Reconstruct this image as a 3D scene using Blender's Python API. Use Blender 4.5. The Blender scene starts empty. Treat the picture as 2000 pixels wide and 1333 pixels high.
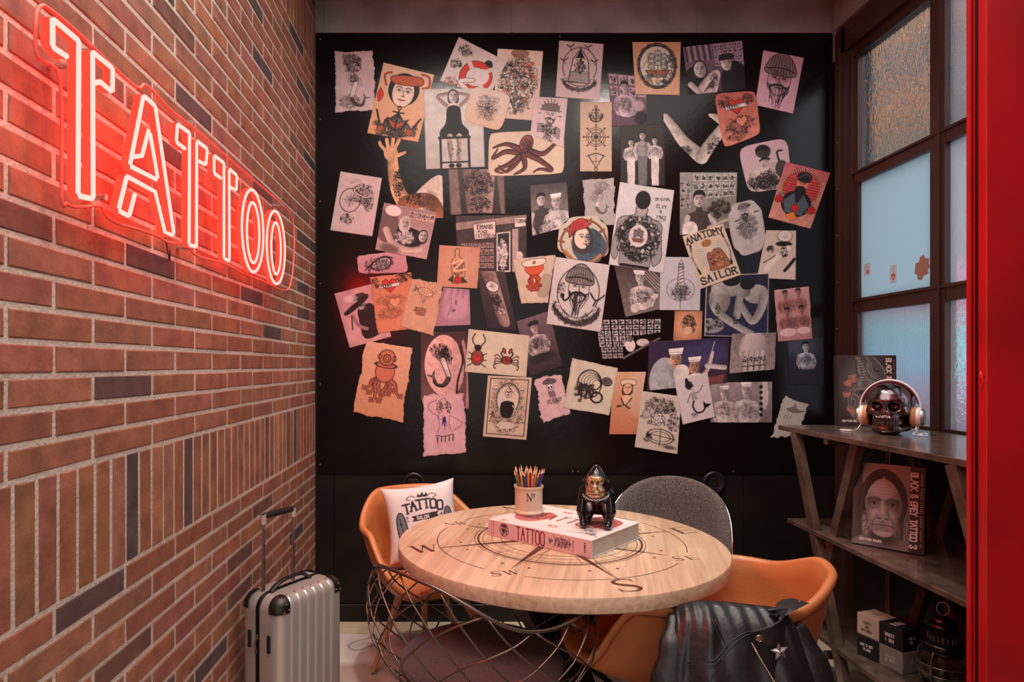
import bpy, bmesh, math, random
import numpy as np
from mathutils import Vector, Matrix
PI = math.pi
scene = bpy.context.scene
COL = scene.collection
random.seed(7)

# ---------------------------------------------------------------- camera, world, lights, exposure
F, CX, CY, EYE = 1240.0, 897.0, 713.5, 1.405          # measured from the photo (2000x1333 frame)
cd = bpy.data.cameras.new('camera'); cam = bpy.data.objects.new('camera', cd); COL.objects.link(cam)
cam.location = (0, 0, EYE); cam.rotation_euler = (PI/2, 0, 0)
cd.sensor_width = 36; cd.lens = F/2000*36
cd.shift_x = (1000-CX)/2000; cd.shift_y = (CY-666.5)/2000
cd.clip_start = .05; cd.clip_end = 100
scene.camera = cam
scene.view_settings.view_transform = 'Standard'; scene.view_settings.look = 'None'
scene.view_settings.gamma = 1; scene.view_settings.exposure = 0.0
scene.view_settings.use_curve_mapping = False

world = bpy.data.worlds.new('world'); scene.world = world; world.use_nodes = True
bg = world.node_tree.nodes['Background']; bg.inputs[0].default_value = (.80, .90, 1, 1); bg.inputs[1].default_value = 2.2

def area(name, loc, target, size, size_y, power, color, spread=180):
    l = bpy.data.lights.new(name, 'AREA'); l.shape = 'RECTANGLE'; l.size = size; l.size_y = size_y
    l.energy = power; l.color = color; l.spread = math.radians(spread)
    o = bpy.data.objects.new(name, l); COL.objects.link(o); o.location = loc
    o.rotation_euler = (Vector(target)-Vector(loc)).to_track_quat('-Z', 'Y').to_euler()
    return o
def spot(name, loc, target, power, color, angle=60, blend=.6, radius=.04):
    l = bpy.data.lights.new(name, 'SPOT'); l.energy = power; l.color = color
    l.spot_size = math.radians(angle); l.spot_blend = blend; l.shadow_soft_size = radius
    o = bpy.data.objects.new(name, l); COL.objects.link(o); o.location = loc
    o.rotation_euler = (Vector(target)-Vector(loc)).to_track_quat('-Z', 'Y').to_euler()
    return o
WARM = (1, .78, .58); NEUT = (1, .9, .8)
spot('ceiling_spot_table', (.35, 1.75, 3.3), (.38, 2.35, .75), 40, WARM, 62, .8, .05)
spot('ceiling_spot_board_left', (-.1, 2.25, 3.33), (-.05, 3.48, 1.9), 40, NEUT, 95, .9, .05)
spot('ceiling_spot_board_right', (1.05, 2.25, 3.33), (1.2, 3.48, 1.7), 34, NEUT, 95, .9, .05)
spot('ceiling_spot_brick', (.5, .9, 3.3), (-.79, 1.6, 1.3), 34, (1, .86, .72), 100, .9, .06)
spot('ceiling_spot_chair', (1.2, 1.2, 3.3), (1.05, 1.95, .6), 34, WARM, 55, .8, .05)
spot('ceiling_spot_suitcase', (-.2, 1.3, 3.3), (-.45, 2.3, .5), 26, NEUT, 50, .8, .05)
area('overhead_fill', (.62, 1.0, 3.38), (.62, 1.001, 0), 2.5, 3.0, 82, (1, .93, .87))  # added soft fill from overhead, stands for no real fixture
area('rear_fill', (.3, -2.0, 1.7), (.4, 3.4, 1.3), 2.6, 2.4, 22, (1, .93, .9))  # unseen fill added behind the camera, not a lamp of the lobby
spot('floor_fill_spot', (.95, 2.75, 3.36), (1.25, 2.75, 0), 130, NEUT, 52, .8, .05)  # extra spot added to lift the dark floor on the right
spot('floor_strip_fill_spot', (-.35, 2.9, 3.36), (-.42, 3.12, 0), 110, NEUT, 36, .8, .05)  # extra spot added to brighten the floor strip along the back wall

# ---------------------------------------------------------------- geometry helpers
def U(px, py, d):
    """point seen at photo pixel (px,py) at depth d (metres in front of the camera)"""
    return Vector(((px-CX)/F*d, d, EYE-(py-CY)/F*d))
def UZ(px, py, h):
    d = (EYE-h)*F/(py-CY); return Vector(((px-CX)/F*d, d, h))
def UX(px, py, X):
    d = X*F/(px-CX); return Vector((X, d, EYE-(py-CY)/F*d))
def lin(c):
    return tuple((x/12.92 if x <= .04045 else ((x+.055)/1.055)**2.4) for x in c)
def rgb(r, g, b): return lin((r/255, g/255, b/255))

class MB:
    def __init__(s): s.v = []; s.f = []; s.m = []; s.M = Matrix.Identity(4); s.mi = 0
    def add(s, vs, fs, mi=None):
        o = len(s.v); s.v += [tuple(s.M @ Vector(v)) for v in vs]
        s.f += [tuple(i+o for i in f) for f in fs]; s.m += [s.mi if mi is None else mi]*len(fs)
    def box(s, a, b, mi=None):
        x0, y0, z0 = [min(a[i], b[i]) for i in range(3)]; x1, y1, z1 = [max(a[i], b[i]) for i in range(3)]
        s.add([(x0,y0,z0),(x1,y0,z0),(x1,y1,z0),(x0,y1,z0),(x0,y0,z1),(x1,y0,z1),(x1,y1,z1),(x0,y1,z1)],
              [(0,3,2,1),(4,5,6,7),(0,1,5,4),(1,2,6,5),(2,3,7,6),(3,0,4,7)], mi)
    def rbox(s, a, b, r=.004, seg=2, mi=None):
        bm = bmesh.new(); c = [(a[i]+b[i])/2 for i in range(3)]; d = [abs(b[i]-a[i]) for i in range(3)]
        bmesh.ops.create_cube(bm, size=1, matrix=Matrix.Translation(c) @ Matrix.Diagonal((*d, 1)))
        bmesh.ops.bevel(bm, geom=bm.edges[:], offset=min(r, min(d)*.49), segments=seg, affect='EDGES', profile=.5)
        s.bm(bm, mi)
    def bm(s, bm, mi=None):
        bm.verts.index_update()
        s.add([v.co[:] for v in bm.verts], [tuple(v.index for v in f.verts) for f in bm.faces], mi); bm.free()
    def tube(s, pts, r, n=8, closed=False, mi=None, cap=True, flat=1.0, up=None):
        pts = [Vector(p) for p in pts]; N = len(pts); rs = r if hasattr(r, '__len__') else [r]*N
        vs = []; prev = None
        for i, p in enumerate(pts):
            if closed: t = pts[(i+1) % N]-pts[i-1]
            else: t = pts[min(i+1, N-1)]-pts[max(i-1, 0)]
            if t.length < 1e-9: t = Vector((0, 0, 1))
            t.normalize()
            if up is not None: a = Vector(up)
            else: a = prev if prev is not None else (Vector((0, 0, 1)) if abs(t.z) < .9 else Vector((1, 0, 0)))
            a = a-t*a.dot(t)
            if a.length < 1e-6: a = t.orthogonal()
            a.normalize(); b = t.cross(a); prev = a
            for k in range(n):
                w = 2*PI*k/n; vs.append(p+a*(math.cos(w)*rs[i]*flat)+b*(math.sin(w)*rs[i]))
        fs = []
        for i in range(N if closed else N-1):
            j = (i+1) % N
            for k in range(n): fs.append((i*n+k, i*n+(k+1) % n, j*n+(k+1) % n, j*n+k))
        if cap and not closed: fs.append(tuple(reversed(range(n)))); fs.append(tuple((N-1)*n+k for k in range(n)))
        s.add(vs, fs, mi)
    def lathe(s, prof, n=32, mi=None, c=(0, 0, 0)):
        vs = []; fs = []; N = len(prof)
        for (r, z) in prof:
            for k in range(n):
                a = 2*PI*k/n; vs.append((c[0]+max(r, 1e-5)*math.cos(a), c[1]+max(r, 1e-5)*math.sin(a), c[2]+z))
        for i in range(N-1):
            for k in range(n): fs.append((i*n+k, i*n+(k+1) % n, (i+1)*n+(k+1) % n, (i+1)*n+k))
        s.add(vs, fs, mi)
    def grid(s, fn, nu, nv, mi=None, closeu=False):
        vs = [fn(i/(nu if closeu else nu-1), j/(nv-1)) for j in range(nv) for i in range(nu)]
        fs = []
        for j in range(nv-1):
            for i in range(nu if closeu else nu-1):
                i2 = (i+1) % nu; fs.append((j*nu+i, j*nu+i2, (j+1)*nu+i2, (j+1)*nu+i))
        s.add(vs, fs, mi)
    def prism(s, poly, z0, z1, mi=None):
        n = len(poly)
        s.add([(x, y, z0) for x, y in poly]+[(x, y, z1) for x, y in poly],
              [tuple(reversed(range(n))), tuple(range(n, 2*n))]+[(i, (i+1) % n, n+(i+1) % n, n+i) for i in range(n)], mi)
    def build(s, name, mats, parent=None, smooth=False, mods=None, loc=None):
        me = bpy.data.meshes.new(name); me.from_pydata(s.v, [], s.f)
        if not isinstance(mats, (list, tuple)): mats = [mats]
        for m in mats: me.materials.append(m)
        if len(mats) > 1: me.polygons.foreach_set('material_index', s.m)
        me.polygons.foreach_set('use_smooth', [bool(smooth)]*len(me.polygons))
        me.update()
        if smooth == 'auto':
            bm = bmesh.new(); bm.from_mesh(me)
            for e in bm.edges:
                if len(e.link_faces) == 2 and e.calc_face_angle(0) > math.radians(38): e.smooth = False
            bm.to_mesh(me); bm.free()
        o = bpy.data.objects.new(name, me); COL.objects.link(o)
        if parent is not None:
            o.parent = parent; o.matrix_parent_inverse = PW(parent).inverted()
        return o
def PW(o):
    m = o.matrix_basis.copy()
    if o.parent: m = PW(o.parent) @ o.matrix_parent_inverse @ m
    return m
def empty(name, loc, label, cat, group=None):
    o = bpy.data.objects.new(name, None); COL.objects.link(o); o.location = loc; o.empty_display_size = .05
    return tag(o, label, cat, group)
def tag(o, label, cat, group=None, kind=None):
    if label: o['label'] = label
    if cat: o['category'] = cat
    if group: o['group'] = group
    if kind: o['kind'] = kind
    return o
def struct(o): o['kind'] = 'structure'; return o
def plab(o, label): o['label'] = label; return o
def copy_tree(o, parent=None):
    c = o.copy(); COL.objects.link(c)
    if parent is not None: c.parent = parent
    for ch in o.children: copy_tree(ch, c)
    return c
def smoothstep(a, b, x):
    t = max(0, min(1, (x-a)/(b-a))); return t*t*(3-2*t)
def cr(pts, per=8, closed=False):
    """catmull-rom through points"""
    P = [Vector(p) for p in pts]; n = len(P); out = []
    rng = n if closed else n-1
    for i in range(rng):
        p0 = P[i-1] if (i > 0 or closed) else P[0]; p1 = P[i]; p2 = P[(i+1) % n]
        p3 = P[(i+2) % n] if (i+2 < n or closed) else P[-1]
        for k in range(per):
            t = k/per
            out.append(.5*((2*p1)+(p2-p0)*t+(2*p0-5*p1+4*p2-p3)*t*t+(3*p1-p0-3*p2+p3)*t**3))
    if not closed: out.append(P[-1])
    return out

# ---- implicit surfaces (surface nets) for rounded sculpted things
def nets(f, lo, hi, h):
    lo = np.array(lo, float); hi = np.array(hi, float); n = np.ceil((hi-lo)/h).astype(int)+1
    ax = [lo[i]+h*np.arange(n[i]) for i in range(3)]
    X, Y, Z = np.meshgrid(*ax, indexing='ij'); V = f(X, Y, Z)
    S = V < 0
    cell = np.zeros((n[0]-1, n[1]-1, n[2]-1), int)
    for a in (0, 1):
        for b in (0, 1):
            for c in (0, 1): cell += S[a:n[0]-1+a, b:n[1]-1+b, c:n[2]-1+c]
    act = (cell > 0) & (cell < 8); idx = -np.ones(act.shape, int); ii = np.argwhere(act); idx[act] = np.arange(len(ii))
    acc = np.zeros((len(ii), 3)); cnt = np.zeros(len(ii))
    corners = [(a, b, c) for a in (0, 1) for b in (0, 1) for c in (0, 1)]
    for p in corners:
        for d in range(3):
            if p[d] == 1: continue
            q = list(p); q[d] = 1
            va = V[ii[:, 0]+p[0], ii[:, 1]+p[1], ii[:, 2]+p[2]]; vb = V[ii[:, 0]+q[0], ii[:, 1]+q[1], ii[:, 2]+q[2]]
            m = (va < 0) != (vb < 0); t = np.where(m, va/(va-vb+1e-12*(va == vb)), 0)
            pos = np.array(p, float)[None, :]+np.zeros((len(ii), 3)); pos[:, d] = t
            acc[m] += pos[m]; cnt[m] += 1
    vs = lo+h*(ii+acc/cnt[:, None]); fs = []
    for d in range(3):
        u, w = (d+1) % 3, (d+2) % 3
        sl0 = [slice(1, n[k]-1) for k in range(3)]; sl0[d] = slice(0, n[d]-1); sl1 = list(sl0); sl1[d] = slice(1, n[d])
        A = S[tuple(sl0)]; B = S[tuple(sl1)]; E = np.argwhere(A != B)
        off = np.array([1, 1, 1]); off[d] = 0; Ei = E+off
        inside = A[tuple(E.T)]
        def g(du, dw):
            q = Ei.copy(); q[:, u] += du; q[:, w] += dw; return idx[tuple(q.T)]
        a, b, c, e = g(-1, -1), g(0, -1), g(0, 0), g(-1, 0)
        Q = np.stack([a, b, c, e], 1); Q[~inside] = Q[~inside][:, ::-1]; fs += Q.tolist()
    return vs.tolist(), fs
def smin(a, b, k): hh = np.clip(.5+.5*(b-a)/k, 0, 1); return b*(1-hh)+a*hh-k*hh*(1-hh)
def smax(a, b, k): return -smin(-a, -b, k)
def ell(X, Y, Z, c, r, rot=0, rx=0):
    x, y, z = X-c[0], Y-c[1], Z-c[2]
    if rot: x, y = x*math.cos(rot)+y*math.sin(rot), -x*math.sin(rot)+y*math.cos(rot)
    if rx: y, z = y*math.cos(rx)+z*math.sin(rx), -y*math.sin(rx)+z*math.cos(rx)
    k = np.sqrt((x/r[0])**2+(y/r[1])**2+(z/r[2])**2); return (k-1)*min(r)
def cap(X, Y, Z, a, b, ra, rb=None):
    rb = ra if rb is None else rb; a = np.array(a, float); b = np.array(b, float); d = b-a; L = (d*d).sum()
    t = np.clip(((X-a[0])*d[0]+(Y-a[1])*d[1]+(Z-a[2])*d[2])/L, 0, 1)
    return np.sqrt((X-a[0]-t*d[0])**2+(Y-a[1]-t*d[1])**2+(Z-a[2]-t*d[2])**2)-(ra+(rb-ra)*t)

# ---------------------------------------------------------------- materials
def node(nt, t, **kw):
    n = nt.nodes.new(t)
    for k, v in kw.items(): setattr(n, k, v)
    return n
def mat(name, c, rough=.5, metal=0, spec=.5, bump=0, bscale=80, var=0, vscale=8, c2=None, coat=0, stretch=None, detail=4, emit=None, estr=0, sheen=0, wave=None):
    m = bpy.data.materials.new(name); m.use_nodes = True; nt = m.node_tree; b = nt.nodes['Principled BSDF']
    b.inputs['Base Color'].default_value = (*c, 1); b.inputs['Roughness'].default_value = rough; b.inputs['Metallic'].default_value = metal
    b.inputs['Specular IOR Level'].default_value = spec; b.inputs['Coat Weight'].default_value = coat; b.inputs['Coat Roughness'].default_value = .1
    if sheen: b.inputs['Sheen Weight'].default_value = sheen
    tc = node(nt, 'ShaderNodeTexCoord'); mp = node(nt, 'ShaderNodeMapping'); nt.links.new(tc.outputs['Object'], mp.inputs[0])
    if stretch: mp.inputs['Scale'].default_value = stretch
    if var or c2:
        n = node(nt, 'ShaderNodeTexNoise'); n.inputs['Scale'].default_value = vscale; n.inputs['Detail'].default_value = detail
        nt.links.new(mp.outputs[0], n.inputs['Vector'])
        r = node(nt, 'ShaderNodeValToRGB'); r.color_ramp.elements[0].position = .35; r.color_ramp.elements[1].position = .65
        c2 = c2 or tuple(x*(1-var) for x in c)
        r.color_ramp.elements[0].color = (*c2, 1); r.color_ramp.elements[1].color = (*c, 1)
        nt.links.new(n.outputs['Fac'], r.inputs[0]); nt.links.new(r.outputs[0], b.inputs['Base Color'])
    if bump:
        n2 = node(nt, 'ShaderNodeTexNoise'); n2.inputs['Scale'].default_value = bscale; n2.inputs['Detail'].default_value = 5
        nt.links.new(mp.outputs[0], n2.inputs['Vector']); bp = node(nt, 'ShaderNodeBump'); bp.inputs['Strength'].default_value = bump; bp.inputs['Distance'].default_value = .01
        nt.links.new(n2.outputs['Fac'], bp.inputs['Height']); nt.links.new(bp.outputs[0], b.inputs['Normal'])
    if emit: b.inputs['Emission Color'].default_value = (*emit, 1); b.inputs['Emission Strength'].default_value = estr
    return m
def vcol_mat(name, rough=.6, spec=.3, bump=0, bscale=60, mul=None):
    m = mat(name, (1, 1, 1), rough, spec=spec, bump=bump, bscale=bscale); nt = m.node_tree
    a = node(nt, 'ShaderNodeAttribute', attribute_name='print'); nt.links.new(a.outputs['Color'], nt.nodes['Principled BSDF'].inputs['Base Color'])
    return m
M = {}
M['black_board'] = mat('black_board', rgb(20, 14, 14), .2, spec=.26, bump=.05, bscale=30, var=.25, vscale=3)
M['black_steel'] = mat('black_steel', rgb(24, 19, 18), .4, .1, spec=.3, bump=.08, bscale=25, c2=rgb(34, 28, 24), vscale=5)
M['beam'] = mat('beam_grey', rgb(150, 150, 152), .55, .1, bump=.08, bscale=12, c2=rgb(120, 118, 118), vscale=4)
M['ceiling'] = mat('ceiling_dark', rgb(40, 38, 38), .7, bump=.1, bscale=20)
M['frame_brown'] = mat('frame_brown', rgb(72, 48, 42), .35, .3, bump=.04, bscale=40, var=.2, vscale=10)
M['rubber'] = mat('black_plastic', rgb(22, 20, 20), .38)
M['chrome'] = mat('chrome', (.8, .8, .8), .16, 1)
M['steel'] = mat('brushed_steel', rgb(170, 165, 160), .32, 1, bump=.03, bscale=120)
M['wire'] = mat('bronze_wire', rgb(112, 94, 86), .3, .85)
M['shelf'] = mat('shelf_steel', rgb(122, 100, 86), .17, .4, bump=.05, bscale=60, c2=rgb(90, 74, 66), vscale=14)
M['leather_orange'] = mat('tan_leather', rgb(200, 124, 72), .42, spec=.5, bump=.12, bscale=180, c2=rgb(186, 110, 62), vscale=3, coat=.1)
M['leather_black'] = mat('black_leather', rgb(30, 29, 31), .42, spec=.6, bump=.45, bscale=22, var=.25, vscale=16, coat=.05)
M['leg_wood'] = mat('leg_wood', rgb(196, 142, 96), .5, bump=.05, bscale=60, c2=rgb(170, 112, 72), vscale=6, stretch=(8, 8, 1))
M['fabric_grey'] = mat('grey_fabric', rgb(120, 112, 110), .95, spec=.1, bump=.5, bscale=400, c2=rgb(66, 60, 60), vscale=160, sheen=.2)
M['fabric_wine'] = mat('wine_fabric', rgb(98, 48, 52), .95, spec=.1, bump=.6, bscale=300, c2=rgb(44, 26, 28), vscale=120, sheen=.2, stretch=(1, 3, 1))
M['red_paint'] = mat('red_paint', rgb(206, 14, 24), .38, .1, spec=.5, bump=.03, bscale=30, c2=rgb(160, 12, 20), vscale=3)
M['dark_gap'] = mat('gap_shade', rgb(20, 16, 16), .6)  # near-black colour standing in for the shade inside the door gap
M['print'] = vcol_mat('print_paper', .55, .35)
M['print_matte'] = vcol_mat('print_cloth', .9, .1, bump=.2, bscale=300)
M['print_gloss'] = vcol_mat('print_gloss', .3, .5)
M['pages'] = mat('book_pages', rgb(205, 196, 188), .8, bump=.3, bscale=40, c2=rgb(165, 158, 152), vscale=30, stretch=(1, 1, 40))
M['ink'] = mat('black_ink', rgb(30, 26, 26), .6)
M['burn'] = mat('burnt_wood', rgb(84, 44, 28), .6)
M['silver_shell'] = mat('silver_shell', rgb(196, 190, 184), .34, .5, bump=.06, bscale=200)
M['ceramic_black'] = mat('black_ceramic', rgb(24, 23, 28), .12, .25, coat=.6)
M['ceramic_gold'] = mat('pale_gold_glaze', rgb(205, 176, 140), .18, .8)
M['skull_metal'] = mat('dark_chrome', rgb(112, 100, 102), .17, 1)
M['white_plastic'] = mat('white_plastic', rgb(225, 222, 222), .3)
M['plum'] = mat('plum_padding', rgb(112, 44, 66), .5)
M['ear_tan'] = mat('tan_ear_pad', rgb(198, 138, 98), .55, bump=.1, bscale=200)
M['pot'] = mat('cream_tin', rgb(214, 190, 164), .42, bump=.08, bscale=50, c2=rgb(196, 170, 146), vscale=18)
M['pot_line'] = mat('dark_line', rgb(60, 46, 40), .6)
M['lantern'] = mat('lantern_iron', rgb(82, 76, 72), .28, .9, bump=.15, bscale=60, c2=rgb(50, 46, 44), vscale=30)
M['bolt'] = mat('bolt_metal', rgb(150, 135, 125), .3, .9)
M['acrylic_edge'] = mat('edge_lit_acrylic', rgb(255, 120, 105), .3, spec=.6)  # coral base colour carries the edge-lit glow of the clear sheet
def glassmat(name, c, rough=.0, ior=1.45, bump=0, scale=(10, 10, 10), bs=1, kind='noise', transl=0, tcol=None, transp=0, wscale=40):
    m = bpy.data.materials.new(name); m.use_nodes = True; nt = m.node_tree; nt.nodes.clear()
    out = node(nt, 'ShaderNodeOutputMaterial'); g = node(nt, 'ShaderNodeBsdfGlass'); g.inputs['Color'].default_value = (*c, 1)
    g.inputs['Roughness'].default_value = rough; g.inputs['IOR'].default_value = ior
    tc = node(nt, 'ShaderNodeTexCoord'); mp = node(nt, 'ShaderNodeMapping'); mp.inputs['Scale'].default_value = scale; nt.links.new(tc.outputs['Object'], mp.inputs[0])
    bp = None
    if bump:
        if kind == 'noise': n = node(nt, 'ShaderNodeTexNoise'); n.inputs['Scale'].default_value = bs; n.inputs['Detail'].default_value = 2; o = n.outputs['Fac']
        elif kind == 'vor': n = node(nt, 'ShaderNodeTexVoronoi'); n.inputs['Scale'].default_value = bs; o = n.outputs['Distance']
        else: n = node(nt, 'ShaderNodeTexWave'); n.bands_direction = 'Y'; n.inputs['Scale'].default_value = bs; o = n.outputs['Fac']
        nt.links.new(mp.outputs[0], n.inputs['Vector']); bp = node(nt, 'ShaderNodeBump'); bp.inputs['Strength'].default_value = bump; bp.inputs['Distance'].default_value = .004
        nt.links.new(o, bp.inputs['Height']); nt.links.new(bp.outputs[0], g.inputs['Normal'])
    sh = g.outputs[0]
    if transl:
        t = node(nt, 'ShaderNodeBsdfTranslucent'); t.inputs[0].default_value = (*(tcol or c), 1)
        mx = node(nt, 'ShaderNodeMixShader'); mx.inputs[0].default_value = transl; nt.links.new(sh, mx.inputs[1]); nt.links.new(t.outputs[0], mx.inputs[2]); sh = mx.outputs[0]
    if transp:
        t = node(nt, 'ShaderNodeBsdfTransparent'); t.inputs[0].default_value = (*c, 1)
        mx = node(nt, 'ShaderNodeMixShader'); mx.inputs[0].default_value = transp; nt.links.new(sh, mx.inputs[1]); nt.links.new(t.outputs[0], mx.inputs[2]); sh = mx.outputs[0]
    nt.links.new(sh, out.inputs[0]); return m
def emis(name, c, s):
    m = bpy.data.materials.new(name); m.use_nodes = True; nt = m.node_tree; nt.nodes.clear()
    out = node(nt, 'ShaderNodeOutputMaterial'); e = node(nt, 'ShaderNodeEmission'); e.inputs[0].default_value = (*c, 1); e.inputs[1].default_value = s
    nt.links.new(e.outputs[0], out.inputs[0]); return m
# ---------------------------------------------------------------- room shell
ZB = 3.485; XL = -.791; XR = 2.09; ZC = 3.42; YN = -2.2
# floor boards
def floor_material():
    m = mat('pale_floor', rgb(214, 196, 172), .45, c2=rgb(196, 176, 150), vscale=3, stretch=(1, 12, 1), bump=.03, bscale=30); return m
b = MB(); b.box((XL-.1, YN, -.05), (XR+.1, ZB+.1, 0)); struct(b.build('floor', floor_material()))
b = MB(); b.box((XL-.1, YN, ZC), (XR+.1, ZB+.1, ZC+.06)); struct(b.build('ceiling', M['ceiling']))
b = MB(); b.box((XL-.1, YN-.06, 0), (XR+.1, YN, ZC)); struct(b.build('wall_front', mat('entry_wall', rgb(120, 100, 92), .8)))

# brick wall: every brick laid in relief on a mortar bed
def brick_wall():
    L, h, zj = .2635, .0628, 1.1064; g = .0058
    b = MB(); cols = []
    rnd = random.Random(3)
    def brick(y0, y1, z0, z1, vert=False):
        y0 = max(y0, YN); y1 = min(y1, ZB-.002)
        if y1-y0 < .012: return
        gy0, gy1, gz0, gz1 = y0+g, y1-g, z0+g, z1-g
        if gy1-gy0 < .004: return
        t = XL+.0028+rnd.uniform(-.0009, .0009); e = .0028
        j = lambda: rnd.uniform(-.0012, .0012)
        vs = [(XL-.004, gy0+j(), gz0+j()), (XL-.004, gy1+j(), gz0+j()), (XL-.004, gy1+j(), gz1+j()), (XL-.004, gy0+j(), gz1+j())]
        vs += [(t-.0015, vs[0][1]+.0006, vs[0][2]+.0006), (t-.0015, vs[1][1]-.0006, vs[1][2]+.0006), (t-.0015, vs[2][1]-.0006, vs[2][2]-.0006), (t-.0015, vs[3][1]+.0006, vs[3][2]-.0006)]
        vs += [(t, vs[0][1]+e, vs[0][2]+e), (t, vs[1][1]-e, vs[1][2]+e), (t, vs[2][1]-e, vs[2][2]-e), (t, vs[3][1]+e, vs[3][2]-e)]
        fs = [(8, 9, 10, 11)]
        for a in (0, 4):
            for k in range(4): fs.append((a+k, a+(k+1) % 4, a+4+(k+1) % 4, a+4+k))
        n0 = len(b.v); b.add(vs, fs, 1)
        q = rnd.random()
        if q < .065: c = rgb(88+rnd.uniform(-10, 10), 70, 72)
        elif q < .10: c = rgb(116, 78, 68)
        else:
            s = rnd.uniform(.94, 1.07); c = rgb(min(255, 152*s+rnd.uniform(-6, 6)), 97*s+rnd.uniform(-6, 6), 78*s+rnd.uniform(-6, 6))
        cols.extend([c]*(len(b.v)-n0))
    b.add([(XL, YN, 0), (XL, ZB, 0), (XL, ZB, ZC), (XL, YN, ZC), (XL-.1, YN, 0), (XL-.1, ZB, 0), (XL-.1, ZB, ZC), (XL-.1, YN, ZC)],
          [(0, 1, 2, 3), (5, 4, 7, 6), (4, 0, 3, 7), (1, 5, 6, 2)], 0); cols.extend([(1, 1, 1)]*8)
    s0, s1 = .933, 1.197
    rows = []
    z = s0; k = 1
    while z > 0: rows.append((z-h, z, k)); z -= h; k += 1
    z = s1; k = 0
    while z < 3.0: rows.append((z, z+h, k)); z += h; k += 1
    top = z
    z = top+.2635; k = 0
    while z < ZC: rows.append((z, min(z+h, ZC), k)); z += h; k += 1
    for (z0, z1, k) in rows:
        if z1 <= .005: continue
        z0 = max(z0, 0); ph = zj+(L/2 if (k % 2 == 1 if z0 >= s0 else k % 2 == 1) else 0)
        n = math.floor((YN-ph)/L)
        for i in range(n, n+30): brick(ph+i*L, ph+(i+1)*L, z0, z1)
    w = L/4.16
    for (z0, z1) in ((s0, s1), (top, top+.2635)):
        n = math.floor((YN-1.2511)/w)
        for i in range(n, n+100): brick(1.2511+i*w, 1.2511+(i+1)*w, z0, min(z1, ZC), True)
    mb = bpy.data.materials.new('brick'); mb.use_nodes = True; nt = mb.node_tree; p = nt.nodes['Principled BSDF']; p.inputs['Roughness'].default_value = .62
    a = node(nt, 'ShaderNodeAttribute', attribute_name='print')
    tc = node(nt, 'ShaderNodeTexCoord'); n1 = node(nt, 'ShaderNodeTexNoise'); n1.inputs['Scale'].default_value = 14; n1.inputs['Detail'].default_value = 6; nt.links.new(tc.outputs['Object'], n1.inputs['Vector'])
    r = node(nt, 'ShaderNodeValToRGB'); r.color_ramp.elements[0].position = .3; r.color_ramp.elements[0].color = (.55, .5, .5, 1); r.color_ramp.elements[1].position = .7; r.color_ramp.elements[1].color = (1.25, 1.2, 1.1, 1)
    nt.links.new(n1.outputs['Fac'], r.inputs[0])
    mx = node(nt, 'ShaderNodeMixRGB', blend_type='MULTIPLY'); mx.inputs[0].default_value = .8; nt.links.new(a.outputs['Color'], mx.inputs[1]); nt.links.new(r.outputs[0], mx.inputs[2])
    nt.links.new(mx.outputs[0], p.inputs['Base Color'])
    n2 = node(nt, 'ShaderNodeTexNoise'); n2.inputs['Scale'].default_value = 45; n2.inputs['Detail'].default_value = 8; n2.inputs['Roughness'].default_value = .65; nt.links.new(tc.outputs['Object'], n2.inputs['Vector'])
    bp = node(nt, 'ShaderNodeBump'); bp.inputs['Strength'].default_value = .55; bp.inputs['Distance'].default_value = .006; nt.links.new(n2.outputs['Fac'], bp.inputs['Height']); nt.links.new(bp.outputs[0], p.inputs['Normal'])
    mm = mat('mortar', rgb(208, 190, 177), .85, bump=.5, bscale=120, c2=rgb(194, 174, 160), vscale=60)
    o = b.build('wall_left', [mm, mb])
    at = o.data.attributes.new('print', 'FLOAT_COLOR', 'POINT'); at.data.foreach_set('color', np.array([(*c, 1) for c in cols], dtype=np.float32).ravel())
    return struct(o)
brick_wall()

# back wall of black steel, lower cladding with seams
b = MB(); b.box((XL-.1, ZB, 0), (XR+.1, ZB+.1, ZC))
struct(b.build('wall_back', M['black_steel']))
b = MB()
for (x0, x1) in ((-.785, -.690), (-.684, .290), (.296, 1.556), (1.562, 2.07)): b.rbox((x0, ZB-.006, .100), (x1, ZB+.001, .803), .002, 1)
struct(b.build('trim_1', M['black_steel']))
b = MB(); b.rbox((XL, ZB-.014, 0), (XR, ZB, .094), .003, 1); struct(b.build('baseboard_back', M['black_steel']))
b = MB(); b.box((XL+.004, ZB-.010, 3.225), (2.045, ZB, 3.40)); b.box((XL+.004, ZB-.06, 3.39), (2.045, ZB, 3.405)); b.box((XL+.004, ZB-.022, 3.222), (XL+.05, ZB, 3.40))
b.box((.285, ZB-.016, 3.225), (.293, ZB, 3.39)); b.box((1.30, ZB-.016, 3.225), (1.306, ZB, 3.39))
struct(b.build('trim_2', M['beam']))
# light steel channel running along the top of the window wall
b = MB(); b.box((2.04, 1.1, 3.235), (2.048, 3.47, 3.40)); b.box((2.04, 1.1, 3.225), (XR, 3.47, 3.235)); b.box((2.044, ZB-.03, 3.06), (2.066, ZB-.004, 3.225))
struct(b.build('trim_3', M['beam']))
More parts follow.
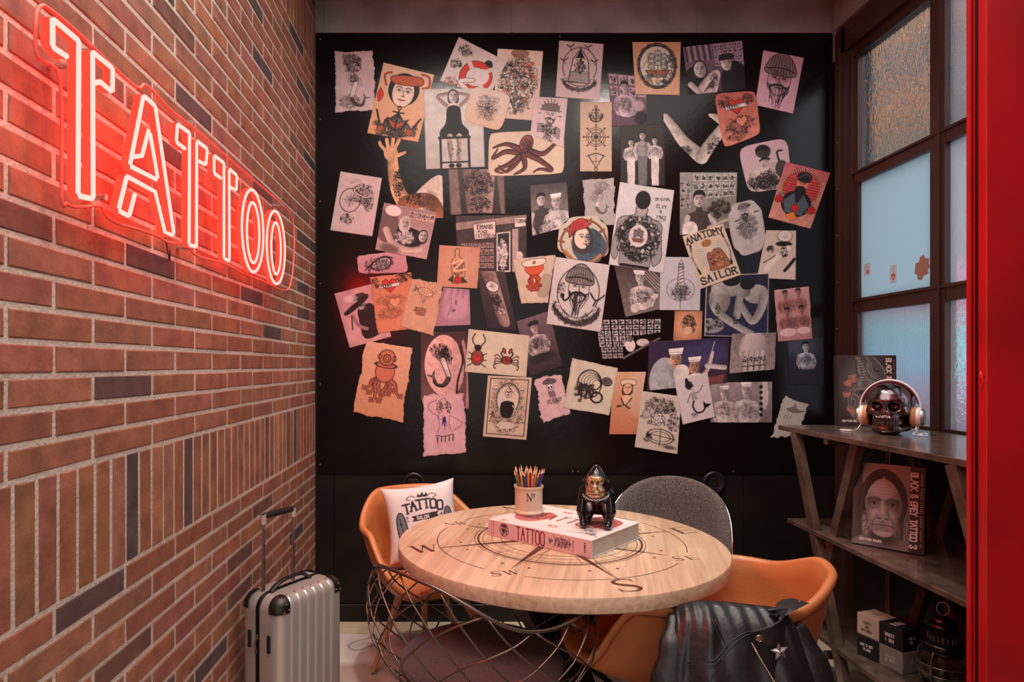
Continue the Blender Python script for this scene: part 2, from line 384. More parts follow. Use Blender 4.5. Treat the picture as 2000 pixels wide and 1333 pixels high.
# the big board carrying the prints
BX0, BX1, BZ0, BZ1 = -.777, 2.072, .808, 3.222; YB = ZB-.012
b = MB(); b.rbox((BX0, YB, BZ0), (BX1, ZB-.001, BZ1), .003, 2)
board = empty('display_board', (.65, ZB, BZ0), 'huge black display board covered in tattoo prints on the back wall', 'board')
b.build('panel', M['black_board'], board)
def screws(pts, r, name, parent, axis='y', d=.003):
    for p in pts:
        b = MB(); n = 10
        vs = []
        for (rr, dd) in ((r, 0), (r, d*.5), (r*.6, d), (.0001, d)):
            for k in range(n):
                a = 2*PI*k/n; c, s_ = rr*math.cos(a), rr*math.sin(a)
                vs.append((p[0]+c, p[1]-dd, p[2]+s_) if axis == 'y' else (p[0]-dd, p[1]+c, p[2]+s_))
        b.add(vs, [(i*n+k, i*n+(k+1) % n, (i+1)*n+(k+1) % n, (i+1)*n+k) for i in range(3) for k in range(n)])
        b.build(name, M['bolt'], parent, smooth=True)
screws([(-.762, YB, z) for z in (3.19, 2.75, 2.3, 1.85, 1.3, .86)]+[(.62, YB, .822), (.65, YB, .822), (.55, YB, 3.205), (1.5, YB, .822), (2.05, YB, 3.19)], .005, 'screw', board)

# right wall: low dark panel, tall glazed frame above
SILL = 1.125
b = MB(); b.box((XR, 1.1, 0), (XR+.1, ZB, SILL)); b.box((XR+.0, 1.1, 3.12), (XR+.1, ZB, ZC)); b.box((XR, 3.37, SILL), (XR+.1, ZB, 3.12)); b.box((XR, YN, 0), (XR+.1, 1.1, ZC))
struct(b.build('wall_right', M['black_steel']))
ZY = [3.370, 3.315, 2.79, 2.705, 2.10, 2.015, 1.42, 1.335, 1.1]      # stile / pane boundaries along depth
ZH = [SILL, 1.680, 1.752, 2.354, 2.420, 3.020]                        # rail heights
b = MB()
b.box((XR-.02, 1.1, 3.02), (XR+.03, 3.40, 3.075)); b.box((XR-.045, 1.1, 3.075), (XR+.03, 3.43, 3.20)); b.box((XR-.03, 1.1, 3.13), (XR+.02, 3.43, 3.145))
b.box((XR-.045, 3.37, 0), (XR+.03, 3.46, 3.20)); b.box((XR-.03, 3.335, SILL), (XR+.03, 3.38, 3.07)); b.box((XR-.06, 3.40, SILL), (XR-.02, 3.42, 3.2))
b.box((XR-.015, 3.305, SILL), (XR+.03, 3.34, 3.03))
for (a, c) in ((2.79, 2.705), (2.10, 2.015), (1.42, 1.335)):
    b.box((XR-.0215, c, SILL-.02), (XR+.0305, a, 3.05)); b.box((XR-.03, c+.02, SILL-.02), (XR-.018, c+.032, 3.05))
for (a, c) in ((1.680, 1.752), (2.354, 2.420)):
    b.box((XR-.0185, 1.1, a), (XR+.029, 3.33, c)); b.box((XR-.028, 1.1, c-.016), (XR-.018, 3.33, c-.008))
b.box((XR-.02, 1.1, SILL-.045), (XR+.03, 3.33, SILL+.006))
win = struct(b.build('window_1', M['frame_brown']))
for y in (3.42,):
    screws([(XR-.06, y-.01, z) for z in (1.35, 1.6, 1.85, 2.1, 2.35, 2.6, 2.85, 3.0)], .004, 'bolt', win, 'x')
screws([(XR-.045, y, 3.14) for y in (3.3, 3.0, 2.7, 2.4)], .004, 'bolt', win, 'x')
GL = {
 'hammered': glassmat('hammered_glass', (.95, .95, .95), .06, bump=.8, scale=(60, 52, 20), bs=1.0),
 'frosted': glassmat('frosted_glass', (.86, .95, 1), .6, transl=.9, tcol=rgb(215, 228, 230)),
 'reeded': glassmat('reeded_glass', (.97, .98, 1), .05, bump=.25, scale=(1, 1, 1), bs=48, kind='wave', transl=.10, tcol=(.9, .93, 1)),
 'diamond': glassmat('diamond_glass', (.97, .98, 1), .05, bump=.8, scale=(1, 1, 1), bs=28, kind='vor', transl=.35, tcol=(.85, .9, .95)),
 'crackle': glassmat('crackle_glass', (1, .98, .97), .03, bump=1, scale=(1, 1, .7), bs=60, kind='noise', transl=.15),
}
kinds = [['reeded', 'frosted', 'hammered'], ['crackle', 'diamond', 'reeded'], ['frosted', 'reeded', 'crackle'], ['diamond', 'hammered', 'frosted']]
bays = [(2.79, 3.305), (2.10, 2.705), (1.42, 2.015), (1.1, 1.335)]; hs = [(SILL, 1.68), (1.752, 2.354), (2.42, 3.02)]
for (y0, y1), ks in zip(bays, kinds):
    for (z0, z1), k in zip(hs, ks):
        b = MB(); b.box((XR+.002, y0, z0), (XR+.006, y1, z1)); b.build('pane', GL[k], win)

# street outside the window, seen through textured glass
def outside():
    b = MB(); b.box((XR+.1, -6, -.06), (12, 22, -.01)); struct(b.build('trim_4', mat('pavement', rgb(150, 146, 150), .8)))
    root = empty('street_building', (7, 9, 0), 'blurred building front seen through the window glass', 'building')
    def slab(name, z0, z1, c, x=6.5, e=None):
        b = MB(); b.box((x, 1, z0), (x+.4, 24, z1)); b.build(name, mat(name, c, .8), root)
    slab('facade', 0, 9, rgb(110, 90, 74), 6.9)
    slab('awning', 2.05, 2.75, rgb(196, 84, 124), 6.5); slab('shop_sign', 1.62, 2.05, rgb(96, 200, 196), 6.6); slab('window_band', .5, .93, rgb(96, 92, 160), 6.7)
    slab('kerb_rail', .93, 1.02, rgb(250, 150, 84), 6.4); slab('lower_wall', 1.16, 1.62, rgb(120, 190, 216), 6.7); slab('plinth', 1.02, 1.16, rgb(120, 100, 170), 6.7)
    for k, (z0, z1, c) in enumerate(((5.1, 5.35, rgb(190, 120, 76)), (6.1, 6.35, rgb(196, 124, 76)), (5.45, 6.0, rgb(78, 78, 76)), (4.3, 4.9, rgb(96, 84, 72)))): slab('cornice', z0, z1, c, 6.6)
outside()
# ---------------------------------------------------------------- drawing toolkit for printed surfaces (stored as vertex colour of a fine sheet)
INK = rgb(26, 18, 20); RED = rgb(196, 48, 36); BRN = rgb(130, 80, 56); DK = rgb(20, 14, 16); MID = rgb(104, 88, 88); LT = rgb(214, 200, 196); SEP = rgb(196, 158, 128); BOARD = rgb(20, 14, 14)
class Cv:
    def __init__(s, nx, ny, base, seed=1):
        s.nx, s.ny = nx, ny; s.A = 100.0*(ny-1)/(nx-1); s.r = random.Random(seed); s.nr = np.random.RandomState(seed)
        x = np.linspace(0, 100, nx); y = np.linspace(0, s.A, ny); s.X, s.Y = np.meshgrid(x, y)
        s.I = np.zeros((ny, nx, 3)); s.I[:] = base; s.px = 100.0/(nx-1)
    def blend(s, a, col, box=None):
        if box is None: s.I = s.I*(1-a[..., None])+np.array(col)*a[..., None]
        else:
            j0, j1, i0, i1 = box; T = s.I[j0:j1, i0:i1]; s.I[j0:j1, i0:i1] = T*(1-a[..., None])+np.array(col)*a[..., None]
    def bb(s, x0, x1, y0, y1):
        i0 = max(0, int(x0/s.px)-1); i1 = min(s.nx, int(x1/s.px)+3); j0 = max(0, int(y0/s.px)-1); j1 = min(s.ny, int(y1/s.px)+3)
        return (j0, j1, i0, i1) if (i1 > i0 and j1 > j0) else None
    def seg(s, p, q, w, col, a=1):
        m = w/2+s.px; B = s.bb(min(p[0], q[0])-m, max(p[0], q[0])+m, min(p[1], q[1])-m, max(p[1], q[1])+m)
        if B is None: return
        j0, j1, i0, i1 = B; X = s.X[j0:j1, i0:i1]; Y = s.Y[j0:j1, i0:i1]; dx, dy = q[0]-p[0], q[1]-p[1]; L = dx*dx+dy*dy+1e-9
        t = np.clip(((X-p[0])*dx+(Y-p[1])*dy)/L, 0, 1); d = np.hypot(X-p[0]-t*dx, Y-p[1]-t*dy)
        s.blend(np.clip((w/2-d)/s.px+.5, 0, 1)*a*min(1, w/s.px*1.1), col, B)
    def line(s, pts, w=1.2, col=INK, a=1, sm=True, close=False):
        if sm and len(pts) > 2: pts = [(p.x, p.y) for p in cr([(x, y, 0) for x, y in pts], 5, close)]; 
        if close: pts = list(pts)+[pts[0]]
        for p, q in zip(pts, pts[1:]): s.seg(p, q, w, col, a)
    def ell(s, x, y, rx, ry=None, col=INK, a=1, rot=0, w=0, soft=0):
        ry = ry or rx; R = max(rx, ry)+w+soft+1; B = s.bb(x-R, x+R, y-R, y+R)
        if B is None: return
        j0, j1, i0, i1 = B; X = s.X[j0:j1, i0:i1]-x; Y = s.Y[j0:j1, i0:i1]-y; c, n = math.cos(rot), math.sin(rot)
        u, v = X*c+Y*n, -X*n+Y*c; k = np.sqrt((u/rx)**2+(v/ry)**2); d = (k-1)*min(rx, ry)
        if w: al = np.clip((w/2-abs(d))/s.px+.5, 0, 1)*min(1, w/s.px*1.1)
        elif soft: al = np.clip(.5-d/(2*soft), 0, 1)
        else: al = np.clip(.5-d/s.px, 0, 1)
        s.blend(al*a, col, B)
    def poly(s, pts, col, a=1, sm=False, w=0, lc=INK):
        if sm: pts = [(p.x, p.y) for p in cr([(x, y, 0) for x, y in pts], 5, True)]
        ins = np.zeros(s.X.shape, bool); n = len(pts)
        for i in range(n):
            (x0, y0), (x1, y1) = pts[i], pts[(i+1) % n]
            if y0 == y1: continue
            c = ((y0 > s.Y) != (y1 > s.Y)) & (s.X < (x1-x0)*(s.Y-y0)/(y1-y0)+x0); ins ^= c
        s.blend(ins*float(a), col)
        if w: s.line(pts, w, lc, sm=False, close=True)
    def noise(s, amp, cells=6, col=None):
        g = s.nr.rand(int(cells*s.A/100)+3, cells+3); fy = s.Y/s.A*(g.shape[0]-1.001); fx = s.X/100*(g.shape[1]-1.001)
        iy, ix = fy.astype(int), fx.astype(int); ty, tx = fy-iy, fx-ix; ty, tx = ty*ty*(3-2*ty), tx*tx*(3-2*tx)
        v = g[iy, ix]*(1-ty)*(1-tx)+g[iy+1, ix]*ty*(1-tx)+g[iy, ix+1]*(1-ty)*tx+g[iy+1, ix+1]*ty*tx
        if col is None: s.I *= (1+amp*(v-.5)*2)[..., None]
        else: s.blend(np.clip((v-.5)*2*amp, 0, 1), col)
        return v
    def grain(s, amp): s.I *= (1+amp*(s.nr.rand(s.ny, s.nx)-.5)*2)[..., None]
    def edge(s, col, w, a):
        d = np.minimum(np.minimum(s.X, 100-s.X), np.minimum(s.Y, s.A-s.Y)); s.blend(np.clip(1-d/w, 0, 1)**1.6*a, col)
    def curls(s, x, y, rx, ry, n, w=1, col=INK, a=.9, sc=.28):
        w *= .68; n = int(n*1.9)+1; s.ell(x, y, rx*.85, ry*.85, col, .3, soft=min(rx, ry)*.25)
        for _ in range(n):
            t, q = s.r.uniform(0, 2*PI), math.sqrt(s.r.random()); cx_, cy_ = x+rx*q*math.cos(t), y+ry*q*math.sin(t)
            R = min(rx, ry)*s.r.uniform(.4, 1)*sc; a0 = s.r.uniform(0, 6.3); k = s.r.uniform(3, 6.5)*s.r.choice((-1, 1))
            s.line([(cx_+R*(1-i/8)*math.cos(a0+k*i/7), cy_+R*(1-i/8)*math.sin(a0+k*i/7)) for i in range(8)], w, col, a, sm=False)
    def limb(s, pts, w0, w1, col, dark=.5, sm=True):
        if sm and len(pts) > 2: pts = [(p.x, p.y) for p in cr([(x, y, 0) for x, y in pts], 6)]
        N = len(pts)-1; col = np.array(col)
        for i in range(N):
            p, q = pts[i], pts[i+1]; w = w0+(w1-w0)*i/max(N, 1); m = w/2+s.px; B = s.bb(min(p[0], q[0])-m, max(p[0], q[0])+m, min(p[1], q[1])-m, max(p[1], q[1])+m)
            if B is None: continue
            j0, j1, i0, i1 = B; X = s.X[j0:j1, i0:i1]; Y = s.Y[j0:j1, i0:i1]; dx, dy = q[0]-p[0], q[1]-p[1]; L = math.hypot(dx, dy)+1e-6
            t = np.clip(((X-p[0])*dx+(Y-p[1])*dy)/L**2, 0, 1); d = np.hypot(X-p[0]-t*dx, Y-p[1]-t*dy); sg = ((X-p[0])*dy-(Y-p[1])*dx)/L/(w/2)
            if dx < 0 or (abs(dx) < .3*abs(dy) and dy > 0): sg = -sg
            sh = 1-dark*np.clip(sg*.5+.5, 0, 1)**1.3*1.0-dark*.35*np.clip(abs(sg)-.6, 0, 1); a = np.clip((w/2-d)/s.px+.5, 0, 1)[..., None]
            T = s.I[j0:j1, i0:i1]; s.I[j0:j1, i0:i1] = T*(1-a)+col*np.clip(sh, .15, 1.1)[..., None]*a
    def ball(s, x, y, rx, ry, col, dark=.5, rot=0):
        B = s.bb(x-max(rx, ry)-1, x+max(rx, ry)+1, y-max(rx, ry)-1, y+max(rx, ry)+1)
        if B is None: return
        j0, j1, i0, i1 = B; X = s.X[j0:j1, i0:i1]-x; Y = s.Y[j0:j1, i0:i1]-y; c, n = math.cos(rot), math.sin(rot); u, v = (X*c+Y*n)/rx, (-X*n+Y*c)/ry; k = np.hypot(u, v)
        a = np.clip((1-k)*min(rx, ry)/s.px+.5, 0, 1)[..., None]; sh = 1-dark*np.clip(.5+.45*u+.25*v, 0, 1)**1.4-dark*.3*np.clip(k-.7, 0, 1); T = s.I[j0:j1, i0:i1]; s.I[j0:j1, i0:i1] = T*(1-a)+np.array(col)*sh[..., None]*a
    def soft(s, pts, w, col, a=.5):
        for p in cr([(x, y, 0) for x, y in pts], 6): s.ell(p.x, p.y, w, w, col, a*.45, soft=w*.7)
    def blots(s, x, y, rx, ry, n, r, cols, a=.7):
        for _ in range(n):
            t, q = s.r.uniform(0, 2*PI), math.sqrt(s.r.random())
            s.ell(x+rx*q*math.cos(t), y+ry*q*math.sin(t), r*s.r.uniform(.5, 1.3), r*s.r.uniform(.4, 1.1), s.r.choice(cols), a, s.r.uniform(0, 3))
    def text(s, t, x, y, h, w=1.2, col=INK, sp=1.0, rot=0, asp=.62, serif=0):
        cw = h*asp; X0 = x; c, n = math.cos(rot), math.sin(rot)
        for ch in t:
            for st in GLYPH.get(ch.upper(), ''). split():
                pts = [((int(st[k])/4*cw), -(int(st[k+1])/6*h)) for k in range(0, len(st)-1, 2)]
                P_ = [(X0+px*c-py*n, y+px*n+py*c) for px, py in pts]
                s.line(P_, w, col, sm=False)
                if serif:
                    for q in (P_[0], P_[-1]): s.seg((q[0]-serif*c, q[1]-serif*n), (q[0]+serif*c, q[1]+serif*n), w*.7, col)
            X0 += (cw+h*.2*sp)*c; y += (cw+h*.2*sp)*n
GLYPH = {'A': '002640 1333', 'B': '0006 063645344333 0333 333241402000 0040', 'C': '41302010 01051636 1001 3645 4130', 'D': '0006 062645413000', 'E': '40000646 0333', 'F': '000646 0333', 'G': '453616050110304143 4323',
 'H': '0006 4046 0343', 'I': '2026', 'J': '4641301001', 'K': '0006 460340', 'L': '060040', 'M': '0006234640', 'N': '00064046', 'O': '100105163645413010', 'P': '0006364534 340303', 'Q': '100105163645413010 2240', 'R': '000636453403 2340',
 'S': '453616050413334241301001', 'T': '2026 0646', 'U': '060110304146', 'V': '062046', 'W': '0610233046', 'X': '0046 4006', 'Y': '062346 2320', 'Z': '06460040', '&': '41160526362402013041', '1': '1526 2620', '2': '05163645440040', '3': '051636453423 23324130100 1'.replace(' 1', '1'),
 '4': '3036 360242', '5': '46060343413001', '7': '064620', '9': '4110 413645161504 0444', '!': '2622 2120', '?': '0516364533 3322 2120', ',': '2110', '-': '1333', '.': '2021', '\'': '2625', '8': '133345361605 13', '0': '100105163645413010', '/': '0046'}
# ---- motifs: drawn generically in the manner of old tattoo sheets and photographs
def m_face(c, x, y, s, hat=None, beard=0, hair=None, photo=0, col=INK, skin=None, lips=None, turn=0, w=None):
    w = w or max(.55, s*.032); sk = skin or (LT if photo else None)
    if hair: c.ell(x, y-s*.1, s*.62, s*.78, hair, 1); 
    if hair and hat != 'short': c.ell(x, y+s*.3, s*.66, s*.7, hair, .9)
    if sk is not None: (c.ball(x, y, s*.5, s*.68, sk, .45) if photo else c.ell(x, y, s*.5, s*.68, sk, 1))
    if photo: c.ell(x+s*.32, y+s*.05, s*.2, s*.55, MID, .6, soft=s*.12); c.ell(x, y-s*.5, s*.45, s*.3, MID, .35, soft=s*.1)
    else: c.ell(x, y, s*.5, s*.68, col, .9, w=w)
    t = turn*s*.12
    for k in (-1, 1):
        c.ell(x+t+k*s*.2, y-s*.1, s*.15, s*.1, MID, .5, soft=s*.06); c.ell(x+t+k*s*.2, y-s*.08, s*.075, s*.042, col, .9); c.line([(x+t+k*s*.08, y-s*.2), (x+t+k*s*.22, y-s*.26), (x+t+k*s*.36, y-s*.19)], w*1.2, col)
    c.line([(x+t, y-s*.12), (x+t+s*.02, y+s*.1), (x+t+s*.08, y+s*.17), (x+t-s*.06, y+s*.18)], w, col, .9)
    c.line([(x+t-s*.15, y+s*.33), (x+t-s*.05, y+s*.345), (x+t+s*.05, y+s*.345), (x+t+s*.15, y+s*.33)], w*1.5, lips or col); c.ell(x+t, y+s*.37, s*.08, s*.03, lips or MID, .7)
    if beard:
        for i in range(int(26*beard)):
            a = c.r.uniform(-1, 1); L = s*(.4+.75*beard*(1-a*a))*c.r.uniform(.6, 1.05); x0 = x+a*s*.5; y0 = y+s*(.18+.2*(1-abs(a)))
            c.line([(x0, y0), (x0*.9+x*.1+c.r.uniform(-1, 1)*s*.08, y0+L*.55), (x+a*s*.32+c.r.uniform(-1, 1)*s*.1, y0+L)], w*.9, col, .85)
        c.line([(x-s*.36, y+s*.34), (x-s*.12, y+s*.22), (x, y+s*.26), (x+s*.12, y+s*.22), (x+s*.36, y+s*.34)], w*2.6, col)
    if hat == 'beanie':
        c.poly([(x-s*.6, y-s*.22), (x-s*.58, y-s*.7), (x-s*.2, y-s*1.12), (x+s*.2, y-s*1.12), (x+s*.58, y-s*.7), (x+s*.6, y-s*.22)], lips or MID, .8, True, w, col)
        for k in range(9): c.line([(x+(k-4)*s*.13, y-s*.3), (x+(k-4)*s*.1, y-s*1.0)], w*.9, col, .8)
        c.line([(x-s*.6, y-s*.42), (x, y-s*.52), (x+s*.6, y-s*.42)], w*1.5, col)
    if hat == 'cap':
        c.poly([(x-s*.75, y-s*.5), (x-s*.5, y-s*.95), (x+s*.5, y-s*1.0), (x+s*.8, y-s*.6), (x+s*.5, y-s*.4), (x-s*.5, y-s*.38)], DK if photo else MID, .95, True, w, col)
    if hat == 'white':
        c.poly([(x-s*.55, y-s*.45), (x-s*.65, y-s*.95), (x+s*.65, y-s*1.0), (x+s*.55, y-s*.45)], rgb(236, 226, 222), 1, False, w, col); c.line([(x-s*.55, y-s*.62), (x+s*.55, y-s*.62)], w, col)
    if hat == 'turban':
        c.ell(x, y-s*.62, s*.66, s*.48, DK, 1); c.line([(x-s*.5, y-s*.4), (x+s*.1, y-s*.9), (x+s*.6, y-s*.6)], w*1.4, MID)
    if hat == 'short': c.poly([(x-s*.54, y-s*.12), (x-s*.5, y-s*.7), (x, y-s*.92), (x+s*.5, y-s*.7), (x+s*.54, y-s*.12), (x+s*.3, y-s*.42), (x-s*.3, y-s*.42)], hair or DK, 1, True)
def m_man(c, x, y, s, tat=30, hat='short', shirt=None, back=False, arms=1, skin=None, col=DK):
    """bare chested or shirted figure photo, y is the chin"""
    sk = skin or LT; b = shirt or sk
    c.poly([(x-s*.22, y-s*.1), (x+s*.22, y-s*.1), (x+s*.3, y+s*.25), (x+s*.95, y+s*.5), (x+s*1.05, y+s*1.3), (x+s*.7, y+s*2.6), (x-s*.7, y+s*2.6), (x-s*1.05, y+s*1.3), (x-s*.95, y+s*.5), (x-s*.3, y+s*.25)], b, 1, True)
    if arms:
        for k in (-1, 1):
            c.limb([(x+k*s*.95, y+s*.7), (x+k*s*1.2, y+s*1.6), (x+k*s*.9, y+s*2.4)], s*.46, s*.36, sk); c.line([(x+k*s*.78, y+s*1.0), (x+k*s*.85, y+s*1.8)], s*.06, MID, .8)
            if tat: c.curls(x+k*s*1.1, y+s*1.5, s*.25, s*.7, int(tat*.4), s*.045, col)
    c.ell(x+s*.55, y+s*1.4, s*.3, s*1.1, rgb(60, 48, 48), .5, soft=s*.22); c.ell(x-s*.8, y+s*1.5, s*.12, s*.8, rgb(60, 48, 48), .4, soft=s*.1); c.soft([(x-s*.5, y+s*.95), (x-s*.1, y+s*1.05), (x, y+s*.9), (x+s*.1, y+s*1.05), (x+s*.55, y+s*.95)], s*.05, rgb(60, 48, 48), .7); c.soft([(x, y+s*.5), (x, y+s*2.4)], s*.04, rgb(60, 48, 48), .5); c.ell(x, y+s*.12, s*.2, s*.14, rgb(60, 48, 48), .6, soft=s*.08)
    if tat: c.curls(x, y+s*1.3, s*.72, s*.85, tat, s*.05, col, .85, .34); c.blots(x, y+s*1.2, s*.6, s*.7, tat//3, s*.09, [MID, col])
    if back:
        c.ell(x, y-s*.55, s*.42, s*.6, sk, 1); c.ell(x, y-s*.72, s*.46, s*.52, col, 1); c.line([(x, y+s*.5), (x, y+s*2.4)], s*.05, MID, .7)
    else: m_face(c, x, y-s*.6, s*.85, hat, photo=1, hair=None, skin=sk, col=col)
def m_octo(c, x, y, s, col=INK, fill=None, head=True, rot=0, n=8, spread=1.0):
    if fill is not None and head: c.ball(x, y-s*.35, s*.42, s*.55, fill, .45)
    if head: c.ell(x, y-s*.35, s*.42, s*.55, col, 1, w=s*.05); c.ell(x-s*.14, y-s*.1, s*.07, s*.07, col); c.ell(x+s*.14, y-s*.1, s*.07, s*.07, col); c.curls(x, y-s*.5, s*.3, s*.3, 8, s*.03, col)
    for i in range(n):
        a = (i-(n-1)/2)/(n/2)*1.5*spread; L = s*c.r.uniform(.9, 1.35); k = 1 if a > 0 else -1
        pts = [(x+math.sin(a)*L*t*.8+k*math.sin(t*5)*s*.16, y+math.cos(a*.7)*L*t+math.cos(t*4+i)*s*.08) for t in [j/7 for j in range(8)]]
        e = pts[-1]; pts += [(e[0]+k*s*.14, e[1]+s*.02), (e[0]+k*s*.16, e[1]-s*.14), (e[0]+k*s*.04, e[1]-s*.12)]
        N = len(pts)
        for j in range(N-1): c.seg(pts[j], pts[j+1], s*.2*(1-j/N)+s*.05, col)
        c.limb(pts, s*.2-s*.03, s*.02, fill or MID, .55, sm=False)
        for j in range(1, N-3): c.ell(pts[j][0]+s*.04, pts[j][1], s*.025, s*.025, col)
def m_anchor(c, x, y, s, col=INK, w=None):
    w = w or s*.12; c.ell(x, y-s*.85, s*.13, s*.13, col, w=w*.7); c.line([(x, y-s*.7), (x, y+s*.8)], w, col, sm=False); c.line([(x-s*.4, y-s*.5), (x+s*.4, y-s*.5)], w*.9, col, sm=False)
    c.line([(x-s*.7, y+s*.2), (x-s*.5, y+s*.65), (x, y+s*.85), (x+s*.5, y+s*.65), (x+s*.7, y+s*.2)], w, col)
    for k in (-1, 1): c.poly([(x+k*s*.7, y-s*.02), (x+k*s*.88, y+s*.32), (x+k*s*.5, y+s*.28)], col)
def m_wheel(c, x, y, s, col=INK, n=8):
    for r in (.78, .62, .4, .15): c.ell(x, y, s*r, s*r, col, w=s*.06)
    for i in range(n):
        a = 2*PI*i/n; c.seg((x, y), (x+s*1.05*math.cos(a), y+s*1.05*math.sin(a)), s*.06, col); c.ell(x+s*1.02*math.cos(a), y+s*1.02*math.sin(a), s*.08, s*.08, col)
def m_star(c, x, y, s, col=INK, n=8, rot=0):
    for i in range(n):
        a = 2*PI*i/n+rot; L = s*(1 if i % 2 == 0 else .62); b1, b2 = a-.35, a+.35
        c.poly([(x, y), (x+s*.2*math.cos(b1), y+s*.2*math.sin(b1)), (x+L*math.cos(a), y+L*math.sin(a))], col); c.line([(x+L*math.cos(a), y+L*math.sin(a)), (x+s*.2*math.cos(b2), y+s*.2*math.sin(b2)), (x, y)], s*.04, col, sm=False)
    c.ell(x, y, s*.5, s*.5, col, w=s*.04); c.ell(x, y, s*.72, s*.72, col, w=s*.03)
def m_rose(c, x, y, s, col=INK, fill=None):
    if fill is not None: c.ell(x, y, s*.8, s*.75, fill)
    for i in range(16):
        a = i*2.4; r = s*.22*math.sqrt(i)*.95; c.line([(x+r*math.cos(a-.6), y+r*math.sin(a-.6)), (x+(r+s*.14)*math.cos(a), y+(r+s*.14)*math.sin(a)), (x+r*math.cos(a+.6), y+r*math.sin(a+.6))], s*.07, col)
    for k in (0.4, 2.6, 4.6): c.poly([(x+s*.75*math.cos(k), y+s*.75*math.sin(k)), (x+s*1.1*math.cos(k-.25), y+s*1.1*math.sin(k-.25)), (x+s*1.4*math.cos(k), y+s*1.4*math.sin(k)), (x+s*1.1*math.cos(k+.25), y+s*1.1*math.sin(k+.25))], MID, .8, False, s*.05, col)
def m_mermaid(c, x, y, s, col=INK, shade=True, w=None, flip=1):
    w = w or s*.035; m_face(c, x, y-s*.75, s*.2, hair=None, col=col, w=w*.8); c.curls(x-flip*s*.1, y-s*.75, s*.3, s*.3, 26, w, col, .9, .5)
    tail = [(x+flip*s*.02, y-s*.5), (x-flip*s*.12, y-s*.15), (x-flip*s*.22, y+s*.25), (x, y+s*.6), (x+flip*s*.32, y+s*.62), (x+flip*s*.42, y+s*.35)]
    P_ = cr([(a, b_, 0) for a, b_ in tail], 6); N = len(P_)
    for j in range(N-1): c.seg(P_[j][:2], P_[j+1][:2], s*(.3-.22*j/N), col)
    for j in range(N-1): c.seg(P_[j][:2], P_[j+1][:2], s*(.3-.22*j/N)-2*w, LT if j < N*.38 else (MID if shade else LT))
    for j in range(int(N*.4), N-2): c.line([(P_[j][0]-s*.09, P_[j][1]-s*.02), (P_[j][0], P_[j][1]+s*.04), (P_[j][0]+s*.09, P_[j][1]-s*.02)], w*.7, col)
    e = P_[-1]; c.poly([(e.x, e.y), (e.x+flip*s*.3, e.y-s*.12), (e.x+flip*s*.1, e.y-s*.1), (e.x-flip*s*.02, e.y-s*.34)], MID, .8, False, w, col)
    for k in (-1, 1): c.line([(x+k*s*.12, y-s*.48), (x+k*s*.32, y-s*.5+k*s*.15), (x+k*s*.3, y-s*.85+k*s*.2)], s*.08, col); c.line([(x+k*s*.12, y-s*.48), (x+k*s*.32, y-s*.5+k*s*.15), (x+k*s*.3, y-s*.85+k*s*.2)], s*.08-1.6*w, LT)
def m_wreath(c, x, y, rx, ry, n=26, s=5, col=INK, a0=0, a1=2*PI):
    for i in range(n):
        a = a0+(a1-a0)*i/n; px, py = x+rx*math.cos(a), y+ry*math.sin(a); c.ell(px, py, s*.9, s*.4, MID, .6, a+1.2+c.r.uniform(-.6, .6)); c.ell(px, py, s*.9, s*.42, col, .9, a+1.2+c.r.uniform(-.6, .6), w=s*.16)
        if i % 3 == 0: c.curls(px, py, s, s, 3, s*.18, col, 1, .8)
def m_skull(c, x, y, s, col=INK, fill=None):
    c.ell(x, y-s*.2, s*.55, s*.55, fill or LT, 1); c.ell(x, y-s*.2, s*.55, s*.55, col, w=s*.07); c.poly([(x-s*.3, y+s*.2), (x+s*.3, y+s*.2), (x+s*.24, y+s*.62), (x-s*.24, y+s*.62)], fill or LT, 1, False, s*.06, col)
    for k in (-1, 1): c.ell(x+k*s*.22, y-s*.12, s*.15, s*.17, col)
    c.poly([(x, y+s*.05), (x-s*.08, y+s*.2), (x+s*.08, y+s*.2)], col)
    for k in range(5): c.seg((x-s*.2+k*s*.1, y+s*.35), (x-s*.2+k*s*.1, y+s*.6), s*.04, col)
def m_ship(c, x, y, s, col=INK, sail=rgb(176, 172, 160)):
    c.poly([(x-s*.8, y+s*.35), (x+s*.75, y+s*.3), (x+s*.5, y+s*.75), (x-s*.5, y+s*.75)], BRN, 1, False, s*.05, col)
    for k, (mx, hh) in enumerate(((-.42, .8), (0, 1.0), (.4, .8))):
        c.seg((x+mx*s, y+s*.35), (x+mx*s, y-hh*s), s*.05, col)
        for j in range(3): yy = y-hh*s+s*.08+j*s*.34; c.poly([(x+mx*s-s*.16, yy), (x+mx*s+s*.14, yy), (x+mx*s+s*.22, yy+s*.26), (x+mx*s-s*.2, yy+s*.26)], sail, 1, False, s*.04, col)
    c.line([(x-s*1.0, y+s*.2), (x-s*.42, y-s*.7)], s*.03, col, sm=False)
def m_crab(c, x, y, s, col=INK, fill=RED):
    c.ell(x, y, s*.55, s*.4, fill); c.ell(x, y, s*.55, s*.4, col, w=s*.08); c.curls(x, y, s*.4, s*.3, 8, s*.05, col)
    for k in (-1, 1):
        for j in range(4):
            a = -.5+j*.42; c.line([(x+k*s*.45, y+s*.1*j-s*.05), (x+k*s*(.95+.1*j), y-s*.5+s*.35*j), (x+k*s*(1.25-.05*j), y-s*.3+s*.42*j)], s*.1, col); c.line([(x+k*s*1.0, y-s*.45+s*.35*j), (x+k*s*(1.25-.05*j), y-s*.3+s*.42*j)], s*.05, fill)
        c.line([(x+k*s*.35, y-s*.3), (x+k*s*.6, y-s*.7), (x+k*s*.3, y-s*1.05)], s*.14, col); c.ell(x+k*s*.32, y-s*.95, s*.15, s*.26, fill, 1, k*.4); c.ell(x+k*s*.32, y-s*.95, s*.15, s*.26, col, 1, k*.4, w=s*.07)
